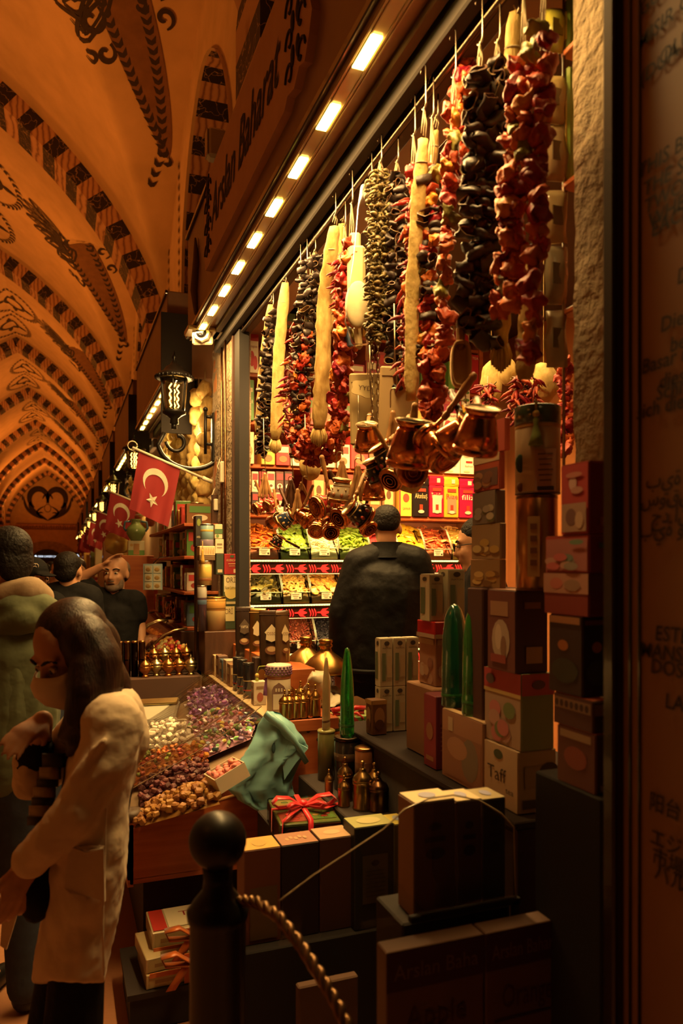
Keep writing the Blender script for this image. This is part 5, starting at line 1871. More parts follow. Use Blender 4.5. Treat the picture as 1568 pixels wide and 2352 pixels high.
def packet(px0, px1, py_top, col, label, title, tcol, lab=None):
 Y = YC - .0
 a, b = on_y(px0, 1200, Y).x, on_y(px1, 1200, Y).x
 zt = on_y((px0 + px1) / 2, py_top, Y).z
 z = SHELF_Z[0]
 w, h, xc_ = b - a - .004, zt - z, (a + b) / 2
 t = thing('tea_packet', label, 'tea packet', (xc_, Y + .05, z))
 hb = h * .76
 mb = MB()
 rings = []
 for (f, s_, dp) in ((0, .96, .09), (.02, 1, .095), (.5, 1.0, .1), (.95, .99, .095), (1, .96, .09)):
  rings.append([Vector((xc_ + sx * w / 2 * s_ * k1, Y + .05 + sy * dp / 2 * k2, z + .0005 + f * hb)) for sx, sy, k1, k2 in ((-1, -1, .94, 1), (1, -1, .94, 1), (1, -1, 1, .9), (1, 1, 1, .9), (1, 1, .94, 1), (-1, 1, .94, 1), (-1, 1, 1, .9), (-1, -1, 1, .9))])
 mb.loft(rings, col, smooth=False)
 Mx = frame((xc_, Y - .0025, z + hb * .5), (1, 0, 0), (0, 0, 1))
 if lab:
  mb.box((0, -.02 * 1, 0), (w * .62, hb * .55, .001), lab, M=Mx)
 mb.box((0, hb * .37, 0), (w * .6, hb * .1, .0012), (.5, .05, .03), M=Mx)
 mb.text(title, hb * .24, Mx @ Matrix.Translation((0, hb * .17, .0014)), tcol, width=w * .78)
 mb.box((0, -hb * .2, .001), (w * .2, hb * .2, .001), (.35, .04, .02), M=Mx)
 mb.add([(w * .2 * cos(2 * pi * k / 12), -hb * .33 + .012 * sin(2 * pi * k / 12), .0018) for k in range(12)], [tuple(range(12))], (.6, .5, .35), M=Mx)
 part('packet_body', mb, GLOSS, t)
 mb = MB()
 rr = random.Random(px0)
 rings = []
 for (f, s_, dp) in ((0, .97, .09), (.25, 1.02, .1), (.7, 1.0, .1), (.95, .93, .085), (1.0, .85, .07)):
  rings.append([Vector((xc_ + sx * w / 2 * s_ + rr.uniform(-.003, .003), Y + .05 + sy * dp / 2 + rr.uniform(-.003, .003), z + hb + f * (h - hb))) for sx, sy in ((-1, -1), (0, -1.04), (1, -1), (1, 1), (0, 1.04), (-1, 1))])
 mb.loft(rings, col, smooth=False)
 mb.box((xc_ + w * .1, Y - .004, z + hb + (h - hb) * .5), (w * .22, .002, (h - hb) * .42), (.6, .55, .42))
 part('folded_top', mb, GLOSS, t)
packet(948, 985, 1094, (.014, .011, .012), 'black tea packet with gold lettering, left of the crimson one', 'Altınbaş', (.62, .45, .2))
packet(986, 1020, 1092, (.36, .012, .04), 'crimson tea packet with a white panel, right of the black one', 'Tiryaki Çayı', (.7, .6, .4), (.55, .48, .36))
packet(1020, 1054, 1095, (.72, .36, .03), 'yellow tea packet with dark panel between crimson and magenta ones', 'Rize', (.55, .06, .03), (.3, .2, .12))
packet(1055, 1093, 1099, (.40, .010, .06), 'magenta tea packet with big white script, rightmost of the row', 'filiz', (.75, .65, .5))
shelf_px(916, 946, 0, 1115, (.78, .42, .05), 'yellow tea carton left of the black packet', decals=[('r', 'f', 0, 0, .12, 1, (.4, .03, .03)), ('e', 'f', .55, .6, .25, .14, (.4, .05, .02)), ('x', 'f', 'ÇAYKUR', .58, .25, .1, (.45, .04, .03), .6)])
COF = [('r', 'f', .15, .32, .85, .85, (.62, .42, .15)), ('e', 'f', .5, .6, .2, .13, (.12, .05, .02)), ('r', 'f', .1, .06, .9, .2, (.12, .05, .02)), ('x', 'f', 'MEHMET EFENDI', .5, .13, .07, (.7, .5, .25), .75)]
for k, (a, b_, tp) in enumerate(((846, 876, 1105), (878, 907, 1105))):
 shelf_px(a, b_, 0, tp, (.23, .10, .035), 'brown coffee carton with cup emblem, %s one above the shopkeeper' % ['left', 'right'][k], decals=COF)
for k, (a, b_) in enumerate(((716, 748), (750, 780), (782, 812), (814, 844))):
 shelf_px(a, b_, 0, 1090 + (k % 2) * 12, [(.42, .10, .04), (.2, .08, .03), (.35, .04, .03), (.25, .1, .04)][k], 'reddish brown carton behind the copper pots, %s of four in a row' % HPOS[k], decals=COF[:2])
for r_, (tp, bt) in enumerate(((1130, None), (1083, 1131))):
 for k, (a, b_) in enumerate(((578, 594), (595, 612), (613, 632), (633, 652), (653, 672))):
  z0 = SHELF_Z[0] if bt is None else on_y(600, bt, YC).z
  shelf_px(a, b_, 0, tp, [(.05, .03, .03), (.62, .52, .4), (.30, .03, .04), (.5, .4, .3), (.1, .04, .03)][(k + r_) % 5], 'small coffee carton on the left shelf, %s in the %s row' % (HPOS[k], ['lower', 'upper'][r_]), z=z0,
                 decals=[('r', 'f', .1, .6, .9, .9, (.3, .04, .05)), ('e', 'f', .5, .3, .35, .14, (.7, .62, .5)), ('e', 'f', .5, .33, .2, .07, (.1, .04, .02))])
rr = random.Random(12)
FILL = [(1, 600, 960), (2, 596, 1010), (3, 604, 1020), (4, 625, 1030)]
for (zi, a0, a1) in FILL:
 x, k = a0, 0
 while x < a1:
  wd = rr.choice((28, 34, 42))
  if x + wd > a1:
   break
  hgt = rr.uniform(52, 82)
  ybase = {1: 1078, 2: 990, 3: 890, 4: 790}[zi]
  col = rr.choice([(.42, .03, .03), (.62, .5, .32), (.12, .2, .05), (.35, .05, .06), (.6, .34, .06), (.25, .1, .04), (.66, .58, .44)])
  shelf_px(x, x + wd - 2, zi, ybase - hgt, col, 'box glimpsed behind the hanging strings on the shelf', decals=[('r', 'f', .1, .62, .9, .9, rr.choice([(.5, .04, .03), (.65, .55, .35), (.1, .15, .05)])), ('e', 'f', .5, .3, .3, .16, (.4, .12, .05))], group='boxes behind the hanging strings')
  x += wd
  k += 1
for k in range(3):
 c = on_y(1100 + 5 * k, 1190, YC + .03 + .05 * k)
 c.z = SHELF_Z[0]
 c.x = min(c.x, X1C - .03)
 t = thing('scent_bottle', 'tiny glass bottle at the right end of the tea shelf', 'bottle', c, 'tiny bottles on the tea shelf')
 mb = MB()
 mb.lathe([(0, .0), (.017, .001), (.018, .1), (.008, .12), (.008, .13)], 10, c, (.45, .36, .12))
 part('glass', mb, GLOSS, t)
 mb = MB()
 mb.lathe([(.009, .13), (.011, .132), (.011, .16), (0, .162)], 10, c, (.6, .45, .2))
 part('cap', mb, METAL, t)
# ================================================================ SWEETS COUNTER AND THE GOODS ON IT
YN = 3.0                                     # near end of the sweets counter
SLOPE = .50
def tray_z(x):
 return .60 + SLOPE * (x - .25)
def on_tray(px, py, h=0.0):
 r = ray(px, py)
 k = (.60 - SLOPE * .25 + h - CZ) / (r.z - SLOPE * r.x)
 return EYE + r * k
t = thing('sweets_counter', 'reddish wooden counter with sloping sweets tray and pale ledge', 'counter', (.6, 3.9, 0))
YF = 4.75
mb = MB()
mb.prism([(.241, .378), (.87, .378), (.87, .72), (.763, .672), (.241, .592)], .025, M=Matrix(((1, 0, 0, 0), (0, 0, 1, YN), (0, 1, 0, 0), (0, 0, 0, 1))))
part('end_panel', mb, WOODH, t)
mb = MB()
mb.tube([(.238, YN + .004, .594), (.763, YN + .004, .676)], .007, 6, (.5, .25, .09))
part('edge_strip', mb, MATTE, t)
mb = MB()
mb.box((.96, YN + .012, .63), (.20, .024, .64), bev=.002)
for (x, z) in ((.905, .9), (.975, .9), (1.02, .86)):
 mb.lathe([(.0085, 0), (.0085, .001), (0, .001)], 12, M=frame((x, YN - .001, z), (1, 0, 0), (0, 0, 1)), col=(.01, .006, .004), mat=1)
part('end_board', mb, [WOODH, MATTE], t)
mb = MB()
mb.box((.252, (YN + YF) / 2, .47), (.022, YF - YN, .24))
mb.box((.56, (YN + YF) / 2, .37), (.62, YF - YN, .02))
part('front_panel', mb, WOODH, t)
mb = MB()
mb.add([(.25, YN, .585), (.86, YN, tray_z(.86) - .015), (.86, YF, tray_z(.86) - .015), (.25, YF, .585)], [(0, 1, 2, 3)], (.3, .2, .12))
part('tray', mb, MATTE, t)
mb = MB()
mb.box((.895, (YN + 4.7) / 2 + .02, .938), (.17, 1.66, .024), bev=.003)
part('ledge', mb, BEIGEWOOD, t)
mb = MB()
mb.box((.806, (YN + 4.7) / 2 + .02, .925), (.012, 1.68, .05), (.02, .012, .008), bev=.002)
part('ledge_edge', mb, GLOSS, t)
mb = MB()
mb.box((.56, 3.9, .19), (.5, 1.6, .36), (.03, .014, .01))
part('base', mb, MATTE, t)
# ---- sweets lying in rows on the tray
SWEET = mat('sugared_sweet', .55, noise=(60, .2), bump=(90, .4, .003), rnd=.25)
FOIL = mat('sweet_wrapper', .25, .1, noise=(40, .2), rnd=.9)
CUBE = meshes_for('cube', 4, 'lokum_cube', SWEET)
DCUBE = meshes_for('cube', 4, 'dark_lokum_cube', SWEET, [(.13, .035, .035), (.16, .04, .05), (.10, .03, .03)])
GUM = meshes_for('cube', 4, 'gummy_cube', SWEET, [(.50, .16, .03), (.30, .34, .06), (.55, .22, .04), (.45, .08, .03)])
BLOCK = meshes_for('block', 4, 'white_lokum_block', SWEET)
PUR = meshes_for('sweet', 4, 'wrapped_sweet', FOIL, [(.42, .20, .62), (.56, .32, .68), (.34, .16, .55)])
MIX = meshes_for('sweet', 7, 'wrapped_sweet', FOIL, [(.75, .38, .55), (.35, .55, .68), (.78, .64, .2), (.3, .55, .2), (.8, .75, .75), (.65, .14, .16), (.45, .25, .62)])
def pile(ms, name, quad_px, nx, ny, label, group, h=.03, sc=1.0, layers=1, cat='sweet', bulge=.03, seed=0):
 """pieces spread over a picture quadrilateral on the tray (near-left, near-right, far-right, far-left)"""
 P = [on_tray(px, py, h) for px, py in quad_px]
 rr = random.Random(seed)
 c = (P[0] + P[1] + P[2] + P[3]) / 4
 mb = MB()
 g = 8
 col = tuple(x * .7 for x in [tuple(ms[0].attributes['col'].data[0].color)[:3]][0])
 def Q(u, v):
  p = P[0].lerp(P[1], u).lerp(P[3].lerp(P[2], u), v)
  return p + Vector((0, 0, bulge * sin(pi * u) * sin(pi * v)))
 vs = [Q(i / g, j / g) + Vector((0, 0, -.014)) for j in range(g + 1) for i in range(g + 1)]
 mb.add(vs, [(j * (g + 1) + i, j * (g + 1) + i + 1, (j + 1) * (g + 1) + i + 1, (j + 1) * (g + 1) + i) for j in range(g) for i in range(g)], col, smooth=True)
 put('sweets_mound', mb, SWEET, label='lower layer of %s on the sloping counter' % group, cat='sweets', kind='stuff')
 for j in range(ny):
  for i in range(nx):
   u = (i + .5 + rr.uniform(-.35, .35)) / nx
   v = (j + .5 + rr.uniform(-.35, .35)) / ny
   o = bpy.data.objects.new(name, ms[rr.randrange(len(ms))])
   COL.objects.link(o)
   o.location = Q(u, v) + Vector((0, 0, rr.uniform(-.004, .010)))
   o.rotation_euler = (rr.uniform(-.5, .5), -.45 + rr.uniform(-.5, .5), rr.uniform(0, 6.3))
   s_ = sc * rr.uniform(.85, 1.15)
   o.scale = (s_, s_, s_)
   tag(o, label, cat, group)
pile(CUBE, 'lokum_cube', [(306, 1895), (505, 1838), (482, 1790), (345, 1845)], 13, 5, 'brown sugared lokum cube at the near edge of the tray', 'brown lokum cubes', sc=.95, seed=1, h=.02)
pile(DCUBE, 'dark_lokum_cube', [(322, 1845), (492, 1785), (465, 1738), (322, 1790)], 14, 5, 'dark red lokum cube behind the brown cubes', 'dark red lokum cubes', sc=.75, seed=2, h=.03)
pile(GUM, 'gummy_cube', [(300, 1800), (480, 1740), (455, 1705), (302, 1735)], 14, 5, 'orange and green gummy cube in the third row', 'orange and green gummies', sc=.62, seed=3)
pile(BLOCK, 'white_lokum_block', [(302, 1738), (455, 1704), (420, 1655), (325, 1665)], 9, 6, 'white powdered lokum block in the bright row', 'white lokum blocks', sc=.78, seed=4, h=.04)
pile(MIX, 'wrapped_sweet', [(470, 1735), (575, 1690), (590, 1650), (450, 1690)], 11, 5, 'glossy wrapped sweet of mixed colours under the film', 'mixed wrapped sweets', sc=.85, seed=5)
pile(MIX, 'wrapped_sweet', [(430, 1690), (590, 1650), (560, 1620), (430, 1650)], 12, 5, 'glossy wrapped sweet of mixed colours under the film', 'mixed wrapped sweets', sc=.8, seed=6)
pile(PUR, 'wrapped_sweet', [(435, 1640), (545, 1612), (500, 1575), (430, 1590)], 11, 6, 'purple wrapped sweet high on the tray under the film', 'purple wrapped sweets', sc=.95, seed=7, h=.03)
mb = MB()
c = on_tray(300, 1885, .02)
mb.lathe([(.03, 0), (.05, .02), (.045, .04), (.02, .045), (0, .04)], 14, c, (.05, .025, .015))
put('dark_sweet_roll', mb, SWEET, label='dark rolled sweet at the near left corner of the tray', cat='sweet')
c = on_tray(528, 1795, .02)
t = thing('sweets_box', 'white open box of pink pebble sweets half behind the blue bag', 'box', c)
Mx = Matrix.Translation(c) @ Matrix.Rotation(-.42, 4, 'Y') @ Matrix.Rotation(.15, 4, 'Z') @ Matrix.Scale(.82, 4)
mb = MB()
for (cx_, cy_, w, d) in ((0, -.075, .15, .004), (0, .075, .15, .004), (-.075, 0, .004, .15), (.075, 0, .004, .15)):
 mb.box((cx_, cy_, .035), (w, d, .07), (.68, .6, .45), M=Mx)
mb.box((0, 0, .004), (.15, .15, .004), (.68, .6, .45), M=Mx)
part('tray', mb, CARD, t)
PEB = MB()
PEB.ball((0, 0, 0), (.014, .010, .008), (.72, .25, .20), seg=10, rings=8)
pm = mesh_of(PEB, 'pebble_sweet', [SWEET])
rr = random.Random(4)
for k in range(42):
 o = bpy.data.objects.new('pebble_sweet', pm)
 COL.objects.link(o)
 p = Mx @ Vector((rr.uniform(-.06, .06), rr.uniform(-.06, .06), .055 + rr.uniform(0, .018)))
 o.location = p
 o.rotation_euler = (rr.uniform(-.5, .5), -.4 + rr.uniform(-.5, .5), rr.uniform(0, 6))
 tag(o, 'pink pebble sweet in the white open box', 'sweet', 'pink pebble sweets')
FILM = glass('stretched_film', (1, 1, 1), .10, .13, .95)
nt = FILM.node_tree
for n in nt.nodes:
 if n.type == 'TEX_NOISE':
  n.inputs['Scale'].default_value = 22
  mp = nt.nodes.new('ShaderNodeMapping')
  mp.inputs['Scale'].default_value = (.12, 1.6, .3)
  mp.inputs['Rotation'].default_value = (0, 0, .7)
  lk = n.inputs['Vector'].links[0]
  nt.links.new(lk.from_socket, mp.inputs[0])
  nt.links.new(mp.outputs[0], n.inputs['Vector'])
 if n.type == 'BUMP':
  n.inputs['Strength'].default_value = .6
  n.inputs['Distance'].default_value = .02
t = thing('plastic_film', 'clear plastic film stretched over the sloping tray of sweets', 'film', (.55, 3.8, .8))
mb = MB()
gx, gy = 20, 40
def fz(u, v):
 x, y = .24 + .575 * u, 3.16 + 1.22 * v
 return Vector((x, y, tray_z(x) + .075 + .03 * u - .02 * sin(pi * u) + .004 * sin(9 * v + 6 * u)))
mb.add([fz(i / gx, j / gy) for j in range(gy + 1) for i in range(gx + 1)], [(j * (gx + 1) + i, j * (gx + 1) + i + 1, (j + 1) * (gx + 1) + i + 1, (j + 1) * (gx + 1) + i) for j in range(gy) for i in range(gx)], smooth=True)
part('sheet', mb, FILM, t)
mb = MB()
mb.tube([fz(i / 12, .0) for i in range(13)], .0025, 5, (.2, .13, .08))
part('near_edge', mb, GLOSS, t)
mb = MB()
mb.tube([fz(i / 12, .2) for i in range(13)], .002, 5, (.2, .13, .08))
part('seam', mb, GLOSS, t)
c = on_tray(362, 1650, .03)
t = thing('weighing_scale', 'pale grey weighing scale lying on the tray beside the woman', 'scale', c)
Mx = frame(c + Vector((0, 0, .03)), (RGT + Vector((0, 0, .05))), (FWD + Vector((0, 0, .6))))
mb = MB()
mb.box((0, 0, 0), (.22, .17, .045), (.50, .46, .36), bev=.012, M=Mx)
part('housing', mb, PLASTIC, t)
mb = MB()
mb.box((0, .06, .03), (.21, .05, .012), (.6, .5, .24), bev=.004, M=Mx)
part('pan', mb, METAL, t)
mb = MB()
mb.box((-.065, -.086, .005), (.045, .002, .02), (.62, .6, .5), M=Mx)
mb.box((-.055, -.0875, .003), (.012, .001, .012), (.04, .14, .06), M=Mx)
part('type_label', mb, CARD, t)
# ---- green-blue plastic bag hanging at the counter's end
BAGM = mat('bag_plastic', .28, noise=(6, .08), spec=.5)
BLUE = (.25, .52, .55)
t = thing('plastic_bag', 'crumpled light blue plastic bag hanging on the counter corner', 'bag', (.8, 2.93, .9))
outline = [  # left, right picture edge per height
 (1636, 612, 634), (1660, 600, 668), (1690, 588, 694), (1715, 573, 708), (1745, 556, 690), (1780, 538, 672), (1812, 522, 676), (1838, 546, 680), (1862, 600, 640), (1880, 621, 627)]
rings = []
rr = random.Random(8)
for (py, xl, xr) in outline:
 ring = []
 f = (py - 1636) / 244
 for k in range(22):
  a = 2 * pi * k / 22
  px = (xl + xr) / 2 + (xr - xl) / 2 * cos(a)
  p = on_y(px, py, 2.95)
  fold = .016 * sin((px - xl) / 9 + f * 4) + .012 * sin(px * .14 - py * .03)
  th = .045 * min(1, f * 4 + .3) * min(1, (1.03 - f) * 3)
  p += Vector((0, -1, 0)) * (th * sin(-a) * -1 if False else th * sin(a)) + Vector((0, fold * (1 if sin(a) > 0 else .3), 0))
  ring.append(p)
 rings.append(ring)
fine = []
for i in range(len(rings) - 1):
 for k in range(4):
  fine.append([rings[i][j].lerp(rings[i + 1][j], k / 4) for j in range(22)])
fine.append(rings[-1])
mb = MB()
mb.loft(fine, BLUE)
mb.v = [tuple(v) for v in crumple(mb.v, .007, 16, 3)]
mb.v = [tuple(v) for v in crumple(mb.v, .006, 45, 4)]
part('bag_body', mb, BAGM, t)
mb = MB()
P = [on_y(px, py, 2.93) for px, py in ((606, 1640), (640, 1668), (668, 1700), (700, 1752))]
for k in range(3):
 mb.tube([p + Vector((0, -.012 - .012 * k, .006 * k)) for p in P], [.010, .014, .013, .006], 8, BLUE)
part('rolled_top', mb, BAGM, t)
mb = MB()
c = on_y(628, 1718, 2.895)
mb.ball(c, (.008, .004, .022), (.03, .08, .09), seg=10, rings=8)
part('hand_hole', mb, MATTE, t)
mb = MB()
Q = [on_y(px, py, 2.90) for px, py in ((666, 1700), (710, 1718), (682, 1750), (655, 1790), (650, 1740))]
mb.add(Q + [q + Vector((0, .012, 0)) for q in Q], [(0, 1, 2, 3, 4), (9, 8, 7, 6, 5), (0, 5, 6, 1), (1, 6, 7, 2), (2, 7, 8, 3), (3, 8, 9, 4), (4, 9, 5, 0)], BLUE)
mb.v = [tuple(v) for v in crumple(mb.v, .01, 20, 6)]
part('corner_flap', mb, BAGM, t)
# ---- goods standing along the pale ledge
def cylinder(name, label, cat, c, r, h, col, m=GLOSS, lid=None, bands=(), group=None, seg=20, text=None):
 t = thing(name, label, cat, c, group)
 mb = MB()
 mb.lathe([(0, 0), (r, 0.0005), (r, h), (r * .98, h + .001), (0, h + .001)], seg, c, col)
 for (z0, z1, cl) in bands:
  mb.lathe([(r * 1.004, h * z0), (r * 1.012, h * z0 + .0005), (r * 1.012, h * z1 - .0005), (r * 1.004, h * z1)], seg, c, cl)
 if text:
  s_, hh, cl, zz = text
  T = frame(Vector(c) + Vector((0, 0, h * zz)) - Vector((c[0], c[1], 0)).normalized() * (r * 1.02), RGT, (0, 0, 1))
  mb.text(s_, hh, T, cl, width=r * 1.5)
 part('body', mb, m, t)
 if lid:
  mb = MB()
  lh, lc, lm = lid
  mb.lathe([(r * 1.03, h - .002), (r * 1.04, h + lh), (r * .9, h + lh + .003), (0, h + lh + .003)], seg, c, lc)
  part('lid', mb, lm, t)
 return t
LZ = .9505
def ledge(px, d=None, x=.9):
 """point on the ledge top under picture column px"""
 r = ray(px, 1500)
 k = x / r.x
 p = EYE + r * k
 return Vector((x, p.y, LZ))
for k, (px, lb) in enumerate(((546, 'left'), (556, 'middle'), (570, 'right'))):
 c = ledge(px, x=.855)
 cylinder('black_tin', 'slim black tin with round emblem on the ledge, %s of the three' % lb, 'tin', c, .026, .165, (.012, .011, .014), lid=(.006, (.02, .02, .02), GLOSS), bands=((.5, .53, (.35, .25, .1)), (.22, .26, (.3, .05, .03))))
c = ledge(640, x=.90)
t = cylinder('gift_tin', 'white gift tin with purple patterned lid and tassels on the ledge', 'tin', c, .052, .165, (.62, .52, .38), m=CARD, bands=((.9, .98, (.35, .12, .05)),))
mb = MB()
rl = .055
mb.lathe([(rl, .165), (rl, .205), (rl * .95, .21), (0, .21)], 24, c, (.62, .54, .45))
for j in range(4):
 for k in range(20):
  a = 2 * pi * (k + .5 * (j % 2)) / 20
  mb.ball(Vector(c) + Vector((rl * cos(a), rl * sin(a), .17 + .0105 * j)), (.006, .006, .004), (.16, .05, .16), seg=6, rings=4)
part('patterned_lid', mb, CARD, t)
T = frame(Vector(c) + Vector((-.014, -.052, .075)), (1, -.27, 0), (0, 0, 1))
mb = MB()
mb.prism([(-.03, -.06), (.03, -.06), (.03, .03), (.022, .046), (.0, .062), (-.022, .046), (-.03, .03)], .002, (.20, .11, .09), M=T)
mb.prism([(-.025, -.055), (.025, -.055), (.025, .012), (-.025, .012)], .003, (.6, .52, .4), M=T)
for k in range(3):
 mb.box((-.012 + .012 * k, .03, .003), (.007, .014, .002), (.6, .5, .38), M=T)
part('arched_label', mb, CARD, t)
for (px, col, cn) in ((590, (.32, .36, .05), 'green'), (612, (.28, .10, .34), 'purple')):
 q = on_x(px, 1545, .85)
 t = thing('tassel', '%s tassel hanging over the tins beside the gift tin' % cn, 'tassel', q)
 mb = MB()
 mb.tube([q + Vector((.04, -.01, .03)), q + Vector((.01, 0, .028)), q], .0025, 5, col)
 part('cord', mb, FABRIC, t)
 mb = MB()
 mb.ball(q + Vector((0, 0, -.012)), .010, (.6, .42, .1), seg=10, rings=8)
 part('bead', mb, GLOSS, t)
 mb = MB()
 mb.lathe([(.005, -.02), (.008, -.03), (.007, -.04), (.013, -.07), (.016, -.098), (.012, -.1), (0, -.095)], 12, q, col)
 mb.v = [tuple(v) for v in crumple(mb.v, .003, 90, px)]
 part('skirt', mb, FABRIC, t)
carton('tea_carton', 'dark printed carton between the black tins and the gift tin', 'box', ledge(597, x=.93), (.07, .06, .19), (.06, .03, .02), [('e', 'fl', .5, .55, .3, .15, (.45, .2, .06)), ('r', 'fl', .1, .1, .9, .25, (.3, .05, .03))])
carton('white_carton', 'white printed carton standing below the green tassel', 'box', ledge(594, x=.86), (.06, .05, .11), (.60, .50, .38), [('e', 'fl', .5, .35, .25, .2, (.3, .08, .05)), ('r', 'fl', .2, .7, .8, .8, (.25, .15, .08))])
mb = MB()
mb.box((1.02, 3.82, 1.04), (.12, 1.2, .18), bev=.003)
put('wooden_riser', mb, WOOD, label='low wooden riser behind the tins carrying the coffee pouches', cat='riser')
def pouch(px, py0, py1, wpx, col, label, lab, X=1.0, title=None, tcol=(.6, .5, .3), gold=False, turn=.0):
 b = on_x(px, py1, X)
 tp = on_x(px, py0, X)
 d = (b - EYE).dot(FWD) / F
 w, h = wpx * d, tp.z - b.z
 t = thing('coffee_pouch', label, 'pouch', b)
 ux = (RGT * cos(turn) + FWD * sin(turn))
 uy = Vector((0, 0, 1)).cross(ux)
 rings = []
 for (f, s_, dp) in ((0, .93, .055), (.03, .96, .06), (.3, 1, .055), (.7, 1, .035), (.9, 1, .012), (.94, 1, .005), (1, 1, .004)):
  rings.append([b + Vector((0, 0, f * h)) + ux * (w / 2 * s_ * cx_) + uy * (dp / 2 * cy_ * 1.0) for cx_, cy_ in ((-1, 0), (-.8, -.75), (-.3, -1), (.3, -1), (.8, -.75), (1, 0), (.8, .75), (.3, 1), (-.3, 1), (-.8, .75))])
 mb = MB()
 mb.loft(rings, col)
 mb.v = [tuple(v) for v in crumple(mb.v, .003, 30, px)]
 part('pouch_body', mb, METAL if gold else GLOSS, t)
 Mx = frame(b + Vector((0, 0, h * .6)) - uy * .030, ux, Vector((0, 0, 1)) + uy * .08)
 mb = MB()
 mb.prism([(0, -h * .13), (w * .22, -h * .09), (w * .2, 0), (w * .27, h * .03), (w * .14, h * .1), (0, h * .17), (-w * .14, h * .1), (-w * .27, h * .03), (-w * .2, 0), (-w * .22, -h * .09)], .001, lab, M=Mx)
 mb.prism([(w * .25 * cos(2 * pi * k / 14), -h * .27 + w * .17 * sin(2 * pi * k / 14)) for k in range(14)], .001, (.14, .05, .02), M=Mx)
 mb.prism([(w * .17 * cos(2 * pi * k / 14), -h * .25 + w * .1 * sin(2 * pi * k / 14)) for k in range(14)], .0016, (.45, .3, .14), M=Mx)
 if title:
  mb.text(title, h * .075, Mx @ Matrix.Translation((0, h * .01, .002)), tcol, width=w * .36)
 part('printed_label', mb, CARD, t)
 mb = MB()
 mb.box((0, 0, 0), (w * .98, .004, .003), [x * 1.8 + .02 for x in col], M=frame(b + Vector((0, 0, h * .93)) - uy * .004, ux, uy))
 part('seal', mb, GLOSS, t)
 return t
pouch(625, 1402, 1536, 60, (.045, .022, .012), 'dark brown coffee pouch with cup emblem, nearest on the riser', (.62, .52, .34), title='OSSO', tcol=(.2, .1, .05), X=.96)
pouch(648, 1402, 1538, 36, (.10, .05, .02), 'brown coffee pouch turned sideways beside the nearest one', (.6, .48, .28), title='OSS', tcol=(.2, .1, .05), X=1.0, turn=.6)
pouch(592, 1398, 1515, 40, (.40, .25, .08), 'gold coffee pouch behind the dark brown one', (.6, .5, .3), gold=True, X=1.0)
pouch(563, 1394, 1510, 46, (.028, .016, .012), 'black coffee pouch with white handwriting, middle of the riser', (.08, .05, .03), title='YAPTA', tcol=(.65, .55, .4), X=.97)
pouch(533, 1400, 1500, 26, (.45, .38, .25), 'slim pale pouch between two dark ones', (.2, .12, .06), X=1.0, title='Na', tcol=(.6, .5, .3))
pouch(515, 1396, 1490, 36, (.06, .035, .02), 'dark striped pouch near the far end of the riser', (.3, .2, .1), X=.97)
pouch(496, 1392, 1482, 34, (.30, .19, .07), 'dull gold pouch at the far end of the riser', (.1, .06, .03), gold=True, X=1.0)
for k, (px, col, h) in enumerate(((468, (.10, .12, .05), .15), (478, (.38, .2, .08), .16), (490, (.35, .06, .04), .13), (500, (.5, .36, .2), .12), (509, (.12, .06, .04), .13), (518, (.06, .1, .14), .12), (527, (.4, .3, .2), .13), (536, (.2, .1, .04), .12))):
 carton('spice_carton', 'narrow carton on the ledge, %s from its far end' % HPOS[k], 'box', ledge(px, x=.865), (.055, .075, h), col,
           [('r', 'fl', .12, .55, .88, .85, (.5, .38, .2)), ('e', 'fl', .5, .3, .3, .15, (.3, .15, .05))])
BRASS = (.42, .23, .065)
def grinder(c, h, r, label, col=BRASS, group=None):
 t = thing('pepper_grinder', label, 'grinder', c, group)
 mb = MB()
 mb.lathe([(0, 0), (r * 1.02, 0), (r * 1.02, h * .05), (r * .96, h * .07), (r * .96, h * .5), (r * 1.02, h * .52), (r * 1.02, h * .56)], 18, c, col)
 part('barrel', mb, METAL, t)
 mb = MB()
 mb.lathe([(r * 1.02, h * .56), (r * 1.04, h * .6), (r * .85, h * .68), (r * .45, h * .75), (r * .3, h * .8), (r * .34, h * .82), (0, h * .83)], 18, c, col)
 part('dome_lid', mb, METAL, t)
 mb = MB()
 mb.tube([Vector(c) + Vector((0, 0, h * .82)), Vector(c) + Vector((0, 0, h * .9))], r * .14, 8, col)
 mb.ball(Vector(c) + Vector((0, 0, h * .94)), r * .24, col, seg=8, rings=6)
 part('knob', mb, METAL, t)
 return t
GP = [(654, 1642, .88), (681, 1643, .90), (702, 1645, .93), (722, 1645, .96), (664, 1618, .96), (690, 1610, .99), (708, 1612, 1.0), (668, 1595, 1.0), (724, 1618, 1.02)]
for k, (px, py, x) in enumerate(GP):
 p = on_x(px, py, x)
 p.z = LZ
 p.y = max(YN + .03, p.y)
 grinder(p, .125 if k < 4 else .14, .024, 'small brass pepper grinder, %s' % (['leftmost of the front row by the end board', 'second in the front row by the end board', 'third in the front row by the end board', 'rightmost of the front row by the end board', 'behind the leftmost front grinder', 'tall in the middle of the back row', 'right in the back row', 'farthest back beside the gift tin', 'at the back right, before the glass jar'][k]))
mb = MB()
mb.box((.98, 3.3, .925), (.26, .62, .05), bev=.003)
put('counter_top', mb, WOODH, label='wooden counter top under the brass grinders', cat='counter top')
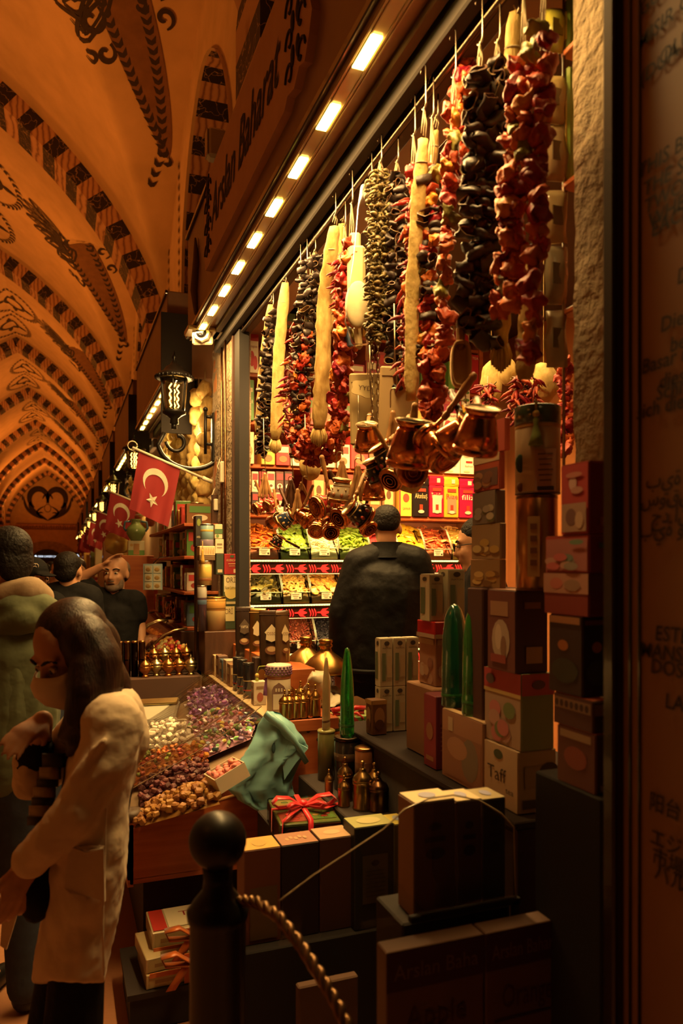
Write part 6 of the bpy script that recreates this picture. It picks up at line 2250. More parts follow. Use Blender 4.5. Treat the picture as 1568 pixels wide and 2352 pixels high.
# ---- table behind with brass capped glass jars and white bags
t = thing('inner_table', 'brown table behind the grinders carrying two big glass jars', 'table', (1.33, 3.45, 0))
mb = MB()
mb.box((1.28, 3.43, .9), (.34, .40, .03), (.10, .045, .02), bev=.004)
part('table_top', mb, GLOSS, t)
for (x, y) in ((1.15, 3.27), (1.41, 3.27), (1.15, 3.59), (1.41, 3.59)):
 mb = MB()
 mb.box((x, y, .445), (.04, .04, .89), (.08, .03, .015))
 part('leg', mb, MATTE, t)
for k, (px, lb) in enumerate(((703, 'left'), (748, 'right'))):
 p = on_y(px, 1500, 3.52 if k == 0 else 3.36)
 c = Vector((p.x, p.y, .9155))
 t = thing('glass_jar', 'big round glass jar with brass shoulder cap, %s of the two' % lb, 'jar', c)
 mb = MB()
 mb.lathe([(.10, 0), (.118, .02), (.12, .10), (.115, .16), (.108, .18)], 28, c)
 part('glass_body', mb, GLASS, t)
 mb = MB()
 mb.lathe([(.112, .17), (.118, .175), (.116, .19), (.075, .24), (.045, .262), (.030, .275), (.026, .29), (.034, .295), (.034, .305), (.028, .31), (.034, .316), (.033, .328), (0, .333)], 28, c, BRASS)
 part('brass_cap', mb, METAL, t)
 mb = MB()
 mb.ball(c + Vector((0, 0, .06)), (.085, .08, .055), (.66, .58, .42), seg=14, rings=10)
 mb.v = [tuple(v) for v in crumple(mb.v, .014, 30, k)]
 part('white_filling', mb, FABRIC, t)
WB = mat('white_bag_plastic', .3, noise=(8, .05), alpha=1)
for k, (px, py, r, lb) in enumerate(((728, 1575, (.085, .05, .075), 'crumpled white plastic bag draped between the two jars'), (765, 1610, (.075, .05, .03), 'small crumpled white plastic bag on the table by the right jar'))):
 c = on_y(px, py, 3.24)
 mb = MB()
 mb.ball(c, r, (.70, .60, .42), seg=26, rings=18)
 mb.v = [tuple(v) for v in crumple(mb.v, .035, 14, k + 3)]
 mb.v = [tuple(v) for v in crumple(mb.v, .012, 40, k + 8)]
 put('white_plastic_bag', mb, WB, label=lb, cat='bag')
# ---- stack of baklava and lokum boxes tied with ribbons
mb = MB()
mb.box((1.17, 3.09, .30), (.24, .2, .60), (.05, .02, .012), bev=.004)
put('display_step', mb, MATTE, label='dark step under the stack of baklava boxes', cat='step')
z = .6005
BX = [((.03, .07, .16), 'Turkish Delight', 'hacibaba', 'blue', .047), ((.42, .05, .20), 'Turkish Delight', 'hacibaba', 'pink', .047), ((.14, .03, .03), 'Turkish Delight', 'hacibaba', 'maroon', .047), ((.13, .20, .04), 'Turkish Delight', 'hacibaba', 'olive', .045), ((.46, .03, .02), 'Turkish   Baklava', None, 'red', .052), ((.56, .17, .03), 'Turkish   Baklava', None, 'orange', .050), ((.12, .22, .05), 'Turkish   Baklava', None, 'green', .056)]
for k, (col, tx, lg, cn, h) in enumerate(BX):
 w = .195 if k < 4 else .225
 dec = []
 if lg:
  dec += [('e', 'f', .16, .5, .13, .36, (.55, .05, .05)), ('x', 'f', lg, .16, .5, .28, (.75, .65, .5), .2), ('x', 'f', tx, .68, .5, .36, (.70, .62, .45), .52)]
 else:
  dec += [('x', 'f', tx, .5, .56, .5, (.70, .62, .42), .9), ('e', 'f', .52, .55, .10, .4, (.5, .05, .05)), ('r', 'f', .3, .08, .7, .16, (.7, .62, .42))]
 carton('sweets_carton', '%s %s box in the ribboned stack beside the end board' % (cn, 'baklava' if not lg else 'lokum'), 'box', Vector((1.065 + w / 2, 3.07, z)), (w, .14, h - .002), col, dec, m=CARD, top=(.3, .36, .12) if k == 6 else None)
 z += h
def ribbon_tie(name, label, x, y, z0, z1, col, bow=True, yb=None):
 t = thing(name, label, 'ribbon', (x, y, z0))
 mb = MB()
 mb.box((x, y - .0035, (z0 + z1) / 2), (.02, .003, z1 - z0), col)
 if yb:
  mb.box((x, (y + yb) / 2, z1 + .002), (.02, yb - y, .003), col)
 part('band', mb, RIB, t)
 if bow:
  for s_ in (-1, 1):
   mb = MB()
   P = [(x, y + .06, z1 + .006), (x + s_ * .035, y + .05, z1 + .028), (x + s_ * .075, y + .05, z1 + .022), (x + s_ * .07, y + .045, z1 + .006), (x, y + .055, z1 + .004)]
   mb.tube(P, [.005, .012, .014, .010, .004], 6, col)
   part('bow_loop', mb, RIB, t)
   mb = MB()
   mb.tube([(x, y + .05, z1 + .005), (x + s_ * .03, y + .02, z1 + .010), (x + s_ * .05, y - .002, z1 - .012)], [.004, .008, .006], 6, col)
   part('bow_tail', mb, RIB, t)
 return t
RIB = mat('satin_ribbon', .35, noise=(20, .1), sheen=.2)
ribbon_tie('red_ribbon', 'red ribbon with bow tied round the three baklava boxes', 1.175, 3.0, .79, z, (.50, .008, .012), yb=3.14)
ribbon_tie('purple_ribbon', 'purple ribbon round the four lokum boxes', 1.165, 3.0, .602, .785, (.10, .015, .12), bow=False)
# ---- shelf of orange-ribboned gift boxes below the sweets counter
t = thing('low_shelf', 'dark low shelf under the sweets counter holding ribboned gift boxes', 'shelf', (.5, 2.85, 0))
mb = MB()
mb.box((.52, 2.80, .125), (.62, .34, .02), (.02, .012, .01))
mb.box((.52, 2.80, .06), (.6, .32, .11), (.012, .008, .008))
part('board', mb, MATTE, t)
GB = [((.42, 2.76, .1355), (.30, .22, .05), (.52, .42, .22), .04), ((.41, 2.77, .1865), (.29, .21, .05), (.45, .36, .2), .09), ((.44, 2.80, .2375), (.28, .18, .06), (.50, .40, .24), .02), ((.72, 2.78, .1355), (.22, .2, .08), (.40, .08, .05), 0)]
for k, (c, sz, col, rz) in enumerate(GB):
 carton('gift_box', 'film wrapped pale gift box on the low shelf, %s' % ['lowest in the ribboned pile', 'middle of the ribboned pile', 'topmost with white and red label', 'red one right behind the bollard'][k], 'gift box', Vector(c), sz, col,
           [('r', 'f', .03, .1, .97, .9, (.40, .33, .16)), ('r', 'f', .1, .35, .6, .6, (.25, .16, .07)), ('r', 'ft', .62, .1, .95, .9, (.28, .3, .08))] + ([('r', 't', .02, .05, .2, .95, (.45, .04, .03)), ('r', 't', .22, .1, .95, .95, (.68, .6, .42)), ('x', 't', 'Tatlı', .6, .6, .3, (.3, .05, .04), .4)] if k == 2 else []), rz=rz, m=GLOSS)
for k, (x, y, z0, z1) in enumerate(((.40, 2.643, .137, .24), (.42, 2.70, .19, .30))):
 t = thing('orange_ribbon', 'wide orange ribbon with bow on the %s gift box pile' % ['lower', 'upper'][k], 'ribbon', (x, y, z1))
 O_ = (.52, .12, .015)
 mb = MB()
 mb.box((x + .02, y - .002, (z0 + z1) / 2 - .005), (.27, .003, .016), O_)
 mb.box((x + .02, y - .004, (z0 + z1) / 2), (.034, .003, z1 - z0), O_)
 part('band', mb, RIB, t)
 for s_ in (-1, 1):
  mb = MB()
  yy = y - .02
  L_ = [(x + .02, yy, z1 - .02), (x + .02 + s_ * .05, yy - .02, z1 + .025), (x + .02 + s_ * .10, yy - .01, z1 + .015), (x + .02 + s_ * .085, yy, z1 - .02), (x + .02, yy, z1 - .03)]
  rings = [[Vector(p) + Vector((0, -.016 + .0, -.003)), Vector(p) + Vector((0, .016, -.003)), Vector(p) + Vector((0, .016, .003)), Vector(p) + Vector((0, -.016, .003))] for p in L_]
  mb.loft(rings, O_)
  part('bow_loop', mb, RIB, t)
  mb = MB()
  L_ = [(x + .02, yy, z1 - .02), (x + .02 + s_ * .03, yy - .015, z1 - .05), (x + .02 + s_ * .07, yy - .03, z1 - .095)]
  rings = [[Vector(p) + Vector((-.016, 0, 0)), Vector(p) + Vector((.016, 0, 0)), Vector(p) + Vector((.016, .004, 0)), Vector(p) + Vector((-.016, .004, 0))] for p in L_]
  mb.loft(rings, O_)
  part('bow_tail', mb, RIB, t)
# ================================================================ NEAR GOODS ON THE RIGHT, FRONT DISPLAY, BOLLARD
def cbox(pc, pl, pr, yt, yb, X, col, label, decals=(), cat='box', name='tea_carton', side=None, top=None, z0=None, m=None, h=None, group=None, minw=None):
 """box from its near vertical edge: picture column pc on plane X, left face to column pl, near face to column pr"""
 q = on_x(pc, yt, X)
 b = on_x(pc, yb, X)
 l = on_x(pl, yt, X)
 r = on_y(pr, yt, q.y)
 w, d = max(minw or .02, r.x - q.x), max(.03, l.y - q.y)
 z = b.z if z0 is None else z0
 hh = q.z - z if h is None else h
 return carton(name, label, cat, Vector((q.x + w / 2, q.y + d / 2, z)), (w, d, hh), col, decals, side=side, top=top, m=m, group=group)
def slabbox(name, label, cat, x0, x1, y0, y1, z0, z1, col=None, m=None, bev=.004):
 mb = MB()
 mb.box(((x0 + x1) / 2, (y0 + y1) / 2, (z0 + z1) / 2), (x1 - x0, y1 - y0, z1 - z0), col or (.03, .015, .01), bev=bev)
 return put(name, mb, m or MATTE, label=label, cat=cat)
TZ = .962
t = thing('goods_table', 'dark table along the right side carrying the stacked tea boxes', 'table', (1.3, 2.2, 0))
mb = MB()
mb.box((1.32, 2.21, TZ - .010), (.54, 1.26, .018), (.02, .010, .007), bev=.003)
part('table_top', mb, MATTE, t)
for (x, y) in ((1.08, 1.62), (1.56, 1.62), (1.08, 2.8), (1.56, 2.8)):
 mb = MB()
 mb.box((x, y, (TZ - .03) / 2), (.05, .05, TZ - .032), (.03, .015, .01))
 part('leg', mb, MATTE, t)
mb = MB()
mb.box((1.32, 1.59, .47), (.52, .012, .938), (.03, .010, .016))
mb.box((1.066, 2.21, .47), (.012, 1.23, .938), (.02, .009, .010))
part('gap_screen', mb, FABRIC, t)  # dark sheets added to hide the bright gap under the table
PINK, DRED, DKB, ORG = (.50, .14, .12), (.26, .03, .022), (.035, .012, .012), (.46, .15, .05)
PHOTO = lambda fc, cols, seed: [('e', fc, random.Random(seed + i).uniform(.15, .85), random.Random(seed + i + 50).uniform(.12, .5), .16, .11, cols[i % len(cols)]) for i in range(7)]
TC = (.05, .03, .02)
A1 = cbox(1190, 1104, 1277, 1728, 1875, 1.089, (.36, .25, .15), 'white carton with big black handwriting at the bottom of the inner stack', [('x', 'l', 'Taff', .45, .5, .32, TC, .5), ('e', 'l', .5, .84, .12, .08, (.06, .1, .05)), ('x', 'l', 'tea', .8, .3, .14, TC, .2), ('r', 'f', .1, .08, .9, .22, TC), ('e', 'f', .8, .55, .3, .25, (.05, .03, .03)), ('r', 'f', .15, .4, .5, .75, (.3, .2, .12))], side=(.60, .48, .33), z0=TZ + .0005)  # inner stack: left faces coloured paler than near faces, as if lit
zt = A1.location.z + .15
def ztop(o):
 return max((o.matrix_world @ Vector(v.co)).z for v in o.data.vertices) if False else o.location.z + max(v.co.z for v in o.data.vertices)
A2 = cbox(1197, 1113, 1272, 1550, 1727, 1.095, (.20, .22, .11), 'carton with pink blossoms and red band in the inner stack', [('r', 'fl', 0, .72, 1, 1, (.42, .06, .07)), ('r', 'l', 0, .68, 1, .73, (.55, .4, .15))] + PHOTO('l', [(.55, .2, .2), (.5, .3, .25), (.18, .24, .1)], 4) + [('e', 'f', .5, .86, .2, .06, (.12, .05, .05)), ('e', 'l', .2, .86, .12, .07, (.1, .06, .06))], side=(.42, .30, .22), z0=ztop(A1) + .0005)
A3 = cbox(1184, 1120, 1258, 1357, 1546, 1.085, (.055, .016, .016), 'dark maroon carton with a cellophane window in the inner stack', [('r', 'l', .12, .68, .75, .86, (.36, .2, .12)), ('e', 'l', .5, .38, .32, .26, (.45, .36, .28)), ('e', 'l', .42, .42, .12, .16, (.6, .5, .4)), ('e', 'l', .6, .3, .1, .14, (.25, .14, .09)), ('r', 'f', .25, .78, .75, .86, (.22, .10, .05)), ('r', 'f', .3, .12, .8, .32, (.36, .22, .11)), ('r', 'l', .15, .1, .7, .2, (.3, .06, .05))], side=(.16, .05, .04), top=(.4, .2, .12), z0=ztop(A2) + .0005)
zA = ztop(A3) + .0005
c = on_x(1232, 1340, 1.135)
t = cylinder('tall_tin', 'tall shiny copper gold tin standing on the dark maroon carton', 'tin', Vector((c.x, c.y, zA)), .052, on_x(1232, 1140, 1.135).z - zA, (.36, .17, .06), m=METAL, bands=((0, .02, (.15, .07, .03)), (.97, 1, (.15, .07, .03))))
mb = MB()
T = frame(Vector((c.x - .036, c.y - .039, zA + .11)), (.72, -.69, 0), (0, 0, 1))
mb.box((0, 0, .001), (.03, .15, .002), (.42, .26, .1), M=T)
for k in range(4):
 mb.box((0, .05 - .03 * k, .003), (.016, .014, .001), (.16, .06, .03), M=T)
part('label', mb, CARD, t)
z1 = on_x(1232, 1140, 1.135).z + .0045
h1 = on_x(1232, 936, 1.135).z - z1
cc = Vector((c.x + .003, c.y, z1))
t = cylinder('tasselled_tin', 'big cream tin with dark green lid and green tassel, top of the inner stack', 'tin', cc, .056, h1 - .045, (.46, .33, .19), m=CARD, bands=((.93, .98, (.5, .3, .12)), (.0, .02, (.12, .06, .03))))
mb = MB()
mb.lathe([(.058, h1 - .046), (.0585, h1 - .002), (.055, h1), (0, h1)], 28, cc, (.025, .06, .035))
part('lid', mb, GLOSS, t)
mb = MB()
dv = Vector((-.62, -.78, 0)).normalized()
sd = Vector((.78, -.62, 0))
T = frame(cc + dv * .0575 + Vector((0, 0, .055)) + sd * .022, sd, (0, 0, 1))
mb.box((0, 0, 0), (.05, .105, .003), (.40, .22, .15), M=T)
for k in range(6):
 mb.box((0, .04 - .013 * k, .002), (.036 - .004 * (k % 3), .004, .001), (.14, .07, .05), M=T)
mb.box((0, -.045, .002), (.04, .01, .001), (.03, .02, .02), M=T)
T2 = frame(cc + dv * .0575 + Vector((0, 0, .055)) - sd * .040 - dv * .012, sd * .8 + dv * -.6, (0, 0, 1))
mb.ball((0, .02, 0), (.014, .024, .002), (.05, .08, .035), M=T2)
mb.ball((0, -.04, 0), (.01, .012, .002), (.2, .07, .03), M=T2)
part('printed_label', mb, CARD, t)
q = cc + dv * .066 + Vector((0, 0, h1 - .02))
mb = MB()
mb.tube([cc + dv * .02 + Vector((0, 0, h1 + .006)), q + Vector((0, 0, .022)), q], .003, 5, (.3, .28, .06))
mb.ball(q + Vector((0, 0, -.008)), .009, (.4, .26, .06), seg=10, rings=8)
mb.lathe([(.004, -.016), (.008, -.024), (.006, -.034), (.012, -.06), (.019, -.085), (.012, -.088), (0, -.082)], 14, q, (.16, .20, .035))
part('tassel', mb, FABRIC, t)
prevz = zA
LB = [(1178, 1103, 1192, 1284, 1356, (.30, .18, .08), 'cellophane pack of amber tea at the bottom of the pile left of the copper tin', [(.45, .26, .08), (.6, .4, .15), (.2, .1, .04)], None),
      (1178, 1106, 1192, 1195, 1283, (.34, .22, .12), 'cellophane pack of golden tea leaves, second from the bottom beside the copper tin', [(.5, .32, .1), (.25, .14, .06), (.6, .45, .2)], None),
      (1166, 1108, 1190, 1114, 1194, (.22, .18, .15), 'greyish cellophane tea pack in the middle of the pile beside the tall tins', [(.4, .34, .28), (.15, .15, .08), (.5, .42, .3)], (.06, .03, .03)),
      (1176, 1111, 1189, 1022, 1114, (.45, .09, .05), 'red and cream tea box with photo under the red TEA box', [(.2, .09, .06), (.4, .2, .1)], None),
      (1190, 1122, 1194, 938, 1022, (.50, .10, .07), 'red box reading TEA, top of the pile left of the tasselled tin', [(.5, .25, .2), (.4, .06, .05)], None)]
for k, (pc, pl, pr, yt, yb, col, lb, ph, sd_) in enumerate(LB):
 dec = PHOTO('l', ph, k * 9)
 if k == 3:
  dec = [('r', 'l', 0, .78, 1, 1, (.6, .45, .28)), ('r', 'l', .06, .12, .94, .6, (.14, .08, .07))] + dec
 if k == 4:
  dec = [('x', 'l', 'TEA', .45, .74, .22, (.62, .40, .3), .6)] + dec
 o = cbox(pc, pl, pr, yt, yb, 1.09 if k < 4 else 1.092, col, lb, dec, z0=prevz, side=col, m=GLOSS if k < 3 else CARD, minw=.016)
 o.location.y += .105
 o.location.x += .03
 prevz = ztop(o) + .0005
slabbox('plain_carton', 'plain dark carton behind the dark maroon one carrying the tea packs', 'box', 1.10, 1.24, 1.815, 1.90, TZ + .001, zA - .001, (.08, .03, .02))
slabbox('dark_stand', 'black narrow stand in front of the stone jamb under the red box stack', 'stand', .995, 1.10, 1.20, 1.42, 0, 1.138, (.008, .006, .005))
prevz = 1.1385
LB = [(1368, 1280, 1398, 1690, 1816, (.10, .035, .03), 'dark red box with a white barcode at the bottom of the near stack', [('r', 'f', .3, .05, .8, .16, (.4, .3, .22)), ('e', 'l', .5, .5, .3, .2, (.3, .08, .06)), ('r', 'l', .1, .82, .9, .95, (.4, .3, .2))]),
      (1362, 1272, 1404, 1612, 1690, (.07, .03, .03), 'dark box with a lacy white pattern, second from the bottom of the near stack', [('r', 'fl', .04, .55, .96, .9, (.30, .2, .14))] + [('e', 'l', .1 + .13 * i, .72, .045, .12, (.06, .03, .03)) for i in range(7)]),
      (1337, 1261, 1408, 1418, 1612, (.032, .018, .018), 'tall dark green black carton with an orange flower in the near stack', [('e', 'fl', .45, .62, .16, .07, (.42, .16, .05)), ('e', 'fl', .5, .3, .4, .16, (.05, .06, .04)), ('r', 'l', .05, .9, .95, .99, (.4, .2, .1)), ('r', 'f', .05, .9, .95, .96, (.2, .06, .04))]),
      (1352, 1250, 1413, 1318, 1418, (.16, .025, .022), 'box with pink pattern over a dark red lower half in the near stack', [('r', 'l', 0, .52, 1, 1, (.46, .24, .18)), ('e', 'l', .3, .76, .15, .14, (.5, .16, .13)), ('e', 'l', .66, .72, .18, .14, (.32, .2, .14)), ('r', 'f', 0, .6, 1, .96, (.15, .05, .03))]),
      (1353, 1253, 1414, 1228, 1317, (.24, .03, .025), 'red box with a patchwork of pink and green pictures in the near stack', [('r', 'l', .03, .05, .97, .92, (.36, .13, .12))] + PHOTO('l', [(.46, .25, .2), (.5, .12, .12), (.28, .24, .2), (.16, .22, .18)], 31) + [('e', 'l', .75, .82, .16, .07, (.14, .22, .14)), ('r', 'f', .3, .65, .8, .8, (.10, .12, .07))]),
      (1352, 1289, 1415, 1058, 1227, (.24, .022, .020), 'tall red box with a silvery flower, topmost of the near stack', [('e', 'l', .45, .72, .14, .1, (.5, .3, .26)), ('e', 'l', .6, .62, .22, .05, (.42, .2, .16)), ('e', 'l', .5, .84, .3, .04, (.44, .16, .12)), ('r', 'l', .06, .04, .94, .44, (.34, .2, .14)), ('e', 'l', .4, .25, .2, .12, (.16, .07, .06)), ('e', 'l', .7, .2, .15, .12, (.46, .3, .2)), ('r', 'f', .35, .12, .75, .24, (.36, .1, .08))])]
for k, (pc, pl, pr, yt, yb, col, lb, dec) in enumerate(LB):
 o = cbox(pc, pl, pr, yt, yb, 1.0, col, lb, dec, z0=prevz, side=[x * 1.5 for x in col], top=(.5, .14, .08))  # side and top coloured brighter, the light on them painted in
 prevz = ztop(o) + .0005
# ---- items on the table between stack A and the shopkeeper
cbox(1110, 1015, 1128, 1662, 1802, 1.085, (.34, .20, .12), 'wide pinkish carton with a faded picture under the green bottles', [('r', 'l', .04, .06, .96, .7, (.36, .19, .13)), ('e', 'l', .7, .4, .2, .3, (.25, .22, .18)), ('e', 'l', .4, .5, .25, .16, (.5, .3, .2)), ('r', 'l', .18, .72, .3, .92, (.6, .5, .36))], side=(.46, .26, .17), top=(.58, .4, .22), z0=TZ + .0005)  # paler side and top put the falling light into the colours
zp = on_x(1110, 1662, 1.085).z + .0015
cbox(1002, 974, 1043, 1600, 1780, 1.088, (.14, .016, .028), 'tall maroon box with fine gold lettering left of the pinkish carton', [('r', 'f', .18, .62, .82, .9, (.2, .05, .05)), ('r', 'l', .2, .1, .8, .16, (.4, .2, .1)), ('e', 'l', .5, .5, .28, .12, (.36, .16, .08))] + [('r', 'f', .2, .56 - .06 * i, .8 - .1 * (i % 2), .58 - .06 * i, (.28, .1, .08)) for i in range(6)], side=(.30, .03, .055), z0=TZ + .0005)  # side is the maroon brightened to look lit
slabbox('plain_carton', 'plain carton behind the tall maroon box carrying the clear pack', 'box', 1.125, 1.30, 2.16, 2.36, TZ + .001, 1.196, (.3, .16, .08))
INA = [('e', 'fl', .5, .9, .22, .05, (.05, .04, .03)), ('x', 'f', 'INATON', .5, .8, .05, TC, .7), ('r', 'l', .1, .15, .55, .72, (.10, .14, .07)), ('r', 'f', .1, .12, .4, .7, (.13, .17, .09)), ('r', 'f', .5, .2, .9, .64, (.46, .36, .22))]
for row, (z0, z1, pyb) in enumerate(((TZ + .0005, 1.135, 0), (1.1355, 1.318, 0))):
 for k in range(3):
  b = on_x(940 + 25 * k, 1600, 1.20)
  carton('slim_carton', 'slim white and green carton, %s of the %s row behind the green bottle' % (HPOS[k], ['lower', 'upper'][row]), 'box', Vector((1.16 + .055 * k, 2.63, z0)), (.05, .05, z1 - z0), (.48, .42, .28), INA, side=(.56, .5, .34), top=(.6, .55, .4))  # side and top coloured paler to stand in for light
carton('clear_pack', 'clear pack of pinkish tea under the red capped box', 'pack', Vector((1.21, 2.26, 1.1965)), (.11, .12, .16), (.42, .22, .14), PHOTO('fl', [(.5, .3, .2), (.3, .14, .1), (.55, .4, .3)], 77) + [('r', 'fl', .05, .86, .95, .97, (.5, .34, .2))], m=GLOSS)
carton('red_box', 'flat glossy red box lying on the clear pack', 'box', Vector((1.205, 2.25, 1.357)), (.12, .13, .055), (.48, .02, .018), [('r', 'fl', 0, 0, 1, .25, (.5, .35, .25))], m=GLOSS)
for k, (px, w, h) in enumerate(((1027, .050, .155), (1078, .062, .172))):
 c = on_x(px, 1400, 1.20)
 carton('tall_carton', 'tall white carton with green stripe on the red box, %s of two' % ['left', 'right'][k], 'box', Vector((1.165 + .075 * k, 2.245 - .0 * k, 1.4125)), (w, .07, h), (.42, .38, .26), INA, side=(.58, .52, .36), top=(.62, .56, .4))  # lit side and top painted paler than the shaded front
GREEN = mat('green_glass', .05, col=(.03, .50, .07), noise=(14, .3), spec=.8, coat=1.0, trans=.7, bump=(18, .5, .01))
GREEND = mat('dark_green_glass', .08, col=(.02, .16, .09), noise=(14, .3), spec=.8, coat=1.0, trans=.5, bump=(18, .5, .01))
def bullet_bottle(c, h, r, label, m, turn=0.0, flat=.7, cap=None, band=(.03, .16, .04), fat=0):
 t = thing('cologne_bottle', label, 'bottle', c)
 prof = [(0, 0), (r * .96, 0), (r, h * .02), (r, h * .16), (r * .96, h * .18), (r * .97, h * .2), (r * .95, h * .45), (r * (.80 + .1 * fat), h * .68), (r * (.56 + .18 * fat), h * .86), (r * (.42 + .12 * fat), h * .94), (r * .28, h * .985), (0, h)]
 mb = MB()
 Mx = Matrix.Translation(c) @ Matrix.Rotation(turn, 4, 'Z')
 mb.lathe(prof, 24, M=Mx, sy=flat)
 part('glass_body', mb, m, t)
 mb = MB()
 mb.lathe([(r * .99, h * .10), (r * 1.012, h * .105), (r * 1.012, h * .13), (r * .99, h * .135)], 24, M=Mx, sy=flat, col=band)
 part('printed_band', mb, GLOSS, t)
 if cap:
  mb = MB()
  mb.ball((0, 0, h * .97), (r * .3, r * .3, r * .3), (.3, .4, .1), M=Mx)
  part('stopper', mb, GLOSS, t)
 return t
for k, (px, dx, dy, m_, lb, h, r) in enumerate(((1062, .0, .0, GREEND, 'tall dark teal bottle, left one on the pinkish carton', .315, .042), (1092, .0, .0, GREEN, 'tall bright green bottle, right one on the pinkish carton', .32, .042))):
 q = on_x(px, 1600, 1.125 if k else 1.13)
 q.z = zp
 if k == 0:
  q.y += .05
 bullet_bottle(q, h, r, lb, m_, flat=.85, fat=1)
# ---- grinder step, tins, and bottles in the middle foreground
slabbox('grinder_step', 'dark step in front of the table holding tins and pepper mills', 'step', .96, 1.40, 2.30, 2.93, 0, .7495, (.02, .012, .009)) if False else None
t = thing('middle_step', 'dark low display step holding tins and pepper mills', 'step', (1.1, 2.6, 0))
mb = MB()
mb.box((.985, 2.62, .374), (.17, .56, .748), (.022, .012, .009), bev=.004)
part('block', mb, MATTE, t)
mb = MB()
mb.box((.985, 2.338, .70), (.165, .008, .08), (.10, .04, .02), bev=.002)
part('front_lip', mb, MATTE, t)
MZ = .7485
def on_step(px, py):
 return on_z(px, py, MZ)
def step_at(px, Y):
 p = on_y(px, 1700, Y)
 p.z = MZ
 p.x = min(p.x, 1.03)
 return p
def clampx(p):
 p.x = min(max(p.x, .935), 1.03)
 return p
cylinder('black_tin', 'wide black tin carrying the slim green bottle', 'tin', Vector((1.02, 2.66, MZ)), .05, .187, (.018, .014, .012), lid=(.01, (.05, .035, .025), METAL), bands=((.6, .75, (.10, .06, .03)),))
bullet_bottle(Vector((1.02, 2.66, MZ + .2015)), .335, .028, 'slim bright green glass bottle standing on the black tin', GREEN, flat=.9, cap=True)
cylinder('olive_tin', 'olive tin behind the black one, under the beige bottle', 'tin', Vector((.985, 2.80, MZ)), .034, .188, (.16, .15, .05), lid=(.008, (.30, .28, .10), GLOSS))
BEIGE = mat('beige_bottle_glaze', .25, col=(.36, .25, .12), noise=(10, .15), coat=.4)
t = bullet_bottle(Vector((.985, 2.80, MZ + .2)), .285, .031, 'beige pointed flat bottle on the olive tin left of the green one', BEIGE, turn=.9, flat=.45, band=(.10, .05, .03))
cylinder('amber_tin', 'amber brown printed tin in front of the black tin', 'tin', Vector((1.04, 2.53, MZ)), .037, .178, (.28, .10, .035), lid=(.006, (.45, .25, .1), METAL), bands=((.35, .75, (.14, .05, .025)),))
carton('coffee_carton', 'brown carton with a coffee bean picture beside the amber tin', 'box', Vector((1.115, 2.60, TZ + .0005)), (.06, .06, .13), (.16, .075, .03), [('e', 'fl', .5, .5, .35, .3, (.36, .2, .09)), ('e', 'fl', .5, .3, .3, .15, (.10, .04, .02)), ('r', 'fl', 0, .88, 1, 1, (.4, .24, .08))])
for k, (x, y, h, r, col, lb) in enumerate(((.985, 2.42, .17, .034, (.40, .25, .10), 'big brass pepper mill in front of the tins'), (.962, 2.53, .16, .028, (.28, .17, .07), 'bronze pepper mill left of the big brass one'), (1.03, 2.385, .135, .036, (.16, .085, .045), 'dark bronze pepper mill nearest at the step edge'), (.935, 2.47, .11, .022, (.32, .2, .08), 'small brass pepper mill beside the big one'), (1.045, 2.455, .15, .030, (.42, .27, .10), 'gold pepper mill right of the big brass one'), (.925, 2.60, .10, .016, (.40, .24, .09), 'tiny brass pepper mill beside the lokum boxes'))):
 grinder(Vector((x, y, MZ)), h, r, lb, col)
# ---- gift box with the red bow, on its own stand
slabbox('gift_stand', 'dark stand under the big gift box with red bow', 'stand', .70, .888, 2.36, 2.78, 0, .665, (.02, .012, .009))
cg = Vector((.80, 2.52, .6655))
t = thing('ribboned_gift_box', 'film wrapped green and red gift box with a big red bow', 'gift box', cg)
Mx = Matrix.Translation(cg) @ Matrix.Rotation(-.12, 4, 'Z')
mb = MB()
mb.box((0, 0, .035), (.21, .27, .07), (.14, .17, .04), bev=.003, M=Mx)
for (x, y, w, d, col) in ((-.05, -.07, .09, .1, (.40, .08, .05)), (.05, -.06, .09, .1, (.12, .24, .05)), (-.05, .06, .09, .1, (.42, .30, .08)), (.05, .07, .09, .1, (.38, .10, .05))):
 mb.box((x, y, .0712), (w, d, .002), col, M=Mx)
 for k in range(4):
  mb.ball((x + .02 * cos(k * 1.7), y + .025 * sin(k * 1.7), .0725), (.014, .012, .001), [(.45, .05, .04), (.15, .2, .04), (.5, .3, .08)][k % 3], M=Mx, seg=8, rings=4)
for (x, col) in ((-.06, (.16, .2, .05)), (.06, (.36, .06, .04))):
 mb.box((x, -.1362, .035), (.09, .002, .055), col, M=Mx)
 mb.ball((x, -.1375, .035), (.03, .001, .02), (.45, .1, .06), M=Mx)
part('carton_body', mb, GLOSS, t)
mb = MB()
mb.box((0, 0, .039), (.218, .278, .078), bev=.006, M=Mx)
part('clear_wrap', mb, CLEAR, t)
RR = (.62, .010, .018)
def rib(pts, w, side=Vector((0, 1, 0)), name='bow_loop'):
 rings = []
 for i, p in enumerate(pts):
  p = Vector(p)
  f = w[i] if isinstance(w, list) else w
  rings.append([p - side * f / 2 + Vector((0, 0, -.0015)), p + side * f / 2 + Vector((0, 0, -.0015)), p + side * f / 2 + Vector((0, 0, .0015)), p - side * f / 2 + Vector((0, 0, .0015))])
 mb = MB()
 mb.loft(rings, RR, M=Mx)
 return part(name, mb, RIB, t)
rib([(-.112, 0, -.0), (-.111, 0, .079), (.111, 0, .081), (.112, 0, .0)], .018, name='band')
rib([(0, -.142, .0), (0, -.141, .080), (0, .141, .080), (0, .142, .0)], .018, side=Vector((1, 0, 0)), name='band')
